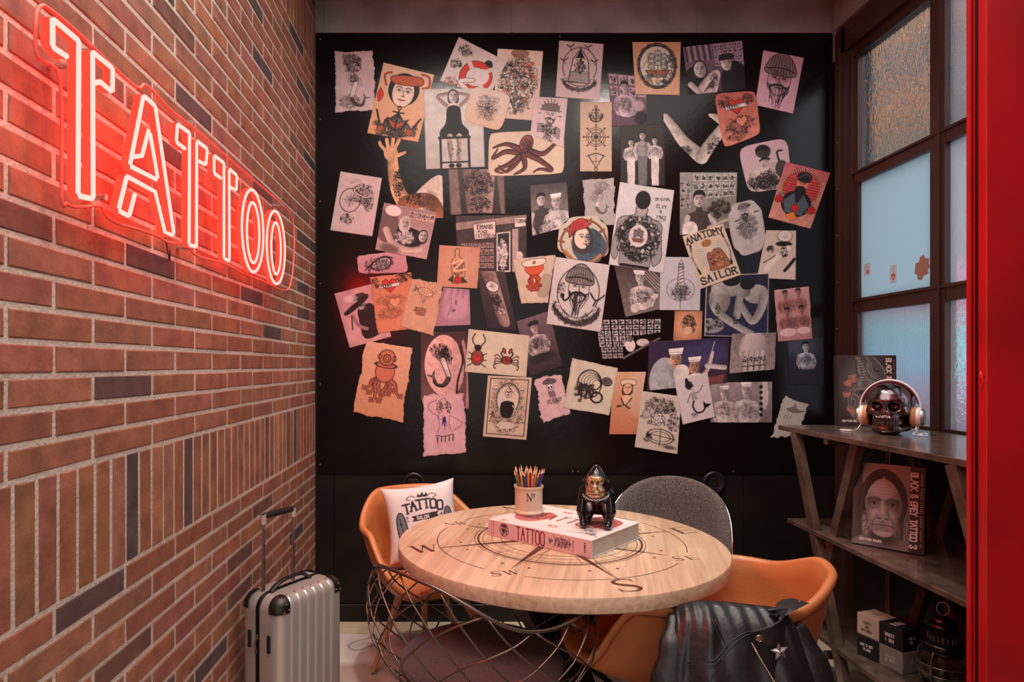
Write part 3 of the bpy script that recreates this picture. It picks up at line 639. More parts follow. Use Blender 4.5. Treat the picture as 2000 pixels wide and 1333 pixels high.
def m_heart(c, x, y, s, fill=RED, col=INK, t=None):
    c.poly([(x, y+s*.8), (x-s*.75, y+s*.05), (x-s*.7, y-s*.5), (x-s*.3, y-s*.68), (x, y-s*.35), (x+s*.3, y-s*.68), (x+s*.7, y-s*.5), (x+s*.75, y+s*.05)], fill, 1, False, s*.07, col)
    if t: c.poly([(x-s*1.05, y-s*.1), (x+s*1.05, y-s*.22), (x+s*1.05, y+s*.18), (x-s*1.05, y+s*.3)], LT, 1, False, s*.06, col); c.text(t, x-s*.85, y+s*.22, s*.3, s*.06, col, .8, -.05)
def m_fish(c, x, y, s, col=INK, rot=0, fill=None):
    c.ell(x, y, s*.8, s*.42, fill or LT, .8, rot); c.ell(x, y, s*.8, s*.42, col, 1, rot, w=s*.07); ca, sa = math.cos(rot), math.sin(rot); R = lambda u, v: (x+u*ca-v*sa, y+u*sa+v*ca)
    c.poly([R(-s*.75, 0), R(-s*1.25, -s*.35), R(-s*1.1, 0), R(-s*1.25, s*.35)], MID, .8, False, s*.05, col); q = R(s*.5, -s*.1); c.ell(q[0], q[1], s*.07, s*.07, col)
    for i in range(4):
        for j in range(3): q = R(-s*.5+i*s*.25, -s*.2+j*s*.2); c.ell(q[0], q[1], s*.12, s*.12, col, 1, w=s*.035)
def bg_photo(c, a, b=MID): c.blend(np.ones(c.X.shape)*.999, a); c.noise(.35, 5, b)
def flash_rows(c, x0, y0, x1, y1, nx, ny, col=DK, bgc=LT):
    dx, dy = (x1-x0)/nx, (y1-y0)/ny
    for i in range(nx):
        for j in range(ny):
            x, y = x0+dx*(i+.5), y0+dy*(j+.5); c.poly([(x-dx*.4, y-dy*.4), (x+dx*.4, y-dy*.4), (x+dx*.4, y+dy*.4), (x-dx*.4, y+dy*.4)], bgc, .9); c.curls(x, y, dx*.32, dy*.32, 5, dx*.09, col, .9, .6)

WHITE = rgb(204, 194, 190); PINKW = rgb(200, 178, 178); CREAM = rgb(204, 184, 162); TAN = rgb(192, 166, 143); GREYP = rgb(172, 164, 160); ORNG = rgb(200, 158, 130); FLESH = rgb(196, 128, 84)
def sheet_mesh(name, fn, nx, ny, art, base, seed, material, parent=None, back=True, drop=None):
    """fine sheet of quads; fn(u,v)->(point); art(c) paints it"""
    c = Cv(nx, ny, base, seed); art(c); u = np.linspace(0, 1, nx); v = np.linspace(0, 1, ny)
    P_ = fn(*np.meshgrid(u, v)); vs = P_.reshape(-1, 3); g = np.arange(nx*ny).reshape(ny, nx)
    fc = np.stack([g[:-1, :-1], g[1:, :-1], g[1:, 1:], g[:-1, 1:]], -1).reshape(-1, 4)
    col = np.concatenate([np.clip(c.I, 0, 1), np.ones((ny, nx, 1))], 2).reshape(-1, 4)
    me = bpy.data.meshes.new(name); nv = len(vs)
    if drop is not None:      # cut-out prints: the empty ground around the figure is not part of the sheet
        dd = np.abs(c.I.reshape(-1, 3)-np.array(drop)).sum(1); fc = fc[dd[fc].max(1) > .035]; us = np.unique(fc); mp_ = -np.ones(nv, int); mp_[us] = np.arange(len(us)); fc = mp_[fc]; vs = vs[us]; col = col[us]; back = None; nv = len(vs)
    if back is not None and back is not False:      # rim folded back so the sheet has real thickness
        ring = np.concatenate([g[0, :], g[1:, -1], g[-1, -2::-1], g[-2:0:-1, 0]]); n = len(ring); rv = vs[ring]+np.array(back); vs = np.concatenate([vs, rv]); col = np.concatenate([col, col[ring]*np.array([.8, .8, .8, 1])])
        k = np.arange(n); fr = np.stack([ring, ring[(k+1) % n], nv+(k+1) % n, nv+k], -1); fc = np.concatenate([fc, fr])
    me.vertices.add(len(vs)); me.vertices.foreach_set('co', vs.astype(np.float32).ravel())
    me.loops.add(len(fc)*4); me.loops.foreach_set('vertex_index', fc.astype(np.int32).ravel())
    me.polygons.add(len(fc)); me.polygons.foreach_set('loop_start', np.arange(0, len(fc)*4, 4, dtype=np.int32)); me.polygons.foreach_set('loop_total', np.full(len(fc), 4, dtype=np.int32))
    me.update(calc_edges=True); me.validate()
    at = me.attributes.new('print', 'FLOAT_COLOR', 'POINT'); at.data.foreach_set('color', col.astype(np.float32).ravel())
    me.materials.append(material); o = bpy.data.objects.new(name, me); COL.objects.link(o)
    if parent is not None: o.parent = parent; o.matrix_parent_inverse = PW(parent).inverted()
    return o
# ---------------------------------------------------------------- the tattoo prints on the board
def wall_pt(px, py, off): 
    d = YB-off; return ((px-CX)/F*d, d, EYE-(py-CY)/F*d)
PN = [0]
def paper(quad, base, art, label, layer=0, torn=0, rnd_=0, drop=None, cat='print'):
    """quad: TL TR BR BL measured on the board; torn: ragged rim; rnd_: rounded corners"""
    PN[0] += 1; off = .0012+.0011*layer+.000016*PN[0]; seed = sum(ord(ch) for ch in label)
    TL, TR, BR, BL = [np.array(wall_pt(x, y, off)) for x, y in quad]
    w = (np.linalg.norm(TR-TL)+np.linalg.norm(BR-BL))/2; h = (np.linalg.norm(BL-TL)+np.linalg.norm(BR-TR))/2
    cell = .0023; nx = max(20, int(w/cell)); ny = max(20, int(h/cell)); rs = np.random.RandomState(seed)
    def fn(u, v):
        u0, v0 = u, v
        if rnd_:
            a, b_ = 2*u-1, 2*v-1; k = rnd_*.12
            u = .5+.5*a*(1-k*np.abs(b_)**6*1.0); v = .5+.5*b_*(1-k*np.abs(a)**6)
        P_ = (TL*(1-u[..., None])*(1-v[..., None])+TR*u[..., None]*(1-v[..., None])+BR*u[..., None]*v[..., None]+BL*(1-u[..., None])*v[..., None])
        if torn:
            def wob(t, n, s):
                g = np.random.RandomState(seed+s).rand(n+2)-.5; g2 = np.random.RandomState(seed+s+9).rand(n*4+2)-.5
                x = t*n; i = np.minimum(x.astype(int), n); y = t*n*4; j = np.minimum(y.astype(int), n*4)
                return g[i]*(1-(x-i))+g[i+1]*(x-i)+.5*(g2[j]*(1-(y-j))+g2[j+1]*(y-j))
            am = .010*torn; fall = lambda t: np.clip(1-t*12, 0, 1)
            dx = wob(v0, 9, 1)*fall(u0)*am*1.3+wob(v0, 9, 2)*fall(1-u0)*am*1.3; dz = wob(u0, 8, 3)*fall(v0)*am+wob(u0, 8, 4)*fall(1-v0)*am
            P_[..., 0] += dx; P_[..., 2] += dz
        return P_
    def art2(c):
        if torn: c.noise(.10, 4); c.edge(tuple(x*.62 for x in base), 7, .55)
        else: c.noise(.05 if drop is None else 0, 3)
        art(c); dark_ = sum(base) < .9*1.0 and not torn
        if dark_ or base is BOARD: c.noise(.16, 9); c.noise(.14, 26); c.noise(.10, 50)
        else: c.noise(.05, 16); c.noise(.045, 40)
        if not torn and drop is None and not dark_: c.edge(tuple(x*.7 for x in base), 3, .35)
        c.grain(.04 if drop is None else 0)
    o = sheet_mesh('tattoo_print', fn, nx, ny, art2, base, seed, M['print'], back=(0, off, 0), drop=drop)
    return tag(o, label, cat, 'tattoo prints on the black board')
def A(c): return c.A
def grad(c, top, bot):
    t = (c.Y/c.A)[..., None]; c.I = np.array(top)*(1-t)+np.array(bot)*t
def vign(c, x, y, r, a, col=(0, 0, 0)): d = np.hypot(c.X-x, (c.Y-y)); c.blend(np.clip((d/r-.6)*a, 0, 1), col)

def a_fairy(c): c.curls(46, 32, 22, 26, 60, 1.5); m_face(c, 46, 34, 15); c.poly([(30, 30), (22, 8), (38, 12), (42, 30)], MID, .7, True, 1.2); m_mermaid(c, 52, 108, 48, w=1.1); c.curls(35, 128, 28, 18, 40, 1.1)
paper([(652,101),(728,99),(734,215),(656,219)], PINKW, a_fairy, 'torn pinkish sheet with a winged woman above a mermaid, top left corner of the board', 0, 1)
def a_lady(c):
    grad(c, rgb(210, 178, 150), rgb(206, 148, 108)); m_octo(c, 50, 96, 40, INK, MID, False, n=7); c.poly([(30, 100), (50, 120), (72, 98), (50, 108)], rgb(170, 70, 50), 1, True, 1.5)
    c.ell(50, 42, 30, 32, DK); m_face(c, 50, 48, 42, skin=rgb(222, 196, 178), lips=rgb(120, 30, 30)); c.poly([(24, 20), (76, 12), (80, 28), (30, 34)], rgb(176, 84, 54), 1, True, 1.5)
    c.line([(15, 40), (8, 22), (20, 14)], 4, rgb(150, 60, 44)); c.line([(85, 32), (96, 26), (92, 8), (78, 6)], 4, rgb(150, 60, 44)); c.poly([(2, 60), (6, 48), (14, 60), (8, 74)], RED, 1, True, 1)
    c.line([(8, 90), (25, 122), (50, 132), (76, 122), (94, 92)], 4, DK); m_wreath(c, 50, 104, 38, 28, 16, 7, DK, .3, 2.9); m_anchor(c, 50, 100, 26, DK); m_rose(c, 22, 124, 9, INK, rgb(180, 90, 50)); m_rose(c, 78, 122, 9, INK, rgb(180, 90, 50))
paper([(749,122),(848,146),(817,278),(717,260)], TAN, a_lady, 'tilted colour print of a wide-eyed lady in a sailor hat over an anchor', 1)
def a_pinup(c):
    m_face(c, 72, 26, 14, hair=DK, lips=RED); c.ell(60, 54, 25, 25, RED, w=12); c.ell(60, 54, 31, 31, INK, w=1.2); c.ell(60, 54, 19, 19, INK, w=1.2)
    for a in (0.7, 2.3, 3.9, 5.4): c.seg((60+19*math.cos(a), 54+19*math.sin(a)), (60+31*math.cos(a), 54+31*math.sin(a)), 8, WHITE)
    c.ell(70, 50, 14, 16, LT); c.line([(58, 62), (36, 72), (60, 84), (84, 92)], 9, INK); c.line([(58, 62), (36, 72), (60, 84), (84, 92)], 7, LT); c.curls(22, 16, 14, 10, 22, 1.4); c.curls(16, 44, 11, 9, 20, 1.3); c.curls(20, 80, 14, 12, 24, 1.5, BRN)
paper([(896,72),(990,120),(955,190),(859,158)], WHITE, a_pinup, 'tilted white sheet with a pin-up bather in a red life ring', 1)
def a_back_col(c):
    grad(c, rgb(222, 206, 190), rgb(200, 176, 160)); c.ell(48, 70, 40, 60, rgb(226, 206, 190)); c.curls(50, 70, 40, 58, 120, 1.7); c.blots(50, 65, 40, 56, 90, 4, [RED, DK, rgb(60, 80, 90), BRN, LT, LT]); c.ell(50, 8, 20, 10, BRN, .8); c.blots(50, 125, 30, 18, 40, 4, [DK, rgb(50, 64, 70), MID])
paper([(972,95),(1061,100),(1050,236),(962,230)], CREAM, a_back_col, 'colour print of a fully tattooed back, right of the life ring sheet', 0)
def a_girlchair(c):
    grad(c, rgb(200, 196, 192), rgb(178, 172, 168)); c.noise(.12, 7); x = 50
    for k in (-1, 1): c.limb([(x+k*9, 32), (x+k*26, 14), (x+k*8, 8)], 7, 5, rgb(160, 140, 134))
    m_face(c, x, 14, 15, hair=DK, photo=1); c.ell(x, 38, 12, 14, rgb(206, 190, 182)); c.poly([(40, 32), (60, 32), (64, 60), (74, 72), (70, 82), (30, 82), (26, 72), (36, 58)], DK, 1, True)
    for k in (-1, 1):
        c.limb([(x+k*8, 82), (x+k*8, 105), (x+k*5, 128)], 10, 6, rgb(190, 172, 164)); c.curls(x+k*7, 104, 4, 20, 14, 1, DK); c.ell(x+k*6, 132, 5, 4, DK); c.line([(x+k*24, 82), (x+k*24, 142)], 4, DK, sm=False)
    c.line([(24, 84), (76, 84)], 4, DK, sm=False); c.line([(26, 126), (74, 126)], 3, DK, sm=False)
paper([(827,174),(942,172),(947,326),(832,331)], GREYP, a_girlchair, 'black and white photo of a woman sitting on a high stool, arms behind her head', 2)
def a_compass_curl(c): grad(c, rgb(206, 192, 184), rgb(204, 170, 146)); m_star(c, 50, 48, 26); c.curls(50, 48, 30, 34, 30, 1.2, INK, .8, .3)
paper([(925,166),(1000,186),(978,258),(903,235)], CREAM, a_compass_curl, 'small tilted tan sheet with an ornate curly compass star', 3, 0, 1)
def a_hood(c):
    c.ell(50, 56, 38, 44, INK, w=2.4, a=.8); c.poly([(26, 92), (34, 40), (50, 14), (68, 40), (74, 92)], LT, 1, False, 2.2)
    c.poly([(38, 40), (50, 16), (62, 40), (56, 36), (44, 36)], DK, 1); c.curls(50, 54, 14, 18, 34, 1.5)
    for k in range(8): c.line([(28, 68+k*3.2), (72, 66+k*3.2)], 1.6)
    for q in ((14, 44, .5), (82, 42, -.5), (26, 12, .2), (66, 10, 0)): c.line([(q[0]-8, q[1]-4), (q[0], q[1]), (q[0]+8, q[1]-6)], 2.4); c.line([(q[0], q[1]), (q[0]+3, q[1]+8)], 1.8)
    m_wreath(c, 50, 84, 36, 24, 24, 6, INK, .1, 3.05); m_skull(c, 20, 84, 8); m_skull(c, 80, 84, 8)
paper([(1092,79),(1179,86),(1171,196),(1085,189)], PINKW, a_hood, 'pale lilac sheet with a hooded figure between swallows and flowers', 0)
def a_sailor_sm(c):
    for i in range(11): a = PI+i*PI/10; c.seg((52+26*math.cos(a), 50+36*math.sin(a)), (52+34*math.cos(a), 50+46*math.sin(a)), 2.4, INK)
    m_face(c, 52, 52, 34, 'cap', .5, photo=0, col=INK)
    for k in range(6): c.line([(18, 84+k*5), (34, 80+k*5)], 2.6); c.line([(70, 80+k*5), (86, 84+k*5)], 2.6)
    c.curls(52, 92, 22, 18, 50, 1.6); c.curls(52, 118, 14, 12, 16, 1.4)
paper([(1043,189),(1109,192),(1100,288),(1036,262)], PINKW, a_sailor_sm, 'lilac sheet with a bearded sailor in a cap and striped shirt, above the octopus', 3)
def a_octo_side(c):
    vign(c, 50, 28, 75, .5, rgb(150, 110, 84)); f = rgb(118, 60, 56)
    for p in ([(55, 26), (72, 30), (88, 18), (97, 14)], [(52, 30), (70, 40), (84, 52), (68, 50), (60, 54)], [(44, 30), (34, 44), (22, 52), (14, 44)], [(42, 28), (22, 26), (6, 34), (12, 22)], [(42, 32), (28, 42), (10, 50), (18, 54)], [(46, 32), (48, 48), (34, 56)], [(44, 24), (24, 16), (6, 20)]):
        P_ = cr([(a, b_, 0) for a, b_ in p], 6); N = len(P_)
        for j in range(N-1): c.seg(P_[j][:2], P_[j+1][:2], 7*(1-j/N)+1.6, INK)
        c.limb([(q.x, q.y) for q in P_], 6.4, .6, f, .7, sm=False)
    c.ell(50, 16, 9, 12, INK, 1, .4); c.ball(50, 16, 7.9, 10.9, rgb(140, 76, 70), .6, .4); c.curls(50, 18, 7, 9, 14, .8)
paper([(955,259),(1102,254),(1102,340),(953,345)], CREAM, a_octo_side, 'cream sheet with a dark red octopus swimming sideways', 2, 0, .5)
def a_anchor3(c):
    m_anchor(c, 50, 40, 28, INK, 4); c.curls(50, 46, 24, 16, 18, 2); m_wheel(c, 50, 112, 38); m_star(c, 50, 112, 22); c.ell(50, 112, 30, 30, BRN, w=2)
    c.line([(50, 212), (26, 170)], 3, sm=False); c.line([(50, 212), (74, 170)], 3, sm=False); c.line([(22, 174), (50, 164), (78, 174)], 3); c.ell(50, 214, 5, 5, INK, w=2.4); c.seg((38, 190), (62, 190), 2, INK); c.seg((50, 168), (50, 200), 2, INK)
paper([(1133,199),(1195,199),(1195,335),(1133,335)], TAN, a_anchor3, 'narrow tan sheet with an anchor, ship wheel and divider stacked', 1)
def a_purpleman(c):
    grad(c, rgb(120, 92, 104), rgb(90, 62, 78)); flash_rows(c, 0, 0, 100, 62, 4, 2, DK, rgb(190, 160, 176)); m_man(c, 42, 50, 24, 30, skin=rgb(198, 170, 182)); c.ell(84, 116, 20, 22, DK, .9, soft=5); c.ell(76, 84, 16, 14, rgb(190, 160, 170), .8, soft=4)
paper([(1187,142),(1262,150),(1264,248),(1196,247)], MID, a_purpleman, 'mauve photo of a tattooed man in front of flash sheets', 0)
def a_shipov(c):
    grad(c, rgb(196, 150, 116), rgb(206, 160, 130)); c.ell(50, 52, 37, 44, rgb(205, 196, 176)); m_ship(c, 52, 50, 34, DK, rgb(168, 172, 168)); c.blots(50, 78, 26, 14, 40, 5, [rgb(60, 90, 110), rgb(90, 110, 110), rgb(180, 90, 50), DK]); c.blots(78, 50, 10, 28, 26, 4, [rgb(50, 70, 90), DK])
    c.ell(50, 52, 39, 46, DK, w=6); c.ell(50, 52, 39, 46, BRN, w=2); m_wreath(c, 50, 52, 40, 47, 44, 5, DK)
paper([(1235,82),(1330,82),(1327,186),(1241,184)], TAN, a_shipov, 'sepia sheet with a sailing ship in an ornate oval rope frame', 1)
def a_tattooing(c):
    grad(c, rgb(120, 96, 110), rgb(60, 46, 54)); flash_rows(c, 50, 0, 100, 40, 6, 4, DK, rgb(196, 172, 186))
    for k in range(9): c.seg((3+k*5, 0), (5+k*5, 26), 2, rgb(170, 150, 160) if k % 2 else DK)
    c.ell(82, 70, 24, 38, DK); c.ell(12, 66, 18, 30, DK); m_face(c, 24, 42, 20, photo=1, hair=DK); m_face(c, 70, 36, 17, photo=1, hat='cap'); c.limb([(20, 78), (36, 60), (52, 50), (50, 66), (44, 84)], 12, 8, rgb(214, 190, 190)); c.limb([(6, 66), (24, 84), (38, 78)], 10, 8, rgb(200, 176, 176)); c.curls(48, 62, 8, 12, 16, 1)
paper([(1334,92),(1450,79),(1457,175),(1345,185)], MID, a_tattooing, 'photo of two capped men leaning over a tattooed arm, top of the board', 0)
def a_beanie(c): m_face(c, 50, 66, 58, 'beanie', .9, w=2); c.curls(50, 58, 26, 20, 20, 1.1, INK, .6)
paper([(1491,98),(1570,113),(1549,222),(1475,205)], rgb(206, 160, 176), a_beanie, 'pink sheet with a bearded man in a knitted cap, top right of the board', 0)
def a_mommy(c):
    grad(c, rgb(176, 92, 82), rgb(196, 120, 100)); m_heart(c, 48, 34, 26, RED, DK, 'MOMMY'); c.curls(20, 20, 16, 14, 20, 1.6, DK); c.curls(80, 20, 14, 14, 20, 1.6, DK); c.curls(50, 80, 38, 20, 60, 1.5, DK); m_heart(c, 56, 74, 18, rgb(206, 130, 110), DK); c.curls(40, 106, 30, 12, 30, 1.5, DK)
paper([(1395,183),(1476,177),(1486,262),(1414,290)], RED, a_mommy, 'reddish sheet with a scarlet heart and scroll in front of the flexed arm', 3, 0, .6)
def a_arm(c):
    sk = rgb(204, 190, 180)
    for p, w0, w1 in (([(2, 4), (14, 20), (32, 44), (58, 66)], 10, 22), ([(58, 66), (72, 46), (86, 28)], 20, 16), ([(84, 30), (92, 16), (80, 6), (72, 2)], 16, 6)):
        P_ = cr([(a, b_, 0) for a, b_ in p], 6); N = len(P_)
        c.limb([(q.x, q.y) for q in P_], w0, w1, sk, .55, sm=False)
    c.curls(76, 50, 10, 18, 30, 1.2, DK); c.ell(34, 58, 10, 9, DK, .6, soft=3); c.curls(34, 56, 9, 8, 12, 1.1, DK)
paper([(1296,222),(1424,222),(1424,332),(1296,332)], BOARD, a_arm, 'pale cut-out print of a tattooed arm flexed over the black board', 0, drop=BOARD)
def a_three(c):
    grad(c, rgb(52, 46, 44), rgb(30, 26, 26)); 
    for x, y, s, sh in ((24, 48, 13, None), (50, 34, 15, rgb(150, 146, 142)), (78, 44, 13, None)):
        m_man(c, x, y, s, 20 if sh is None else 0, shirt=sh); c.poly([(x-s*.7, y+s*2.4), (x+s*.7, y+s*2.4), (x+s*.6, 138), (x-s*.6, 138)], rgb(110, 106, 104) if sh else LT)
paper([(1212,245),(1297,243),(1299,363),(1212,361)], DK, a_three, 'dim photo of three people standing side by side, above the tattooed back', 0)
def a_moust(c):
    grad(c, rgb(196, 160, 172), rgb(190, 178, 166)); m_man(c, 46, 46, 30, 60, skin=rgb(206, 186, 178)); c.curls(40, 84, 38, 14, 80, 1.5, DK); c.ell(48, 20, 16, 14, DK, .9); c.line([(38, 38), (48, 34), (58, 38)], 4, DK); c.ell(82, 62, 14, 18, DK, .9); c.line([(78, 46), (76, 26), (86, 24)], 4, DK)
paper([(1441,288),(1538,268),(1547,366),(1462,378)], PINKW, a_moust, 'pink and grey photo of a moustached man with a tattooed chest', 1, 0, 1)
def a_turban(c):
    grad(c, rgb(186, 90, 96), rgb(196, 136, 120)); c.ell(50, 50, 44, 44, DK); c.ell(50, 50, 40, 40, rgb(186, 60, 62))
    for k in range(56): a = 2*PI*k/56; c.ell(50+42*math.cos(a), 50+42*math.sin(a), 1.3, 1.3, rgb(220, 200, 140))
    for k in range(7): c.line([(12, 34+k*6), (88, 30+k*6)], 1.4, DK)
    c.ell(50, 86, 34, 30, DK); c.poly([(20, 84), (40, 62), (50, 90), (60, 62), (80, 84), (70, 110), (30, 110)], rgb(74, 84, 98), 1, False, 1.2); m_face(c, 50, 40, 26, 'turban', .5, skin=rgb(206, 110, 92)); c.ell(50, 56, 13, 11, DK)
    for x, y in ((10, 84), (50, 96), (88, 92)): m_rose(c, x, y, 11, DK, rgb(214, 30, 30))
    c.poly([(34, 116), (50, 104), (64, 118), (50, 126)], rgb(220, 120, 50), 1, False, 1); c.ell(50, 4, 5, 5, DK, w=1.2)
paper([(1535,316),(1622,338),(1583,447),(1501,425)], RED, a_turban, 'vivid red print of a bearded man in a turban inside a beaded ring', 3)
def a_snake(c): c.ell(34, 64, 24, 28, INK, w=2); m_star(c, 34, 64, 20); c.curls(62, 44, 26, 24, 46, 1.5); c.line([(30, 22), (46, 14), (56, 26), (40, 40), (70, 52), (86, 40)], 4, INK); c.line([(30, 22), (46, 14), (56, 26), (40, 40), (70, 52), (86, 40)], 2, LT); c.curls(34, 108, 16, 12, 22, 1.5); c.curls(78, 70, 12, 14, 18, 1.4)
paper([(665,335),(746,348),(727,462),(645,450)], PINKW, a_snake, 'tilted pink sheet with a snake wound round a compass, left side of the board', 0)
def a_hand(c):
    sk = rgb(222, 168, 128)
    c.poly([(100, 62), (100, 128), (62, 128), (40, 118), (66, 80)], rgb(206, 190, 176), 1, True)
    for p, w0, w1 in (([(22, 30), (24, 60), (30, 86), (42, 108)], 15, 26), ([(42, 106), (66, 100), (84, 104), (96, 124)], 26, 18)):
        P_ = cr([(a, b_, 0) for a, b_ in p], 6); N = len(P_)
        c.limb([(q.x, q.y) for q in P_], w0, w1, sk if w0 < 20 else rgb(170, 108, 74), .6, sm=False)
    c.ball(20, 26, 11, 12, sk, .4)
    for p in ([(12, 22), (4, 12), (3, 8)], [(16, 18), (14, 4)], [(22, 16), (24, 2)], [(26, 18), (33, 5)], [(28, 30), (38, 26), (42, 24)]): c.limb(p, 5.4, 4, sk, .35)
    c.curls(30, 74, 8, 24, 50, 1.3, DK); c.curls(64, 100, 24, 10, 40, 1.3, DK); c.ell(80, 106, 12, 18, rgb(90, 54, 36), .8, soft=4)
paper([(738,268),(862,268),(866,426),(742,426)], BOARD, a_hand, 'warm cut-out print of a tattooed forearm and raised open hand', 0, drop=BOARD)
def a_tatlady(c):
    grad(c, rgb(150, 120, 116), rgb(190, 156, 150)); c.poly([(30, 40), (80, 44), (74, 84), (30, 76)], DK, 1, True); c.ell(14, 40, 20, 34, rgb(110, 84, 82)); c.ell(20, 12, 15, 10, rgb(232, 210, 206)); m_face(c, 46, 32, 16, photo=1, hair=LT); m_face(c, 84, 50, 15, photo=1, hair=DK)
    c.limb([(14, 50), (30, 72), (60, 80), (84, 74)], 13, 10, rgb(220, 190, 182)); flash_rows(c, 50, 4, 100, 22, 4, 1, DK, rgb(210, 170, 166)); c.curls(50, 58, 20, 12, 24, 1.3, LT); c.ell(26, 84, 20, 10, DK, .7, soft=3)
paper([(750,396),(853,415),(833,507),(733,488)], PINKW, a_tatlady, 'tilted pink-tinged photo of a tattooist in a white cap at work', 2)
def a_backph(c): grad(c, rgb(70, 62, 60), rgb(40, 32, 32)); c.poly([(0, 0), (16, 0), (22, 96), (4, 100)], rgb(120, 100, 96)); c.poly([(86, 0), (98, 0), (98, 90), (92, 90)], rgb(110, 92, 88)); c.limb([(54, -4), (54, 40), (54, 74)], 58, 42, rgb(164, 134, 126), .5); c.curls(54, 24, 26, 22, 70, 1.5, DK); c.curls(54, 62, 20, 14, 40, 1.5, DK); c.ell(54, 82, 28, 5, DK)
paper([(876,331),(985,331),(988,418),(878,420)], MID, a_backph, 'dark photo of a heavily tattooed back under the stool photo', 1)
def a_shop(c):
    grad(c, rgb(66, 52, 50), rgb(50, 38, 38)); c.poly([(0, 10), (100, 0), (100, 9), (0, 20)], rgb(150, 126, 120)); c.poly([(24, 12), (56, 8), (56, 32), (26, 34)], rgb(220, 198, 190), 1, False, 1); c.text('EMANS', 30, 19, 5.5, 1.1); c.text('PLACE', 31, 25, 3.5, .8); c.text('TATTOOING', 27, 31.5, 4.6, .9)
    c.poly([(82, 4), (99, 3), (99, 16), (83, 18)], rgb(216, 196, 190), 1, False, .8); c.text('TURNER', 83.5, 11, 4.5, .8); flash_rows(c, 6, 38, 54, 76, 7, 4, DK, rgb(176, 140, 134)); c.poly([(58, 26), (76, 24), (76, 80), (58, 80)], rgb(40, 30, 32), 1, False, 1.6, LT); c.curls(66, 56, 7, 22, 50, .9, LT); c.poly([(80, 20), (88, 20), (88, 82), (80, 82)], rgb(170, 146, 142)); c.ell(90, 60, 5, 8, rgb(210, 190, 184)); c.poly([(60, 80), (86, 82), (90, 90), (60, 90)], LT)
paper([(890,422),(1029,420),(1028,531),(893,534)], DK, a_shop, 'old photo of a shop front with a TATTOOING sign', 0)
def a_koi(c): grad(c, rgb(196, 146, 156), rgb(186, 130, 140)); m_fish(c, 48, 22, 26, INK, -.3); c.curls(44, 22, 30, 14, 46, 1.2); c.line([(14, 34), (30, 20), (52, 8), (72, 12)], 2.6)
paper([(697,500),(792,488),(797,533),(700,535)], PINKW, a_koi, 'low pink scrap with a coiling fish drawing, left of the board', 0, .4, .6)
def a_bottle(c):
    d = np.hypot(c.X-52, c.Y-52); c.blend(np.clip(d/75, 0, 1)*.6, rgb(190, 112, 88)); c.poly([(40, 8), (50, 8), (50, 24), (62, 36), (66, 76), (40, 80), (32, 40), (40, 26)], rgb(206, 150, 116), 1, True, 1.6); c.curls(50, 54, 13, 22, 30, 1.2); c.line([(34, 44), (60, 34), (40, 60), (68, 56)], 5, rgb(220, 180, 150)); c.poly([(26, 84), (40, 70), (40, 92)], rgb(40, 50, 40)); c.poly([(76, 88), (58, 72), (58, 92)], rgb(40, 50, 40)); m_rose(c, 50, 84, 12, rgb(110, 10, 16), RED)
paper([(858,479),(938,484),(932,564),(853,560)], ORNG, a_bottle, 'square orange sheet with a hand-held bottle above a red rose', 2)
def a_capt(c):
    grad(c, rgb(196, 140, 146), rgb(200, 150, 150)); c.noise(.2, 4); c.poly([(44, 46), (74, 42), (84, 76), (80, 112), (40, 116), (38, 70)], DK, 1, True); m_face(c, 50, 36, 22, 'cap', .2, photo=1); c.poly([(10, 48), (60, 22), (72, 20), (66, 32), (20, 54)], DK, 1, True); c.line([(26, 60), (34, 84), (50, 96)], 8, rgb(150, 110, 112)); c.line([(24, 60), (18, 90)], 3, DK); c.ell(30, 20, 14, 8, rgb(236, 200, 200), .7, soft=3)
paper([(653,574),(738,552),(764,658),(683,680)], PINKW, a_capt, 'tilted photo of a man in a flat dark cap at the helm, red-lit', 0)
def a_mom2(c): m_heart(c, 46, 26, 24, rgb(196, 54, 46), DK, 'MOMMY'); c.curls(80, 10, 18, 12, 30, 1.7, DK, .9); c.curls(12, 16, 12, 14, 16, 1.6, DK); c.curls(46, 66, 38, 16, 50, 1.4, BRN); c.curls(40, 98, 34, 16, 60, 1.3, BRN); m_heart(c, 56, 72, 18, rgb(214, 150, 110), BRN)
paper([(722,542),(803,533),(806,642),(738,652)], rgb(204, 128, 96), a_mom2, 'orange sheet with a red heart and name scroll, overlapping the captain photo', 1, .4)
def a_blow(c): m_fish(c, 52, 34, 30, BRN, .15, rgb(226, 190, 156)); c.line([(40, 44), (50, 66), (60, 46)], 1.6, BRN, sm=False); c.line([(56, 60), (50, 70)], 1.6, BRN); c.curls(48, 94, 20, 12, 34, 1.6, BRN); c.poly([(32, 84), (66, 84), (60, 106), (38, 106)], BRN, .35, False, 1.4, BRN); [c.seg((50+28*math.cos(a*.5), 34+20*math.sin(a*.5)), (50+36*math.cos(a*.5), 34+26*math.sin(a*.5)), 1.4, BRN) for a in range(13)]
paper([(803,543),(866,555),(846,655),(782,638)], ORNG, a_blow, 'torn tan sheet with a blowfish lifted like a balloon', 2, 1)
def a_foot(c): grad(c, rgb(146, 108, 124), rgb(170, 128, 146)); [c.ell(20+k*22, 20+k*6, 9, 30, rgb(196, 152, 168), .8, .15, soft=4) for k in range(4)]; c.ell(56, 66, 40, 34, rgb(196, 156, 172), .8, soft=8); c.ell(54, 44, 4, 8, DK, .7, soft=2); c.ell(50, 70, 5, 5, DK, .8, soft=2); c.line([(36, 30), (40, 60), (34, 86)], 3, rgb(100, 70, 86), .6)
paper([(866,562),(917,566),(919,635),(846,638)], PINKW, a_foot, 'mauve close-up photo of tattooed fingers beside the blowfish', 0)
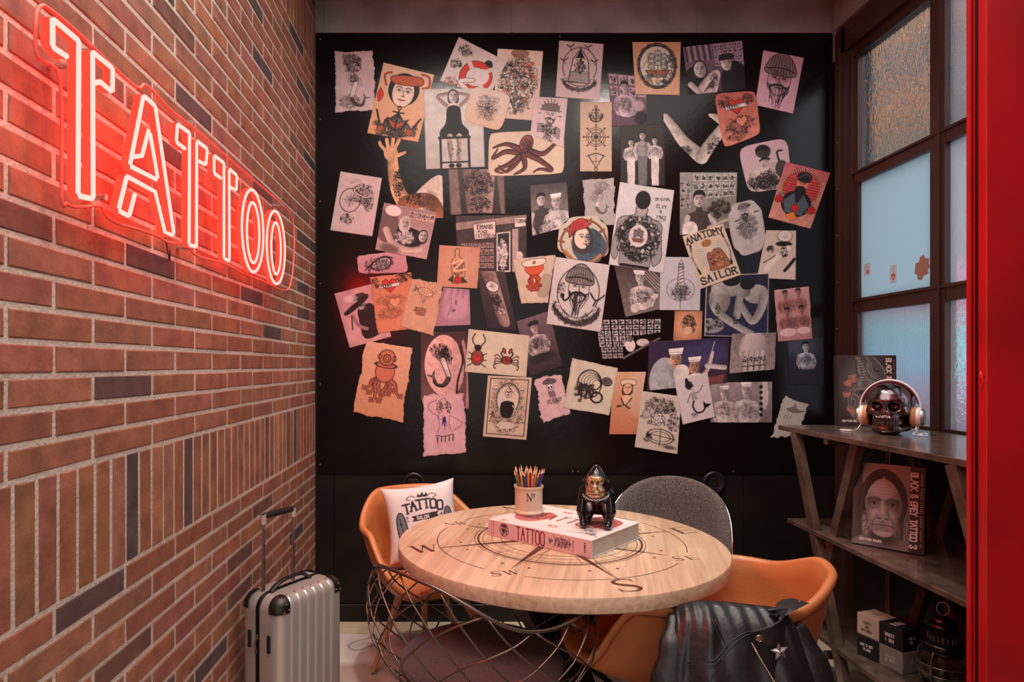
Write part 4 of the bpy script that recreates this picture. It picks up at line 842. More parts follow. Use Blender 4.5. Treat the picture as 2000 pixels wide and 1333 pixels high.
def a_armclock(c): grad(c, rgb(64, 50, 52), rgb(40, 32, 40)); c.limb([(40, -4), (50, 60), (62, 176)], 50, 38, rgb(168, 138, 130), .6); c.ell(46, 54, 22, 20, LT); m_star(c, 46, 54, 17); c.ell(46, 54, 22, 20, DK, w=3); c.ell(42, 18, 22, 16, rgb(110, 84, 80), .8, soft=4); c.curls(50, 100, 18, 22, 60, 1.8, DK); c.ell(60, 140, 12, 12, LT); m_star(c, 60, 140, 10); c.curls(58, 130, 16, 26, 24, 1.6, DK)
paper([(930,530),(986,530),(1010,648),(952,642)], DK, a_armclock, 'dark photo of an arm tattooed with a pocket watch and chain', 1)
def a_octohat(c): m_octo(c, 50, 52, 38, rgb(120, 30, 16), rgb(206, 84, 50), True, n=8, spread=.6); c.ell(50, 32, 24, 20, rgb(206, 84, 50)); c.ell(50, 32, 24, 20, rgb(120, 30, 16), w=1.4); c.poly([(24, 10), (74, 6), (72, 24), (28, 26)], rgb(226, 210, 190), 1, True, 1.6); c.ell(50, 16, 4, 5, BRN); c.poly([(72, 56), (100, 60), (100, 112), (60, 112)], DK, .35, True)
paper([(1001,507),(1085,498),(1070,592),(1018,593)], CREAM, a_octohat, 'cream sheet with an orange octopus wearing a white sailor cap', 1, .3)
def a_pipe(c):
    c.ell(50, 58, 38, 46, INK, w=2.4, a=.85); c.ell(50, 60, 28, 44, WHITE); m_face(c, 50, 50, 38, 'beanie', 1.0, w=1.7); c.line([(38, 64), (28, 76), (22, 70)], 3.4); c.ell(22, 68, 4, 5, INK); c.line([(72, 56), (84, 68), (98, 56)], 3); c.line([(84, 68), (80, 78)], 3); c.curls(18, 54, 8, 12, 12, 1.2)
    m_wreath(c, 50, 88, 38, 26, 34, 7, INK, -.1, 3.25); m_rose(c, 30, 104, 9); m_rose(c, 70, 104, 9); m_skull(c, 16, 88, 8); m_skull(c, 84, 86, 8)
paper([(1085,502),(1191,518),(1173,649),(1067,633)], WHITE, a_pipe, 'large white sheet of a bearded pipe smoker in a beanie framed by leaves', 3)
def a_couple(c): grad(c, rgb(70, 62, 60), rgb(140, 130, 126)); m_man(c, 28, 56, 26, 0, 'short', rgb(60, 54, 56)); m_man(c, 68, 68, 28, 0, 'white', rgb(200, 192, 188)); c.ell(52, 120, 30, 22, LT, .8, soft=5); c.curls(40, 116, 26, 20, 24, 1.4, DK)
paper([(1035,362),(1107,356),(1112,442),(1040,461)], MID, a_couple, 'black and white photo of a smiling couple, one in a white cap', 0)
def a_koimer(c): c.curls(60, 26, 24, 20, 30, 1.4, MID); m_mermaid(c, 52, 84, 50, MID, w=1.2); c.curls(40, 60, 22, 20, 26, 1.2, MID)
paper([(1139,352),(1200,347),(1200,440),(1143,443)], GREYP, a_koimer, 'faint grey sheet with a pencil mermaid, beside the tattooed back photo', 0, .8)
def a_redbean(c):
    c.ell(52, 54, 46, 46, BRN, w=5); [c.seg((52+40*math.cos(a*PI/5), 54+40*math.sin(a*PI/5)), (52+50*math.cos(a*PI/5), 54+50*math.sin(a*PI/5)), 5, BRN) for a in range(10)]; c.ell(62, 60, 34, 36, rgb(72, 86, 100)); m_face(c, 48, 44, 32, hair=rgb(70, 46, 40), skin=rgb(226, 206, 184), lips=RED, turn=1.5)
    c.poly([(22, 44), (24, 14), (44, 4), (60, 12), (58, 22), (34, 30)], rgb(190, 54, 50), 1, True, 1.5); [c.line([(26+k*5, 38-k*4), (30+k*6, 10)], 1.2, DK) for k in range(5)]; c.line([(16, 74), (34, 92), (60, 96), (84, 76)], 7, rgb(176, 120, 74)); c.curls(70, 50, 16, 24, 36, 1.4, rgb(44, 54, 66)); c.curls(50, 94, 30, 8, 30, 1.3)
paper([(1094,425),(1186,420),(1190,517),(1086,504)], rgb(196, 186, 166), a_redbean, 'rounded sheet of a woman in a red knitted cap inside a ship wheel', 1, 0, 2.2)
def a_elvy(c):
    c.blend(np.ones(c.X.shape)*.999, rgb(206, 202, 202)); c.noise(.05, 4); x = 46
    c.poly([(x-10, 40), (x+10, 40), (x+12, 54), (x+38, 64), (x+42, 92), (x+46, 128), (x+32, 142), (x+26, 110), (x+24, 152), (x-26, 152), (x-28, 110), (x-36, 140), (x-46, 126), (x-42, 92), (x-38, 64), (x-12, 54)], rgb(150, 144, 144), 1, True, 1.2)
    c.curls(x, 96, 38, 42, 170, 1.9, DK, .95, .22); c.blots(x, 96, 38, 40, 60, 3, [DK, MID, LT]); c.ell(x, 92, 17, 20, LT); m_ship(c, x, 92, 15, DK, MID); c.curls(x, 128, 20, 8, 22, 1.8, DK); c.line([(x-24, 148), (x+24, 148)], 6, DK); c.ell(x, 42, 9, 14, rgb(170, 158, 154)); c.ell(x, 26, 14, 17, DK)
    c.text('Original', 68, 24, 5, .9, sp=.5, rot=-.15); c.text('ELVY', 72, 36, 6.5, 1.1, sp=.5); c.text('&', 79, 45, 5, 1); c.text('1943', 73, 56, 6.5, 1.1, sp=.6); c.line([(72, 60), (90, 58)], 1)
paper([(1211,356),(1317,372),(1296,534),(1189,517)], WHITE, a_elvy, 'large white photo of a fully tattooed back with handwriting at top right', 3)
def a_flashman(c): grad(c, rgb(150, 146, 140), rgb(110, 104, 98)); flash_rows(c, 22, 2, 98, 46, 6, 3, DK, rgb(190, 186, 178)); flash_rows(c, 0, 14, 20, 60, 2, 4, DK, rgb(170, 166, 160)); m_man(c, 34, 60, 22, 0, 'short', rgb(66, 56, 50)); c.ell(72, 66, 20, 18, rgb(120, 112, 100)); c.curls(70, 66, 20, 16, 50, 1.5, DK); c.ell(18, 98, 14, 16, LT); c.line([(50, 96), (96, 84)], 4, rgb(190, 170, 150))
paper([(1328,337),(1440,337),(1437,444),(1328,460)], MID, a_flashman, 'black and white photo of a young man drawing before a wall of flash', 0)
def a_octobeard(c): m_face(c, 50, 30, 24, 'cap', .9, w=1); c.curls(52, 74, 30, 36, 90, 1.2, INK, .8, .3); m_octo(c, 52, 76, 24, INK, GREYP, False, n=7); [c.poly([(x, y), (x+16, y-3), (x+15, y+1), (x+1, y+3)], DK) for x, y in ((58, 14), (76, 36), (16, 50))]; m_anchor(c, 56, 118, 6)
paper([(1416,402),(1484,386),(1500,486),(1437,506)], rgb(178, 172, 168), a_octobeard, 'rounded grey sheet with a pencil captain whose beard turns to tentacles', 2, .2, 2)
def a_anatomy(c):
    c.ell(54, 64, 30, 36, rgb(196, 188, 176)); c.poly([(38, 84), (40, 60), (52, 52), (74, 54), (84, 84), (82, 98), (40, 98)], rgb(150, 96, 66), 1, True, 1.4); c.blots(60, 76, 18, 16, 40, 3, [rgb(150, 50, 40), rgb(90, 60, 50), rgb(196, 150, 110), DK]); c.ell(50, 42, 9, 13, rgb(214, 190, 160), 1); c.ell(48, 32, 13, 9, rgb(176, 130, 80)); c.curls(48, 32, 11, 8, 14, 1.2, BRN)
    for k in (-1, 1): c.line([(50+k*40, 26), (50+k*44, 62), (50+k*38, 96)], 5, DK); c.curls(50+k*42, 60, 4, 30, 20, 1, LT)
    [c.seg((22, 40+k*5), (34, 42+k*5), .7, MID) for k in range(9)]; [c.seg((70, 34+k*4), (84, 36+k*4), .7, MID) for k in range(6)]
    for i, ch in enumerate('ANATOMY'): c.text(ch, 5+i*13.3, 22-3.4*math.sin(PI*i/6), 15, 3, DK, serif=2)
    for i, ch in enumerate('SAILOR'): c.text(ch, 8+i*15, 122-2.5*math.sin(PI*i/5), 16, 3.2, DK, serif=2)
paper([(1333,462),(1412,437),(1448,537),(1368,565)], CREAM, a_anatomy, 'tilted cream poster reading ANATOMY SAILOR with a tattooed torso', 4)
def a_sailphoto(c): grad(c, rgb(196, 176, 160), rgb(206, 190, 178)); c.ell(64, 18, 26, 20, rgb(150, 130, 120)); c.ell(64, 16, 22, 16, LT); m_anchor(c, 64, 16, 8); c.ell(62, 40, 26, 8, DK); c.line([(20, 116), (44, 82), (76, 52)], 16, rgb(226, 210, 200)); c.curls(64, 66, 12, 16, 26, 1.6, DK); c.blots(26, 56, 12, 12, 8, 6, [DK]); c.line([(8, 100), (40, 76)], 3, DK, sm=False); c.line([(70, 120), (96, 84)], 9, DK, sm=False)
paper([(1497,450),(1555,451),(1554,547),(1479,543)], CREAM, a_sailphoto, 'washed-out photo of a sailor cap and tattooed arms, under the turban print', 1)
def a_leaning(c): grad(c, rgb(70, 50, 48), rgb(120, 112, 108)); [c.seg((50+k*8, 0), (96+k*8, 60), 2, rgb(170, 160, 152)) for k in range(5)]; m_man(c, 54, 38, 24, 26, 'white'); c.line([(36, 76), (60, 84), (90, 72)], 12, LT); c.curls(60, 80, 26, 8, 26, 1.4, DK); c.ell(30, 96, 12, 10, rgb(200, 186, 180))
paper([(1200,520),(1288,530),(1290,604),(1222,620)], DK, a_leaning, 'black and white photo of a bare-chested sailor leaning on a rail', 1)
def a_light(c): c.poly([(42, 72), (46, 26), (56, 26), (60, 72)], LT, 1, False, 1.4); [c.line([(43+k*.3, 66-k*8), (59-k*.4, 60-k*8)], 2, sm=False) for k in range(5)]; c.poly([(44, 26), (58, 26), (56, 16), (46, 16)], MID, .6, False, 1.2); c.line([(46, 15), (51, 6), (56, 15)], 1.4, sm=False); c.ell(51, 80, 34, 28, MID, .6, w=2.6); m_wheel(c, 51, 92, 18); c.curls(51, 84, 26, 20, 46, 1.2, INK, .8, .3); c.line([(51, 70), (51, 128)], 1.4, sm=False)
paper([(1290,502),(1370,503),(1367,607),(1288,606)], rgb(190, 188, 194), a_light, 'pale grey sheet with a lighthouse over a ship wheel', 2)
def a_wrest(c):
    grad(c, rgb(30, 28, 48), rgb(36, 36, 70)); sk = rgb(176, 172, 168)
    c.ball(34, 22, 26, 14, sk); c.ball(22, 40, 17, 24, sk, .6); c.limb([(54, 34), (50, 66)], 12, 9, sk, .6); c.limb([(12, 34), (20, 60), (54, 84), (74, 94)], 15, 9, sk, .6); c.ball(40, 10, 14, 9, DK); c.ball(80, 32, 20, 15, sk); c.ball(60, 26, 11, 12, rgb(150, 146, 142), .6); c.ball(66, 16, 12, 9, DK); c.limb([(56, 48), (74, 74), (88, 56), (92, 36)], 10, 15, sk, .6); c.ell(26, 42, 12, 12, MID, .5, soft=3); c.curls(20, 56, 5, 10, 10, 1.2, DK); c.curls(48, 72, 4, 8, 8, 1.2, DK); c.ell(10, 82, 20, 12, rgb(150, 148, 150)); c.curls(14, 80, 16, 12, 14, 1.8, DK); c.edge(LT, 2, 1)
paper([(1380,538),(1502,534),(1500,659),(1376,657)], DK, a_wrest, 'large navy-toned photo of two men with folded tattooed arms, white border', 1)
def a_four(c): grad(c, rgb(196, 150, 146), rgb(180, 130, 128)); [m_man(c, x, y, 17, 16, 'short', skin=s, col=rgb(70, 36, 40)) for x, y, s in ((30, 26, rgb(176, 120, 112)), (68, 24, rgb(186, 130, 122)), (32, 76, rgb(170, 110, 106)), (74, 74, rgb(176, 118, 112)))]; c.ell(30, 126, 24, 12, rgb(226, 190, 190)); c.ell(76, 124, 20, 10, rgb(226, 190, 190))
paper([(1512,567),(1580,560),(1587,662),(1520,668)], PINKW, a_four, 'reddish photo of four tattooed men in two rows', 1, .3)
def a_boy(c): c.blend(np.ones(c.X.shape)*.999, rgb(32, 34, 48)); c.ell(40, 24, 44, 30, rgb(78, 86, 104), .6, soft=14); m_man(c, 50, 36, 20, 60, 'short', skin=rgb(196, 200, 210), col=rgb(50, 56, 74)); c.ell(50, 100, 50, 16, rgb(32, 34, 48), 1, soft=7)
paper([(1538,662),(1608,660),(1610,752),(1542,752)], DK, a_boy, 'ghostly blue print of a tattooed youth fading into the board, right edge', 0)
def a_diver(c):
    grad(c, rgb(210, 164, 134), rgb(200, 140, 104)); m_octo(c, 50, 66, 44, rgb(96, 40, 34), rgb(190, 112, 84), False, n=8, spread=.9); c.ell(50, 58, 20, 22, rgb(190, 112, 84)); c.ell(50, 58, 20, 22, rgb(96, 40, 34), w=2); c.ell(50, 44, 22, 6, rgb(170, 100, 76)); c.ell(50, 44, 22, 6, DK, w=1.6); c.ell(50, 28, 17, 16, rgb(186, 110, 84)); c.ell(50, 28, 17, 16, DK, w=2); c.ell(50, 30, 8, 8, DK, w=2); c.ell(50, 30, 4, 4, DK, w=1.4); c.ell(34, 28, 4, 5, DK, w=1.4); c.ell(66, 28, 4, 5, DK, w=1.4)
paper([(715,666),(806,680),(785,825),(690,806)], ORNG, a_diver, 'torn orange sheet with an octopus in a diving helmet, lower left of the board', 2, 1)
def a_shoulder(c): grad(c, rgb(60, 36, 36), rgb(110, 76, 74)); c.ball(50, 72, 42, 66, rgb(230, 182, 176), .35); c.line([(84, 30), (90, 60), (78, 100), (74, 150)], 4, DK); m_mermaid(c, 48, 84, 48, DK, w=1.8, flip=-1); c.curls(40, 40, 22, 16, 30, 1.7, DK); c.line([(92, 20), (100, 80), (96, 150)], 6, rgb(170, 130, 130))
paper([(822,650),(911,648),(916,800),(822,782)], DK, a_shoulder, 'dark-edged photo of a shoulder tattooed with a mermaid', 0)
def a_sketch(c):
    l = rgb(120, 70, 92); c.line([(50, 10), (42, 18), (42, 30), (50, 36), (58, 30), (58, 18)], 1.2, l, close=True); m_face(c, 50, 28, 17, hair=None, col=DK); c.curls(40, 32, 8, 16, 16, 1.3, DK); c.curls(62, 32, 8, 16, 16, 1.3, DK); c.line([(36, 52), (20, 42), (12, 24), (34, 14)], 1.5, l); c.line([(64, 52), (86, 66), (92, 76), (74, 88)], 1.5, l); c.line([(36, 52), (38, 74), (34, 92)], 1.5, l); c.line([(64, 52), (62, 74), (68, 92)], 1.5, l)
    c.poly([(46, 56), (54, 56), (57, 84), (53, 68), (51, 88), (49, 68), (44, 80)], rgb(46, 36, 90)); c.line([(30, 98), (50, 102), (70, 98), (68, 110)], 1.8, DK); [c.seg((34+k*9, 102), (33+k*9, 114), 2.4, DK) for k in range(5)]; c.line([(30, 98), (34, 120)], 1.4, DK); c.ell(44, 56, 9, 4, l, w=1)
paper([(826,772),(905,768),(912,885),(828,892)], rgb(212, 170, 178), a_sketch, 'torn pink sheet with a sketched sailor girl and navy tie, lowest on the left', 3, 1)
def a_crab(c): vign(c, 50, 36, 60, .5, rgb(176, 136, 100)); m_crab(c, 66, 44, 16, DK, rgb(170, 60, 50)); c.ell(18, 44, 10, 12, rgb(140, 70, 56)); m_heart(c, 18, 46, 8, RED, DK); c.ell(18, 28, 6, 5, DK); c.line([(14, 26), (8, 16), (12, 6)], 2); c.line([(22, 26), (29, 16), (25, 6)], 2); [c.line([(18+k*8, 40+j*7), (18+k*15, 36+j*11)], 1.7) for k in (-1, 1) for j in range(3)]; c.ell(18, 44, 10, 12, DK, w=1.2)
paper([(915,643),(1034,656),(1028,737),(908,727)], rgb(206, 200, 176), a_crab, 'pale green-cream sheet with a stag beetle and a red crab', 2)
def a_skullady(c):
    [c.line([(x0, 6), (x1, 6), (x1, 134), (x0, 134)], 2.2, sm=False, close=True) for x0, x1 in ((7, 93),)]; c.ell(50, 50, 26, 34, INK, w=2); c.curls(50, 70, 40, 62, 90, 1.5, INK, .8, .18); c.ell(50, 54, 24, 32, rgb(214, 198, 186)); m_face(c, 50, 38, 15, w=1.2); c.poly([(42, 16), (66, 44), (52, 24)], DK); c.poly([(36, 60), (64, 60), (60, 92), (38, 92)], DK, 1, True); c.line([(62, 66), (74, 86), (58, 96)], 4, INK); c.line([(62, 66), (74, 86), (58, 96)], 2, LT); [m_skull(c, x, y, 12) for x, y in ((20, 32), (80, 32))]; [m_rose(c, x, 100, 9) for x in (20, 80)]; c.ell(50, 112, 20, 8, LT, .9)
paper([(953,734),(1039,738),(1028,860),(943,853)], CREAM, a_skullady, 'cream sheet of a veiled woman in an ornate frame of skulls and roses', 2)
def a_capman(c): grad(c, rgb(110, 86, 96), rgb(44, 34, 40)); m_man(c, 46, 50, 25, 60, 'cap', skin=rgb(196, 176, 178)); c.ell(46, 126, 40, 16, rgb(36, 30, 34), 1, soft=5)
paper([(1009,628),(1072,608),(1099,716),(1035,736)], DK, a_capman, 'tilted dark photo of a man in a beret with a tattooed chest', 1)
def a_sailskull(c): m_skull(c, 52, 44, 24); c.poly([(34, 26), (30, 16), (56, 8), (76, 18), (72, 28)], MID, 1, True, 1.8); m_anchor(c, 52, 10, 9); [c.line([(40+k*3, 56), (44+k*2.5, 76)], 1.8, DK) for k in range(9)]; m_wheel(c, 66, 96, 14); c.curls(54, 90, 30, 14, 22, 1.5)
paper([(1043,742),(1095,730),(1113,810),(1060,825)], rgb(212, 180, 182), a_sailskull, 'small torn pink sheet with a bearded skull captain', 1, 1.2)
def a_swirl(c): c.ell(46, 46, 26, 30, INK, w=2.6); [c.ell(46+k*3, 40+k, 24-k*3, 20-k*2, INK, w=1.3) for k in range(6)]; m_octo(c, 38, 52, 26, DK, MID, False, n=8, spread=1.8); c.ell(82, 34, 11, 9, MID, .9); c.ell(82, 34, 11, 9, INK, w=1.8); c.curls(82, 34, 9, 7, 14, 1); c.ell(66, 72, 12, 11, INK, w=4); c.curls(40, 62, 22, 16, 30, 1.5)
paper([(1118,700),(1207,720),(1190,812),(1100,797)], rgb(208, 200, 178), a_swirl, 'cream sheet with a grey sea monster coiled in a swirl', 2, .3)
def a_orgirl(c): grad(c, rgb(208, 160, 128), rgb(190, 116, 82)); c.ell(90, 60, 40, 90, rgb(206, 180, 160), .5, soft=10); m_face(c, 48, 58, 28, hair=DK, skin=rgb(226, 176, 140), lips=rgb(150, 30, 30)); c.poly([(26, 46), (28, 28), (68, 28), (72, 46), (48, 40)], rgb(226, 196, 170), 1, True, 1.6); c.poly([(34, 84), (62, 84), (58, 112), (48, 120), (38, 110)], rgb(224, 180, 146), 1, True); c.line([(30, 92), (46, 116), (66, 90)], 4, DK); c.poly([(46, 114), (20, 116), (14, 124), (30, 122)], DK, .9); c.poly([(48, 114), (66, 126), (62, 130), (46, 120)], DK, .9)
paper([(1200,727),(1262,727),(1242,849),(1190,849)], ORNG, a_orgirl, 'narrow orange sheet with a sailor girl and a knotted neckerchief', 1)
def a_roses(c): c.blend(np.ones(c.X.shape)*.3, rgb(190, 178, 168)); c.curls(50, 30, 40, 20, 60, 1.6); m_rose(c, 46, 62, 20, INK, LT); m_rose(c, 18, 54, 13, INK, LT); m_rose(c, 76, 34, 13); c.ell(88, 66, 22, 26, LT, .8); c.curls(86, 66, 16, 22, 36, 1.3); c.ell(56, 104, 32, 18, INK, w=2); c.ell(56, 104, 24, 12, INK, w=1.4); c.seg((56, 84), (56, 128), 2, INK); c.seg((24, 100), (94, 106), 1.8, INK); c.blots(24, 112, 14, 10, 12, 5, [DK, MID]); c.ell(80, 126, 16, 5, DK, .8, soft=2)
paper([(1254,764),(1331,775),(1323,888),(1240,874)], rgb(204, 188, 172), a_roses, 'cream-grey sheet with roses above a sea compass, lowest on the board', 3)
def a_flashshop(c): flash_rows(c, 2, 2, 100, 46, 9, 5, DK, rgb(200, 190, 192)); c.poly([(50, 30), (100, 24), (100, 66), (60, 66)], rgb(30, 24, 26)); flash_rows(c, 4, 46, 40, 64, 4, 2, DK, rgb(180, 170, 172)); c.ell(52, 44, 8, 10, LT); c.ell(52, 34, 5, 5, MID); c.ell(72, 40, 10, 6, LT, .8); c.line([(40, 64), (98, 34)], 3, MID, sm=False)
paper([(1160,622),(1292,620),(1288,704),(1172,708)], BOARD, a_flashshop, 'black and white cut-out of a shop wall covered in flash sheets', 0, drop=BOARD)
def a_sepia(c): vign(c, 50, 50, 56, 1.2, rgb(150, 80, 44)); c.curls(54, 46, 26, 34, 60, 1.8, DK, .9, .3); c.ell(50, 70, 16, 14, rgb(222, 180, 150), .8); c.line([(30, 30), (50, 16), (70, 30)], 2.4)
paper([(1318,608),(1372,608),(1370,668),(1315,668)], rgb(206, 150, 112), a_sepia, 'small brown-edged square with a scroll tattoo', 0)
def a_sailors(c):
    grad(c, rgb(46, 30, 62), rgb(60, 36, 50)); c.ell(70, 20, 30, 16, rgb(60, 54, 96), .9, soft=5); c.ball(20, 46, 18, 26, rgb(176, 176, 180), .5); c.limb([(26, 40), (34, 56), (46, 54)], 12, 8, rgb(176, 176, 180)); m_face(c, 34, 24, 15, 'white', photo=1, skin=rgb(214, 160, 130)); c.ell(42, 40, 10, 10, LT); m_face(c, 58, 34, 13, 'white', photo=1, skin=rgb(206, 150, 120)); c.ell(60, 50, 12, 8, LT); c.limb([(62, 50), (74, 40), (80, 18)], 6, 4, rgb(224, 190, 176)); c.limb([(8, 64), (34, 62), (50, 54)], 7, 4, rgb(206, 140, 104)); c.limb([(74, 34), (96, 38)], 6, 6, LT); c.line([(78, 22), (82, 4)], .8, LT); c.poly([(74, 48), (98, 46), (94, 66), (76, 66)], rgb(110, 60, 60), 1, False, 1)
paper([(1268,668),(1424,660),(1420,748),(1264,764)], DK, a_sailors, 'painterly print of sailors in white caps tattooing one another', 2)
def a_fist(c): grad(c, rgb(130, 118, 116), rgb(150, 138, 134)); c.noise(.3, 18); sk = rgb(208, 192, 188); c.ball(50, 26, 28, 30, sk, .45); c.limb([(28, 12), (22, 34), (26, 52)], 12, 9, sk); [c.limb([(33+k*12, 44), (32+k*12, 64), (33+k*12, 80)], 13, 11, sk, .5) for k in range(4)]; [c.seg((39+k*14, 56), (39+k*14, 82), 2, DK) for k in range(3)]; [c.curls(32+k*14, 58, 6, 6, 7, 1.5, DK) for k in range(4)]; [c.line([(27+k*14, 74), (32+k*14, 72), (37+k*14, 74)], 2, DK) for k in range(4)]
paper([(1430,652),(1516,650),(1513,722),(1425,730)], MID, a_fist, 'grey photo of a fist with tattooed knuckles', 2, .2)
def a_merskel(c): c.poly([(30, 10), (36, 4), (44, 20), (52, 30), (46, 40), (30, 34)], DK, 1, True); c.curls(40, 26, 12, 14, 24, 1.6); m_skull(c, 48, 40, 8); [c.line([(40, 52+k*4), (48, 50+k*4), (56, 53+k*4)], 1.4) for k in range(6)]; c.line([(58, 54), (70, 48), (80, 34)], 2.2); c.line([(38, 54), (30, 70), (26, 78)], 2.2); c.line([(46, 76), (40, 92), (48, 112), (66, 114), (76, 104)], 5); c.poly([(74, 106), (96, 96), (80, 92), (74, 82)], DK, 1, True); c.curls(40, 118, 12, 8, 10, 1.4)
paper([(1317,741),(1382,729),(1396,815),(1334,830)], rgb(206, 192, 194), a_merskel, 'tilted white sheet with a skeletal mermaid', 4)
def a_two(c): grad(c, rgb(150, 136, 138), rgb(120, 108, 112)); m_man(c, 22, 26, 15, 18, 'white'); m_man(c, 58, 24, 17, 10, 'white', rgb(206, 196, 196)); c.ell(88, 20, 6, 24, LT, .8); [c.ell(82, 8+k*9, 3, 3, DK) for k in range(6)]
paper([(1388,748),(1508,746),(1508,826),(1388,826)], MID, a_two, 'black and white photo of two seated sailors, right of the skeletal mermaid', 1)
def a_manta(c): c.poly([(24, 40), (46, 30), (52, 14), (60, 30), (74, 36), (98, 32), (74, 44), (54, 48), (40, 46)], MID, .8, False, 1.8); [c.line([(26+k*12, 62), (24+k*12, 74)], 2.4) for k in range(3)]
paper([(1532,773),(1578,792),(1560,850),(1507,856)], rgb(186, 182, 172), a_manta, 'torn pale note with a ray drawing, just above the shelf end', 1, 1.2)
# ---------------------------------------------------------------- wall sockets
def socket(px, py, label):
    c = wall_pt(px, py, 0); y = ZB-.005
    t = empty('wall_socket', (c[0], y, c[2]), label, 'socket', None)
    def ring(b, prof, n=28):
        vs = [(c[0]+r*math.cos(2*PI*k/n), y-d, c[2]+r*math.sin(2*PI*k/n)) for r, d in prof for k in range(n)]
        b.add(vs, [(i*n+k, i*n+(k+1) % n, (i+1)*n+(k+1) % n, (i+1)*n+k) for i in range(len(prof)-1) for k in range(n)])
    b = MB(); ring(b, [(.064, 0), (.064, .006), (.060, .012), (.050, .014), (.046, .010), (.0001, .010)]); b.build('plate', M['rubber'], t, smooth=True)
    b = MB(); b.rbox((c[0]-.026, y-.016, c[2]-.026), (c[0]+.026, y-.008, c[2]+.026), .003); b.build('insert', M['rubber'], t)
    b = MB(); s = .027
    for q0, q1 in (((-s, -s), (s, -s)), ((s, -s), (s, s)), ((s, s), (-s, s)), ((-s, s), (-s, -s))):
        b.tube([(c[0]+q0[0], y-.016, c[2]+q0[1]), (c[0]+q1[0], y-.016, c[2]+q1[1])], .0014, 6)
    b.tube([(c[0]-.006, y-.017, c[2]-.008), (c[0]-.006, y-.017, c[2]+.008)], .0018, 6); b.build('rim', M['bolt'], t)
socket(808, 946, 'round black wall socket behind the left tan chair'); socket(1395, 944, 'round black wall socket beside the grey chair back')

# ---------------------------------------------------------------- rug
def rug_mat():
    m = bpy.data.materials.new('rug'); m.use_nodes = True; nt = m.node_tree; p = nt.nodes['Principled BSDF']; p.inputs['Roughness'].default_value = .95
    tc = node(nt, 'ShaderNodeTexCoord'); n = node(nt, 'ShaderNodeTexNoise'); n.inputs['Scale'].default_value = 1.6; n.inputs['Detail'].default_value = 3; nt.links.new(tc.outputs['Object'], n.inputs['Vector'])
    r = node(nt, 'ShaderNodeValToRGB'); e = r.color_ramp.elements; e[0].position = .44; e[0].color = (*rgb(176, 150, 140), 1); e[1].position = .5; e[1].color = (*rgb(214, 204, 196), 1)
    for pos, c in ((.56, rgb(206, 196, 190)), (.565, rgb(120, 110, 108)), (.575, rgb(210, 200, 194)), (.63, rgb(150, 140, 136)), (.64, rgb(214, 206, 200))):
        q = e.new(pos); q.color = (*c, 1)
    nt.links.new(n.outputs['Fac'], r.inputs[0]); nt.links.new(r.outputs[0], p.inputs['Base Color'])
    n2 = node(nt, 'ShaderNodeTexNoise'); n2.inputs['Scale'].default_value = 300; nt.links.new(tc.outputs['Object'], n2.inputs['Vector']); bp = node(nt, 'ShaderNodeBump'); bp.inputs['Strength'].default_value = .4; bp.inputs['Distance'].default_value = .004
    nt.links.new(n2.outputs['Fac'], bp.inputs['Height']); nt.links.new(bp.outputs[0], p.inputs['Normal']); return m
b = MB(); b.rbox((-.74, 1.35, .0), (1.42, 3.30, .008), .003, 2); tag(b.build('rug', rug_mat()), 'large pale rug with a faded grey map-like pattern under the round table', 'rug')

# ---------------------------------------------------------------- round table
TC = Vector((.373, 2.386, 0)); TR_ = .60; TH = .75
def wood_top():
    m = bpy.data.materials.new('oak_boards'); m.use_nodes = True; nt = m.node_tree; p = nt.nodes['Principled BSDF']; p.inputs['Roughness'].default_value = .42
    tc = node(nt, 'ShaderNodeTexCoord'); mp = node(nt, 'ShaderNodeMapping'); mp.inputs['Rotation'].default_value = (0, 0, math.radians(-76)); nt.links.new(tc.outputs['Object'], mp.inputs[0])
    br = node(nt, 'ShaderNodeTexBrick'); br.offset = .37; br.inputs['Scale'].default_value = 1; br.inputs['Brick Width'].default_value = 2.4; br.inputs['Row Height'].default_value = .105; br.inputs['Mortar Size'].default_value = 0
    br.inputs['Color1'].default_value = (*rgb(212, 186, 160), 1); br.inputs['Color2'].default_value = (*rgb(196, 164, 136), 1); nt.links.new(mp.outputs[0], br.inputs['Vector'])
    m2 = node(nt, 'ShaderNodeMapping'); m2.inputs['Scale'].default_value = (1.2, 22, 22); nt.links.new(mp.outputs[0], m2.inputs[0])
    n = node(nt, 'ShaderNodeTexNoise'); n.inputs['Scale'].default_value = 2.2; n.inputs['Detail'].default_value = 8; n.inputs['Distortion'].default_value = .6; nt.links.new(m2.outputs[0], n.inputs['Vector'])
    r = node(nt, 'ShaderNodeValToRGB'); r.color_ramp.elements[0].position = .3; r.color_ramp.elements[0].color = (.74, .68, .62, 1); r.color_ramp.elements[1].position = .62; r.color_ramp.elements[1].color = (1.04, 1.02, 1, 1); nt.links.new(n.outputs['Fac'], r.inputs[0])
    mx = node(nt, 'ShaderNodeMixRGB', blend_type='MULTIPLY'); mx.inputs[0].default_value = 1; nt.links.new(br.outputs[0], mx.inputs[1]); nt.links.new(r.outputs[0], mx.inputs[2]); nt.links.new(mx.outputs[0], p.inputs['Base Color']); return m
table = empty('round_table', TC, 'round oak table with a compass rose burnt into its top', 'table')
b = MB(); b.lathe([(0, TH-.05), (TR_-.006, TH-.05), (TR_-.001, TH-.046), (TR_, TH-.04), (TR_, TH-.007), (TR_-.002, TH-.002), (TR_-.007, TH), (.3, TH), (0, TH)], 128, c=(0, 0, 0))
b.v = [(v[0]+TC.x, v[1]+TC.y, v[2]) for v in b.v]; b.build('tabletop', wood_top(), table, smooth='auto')
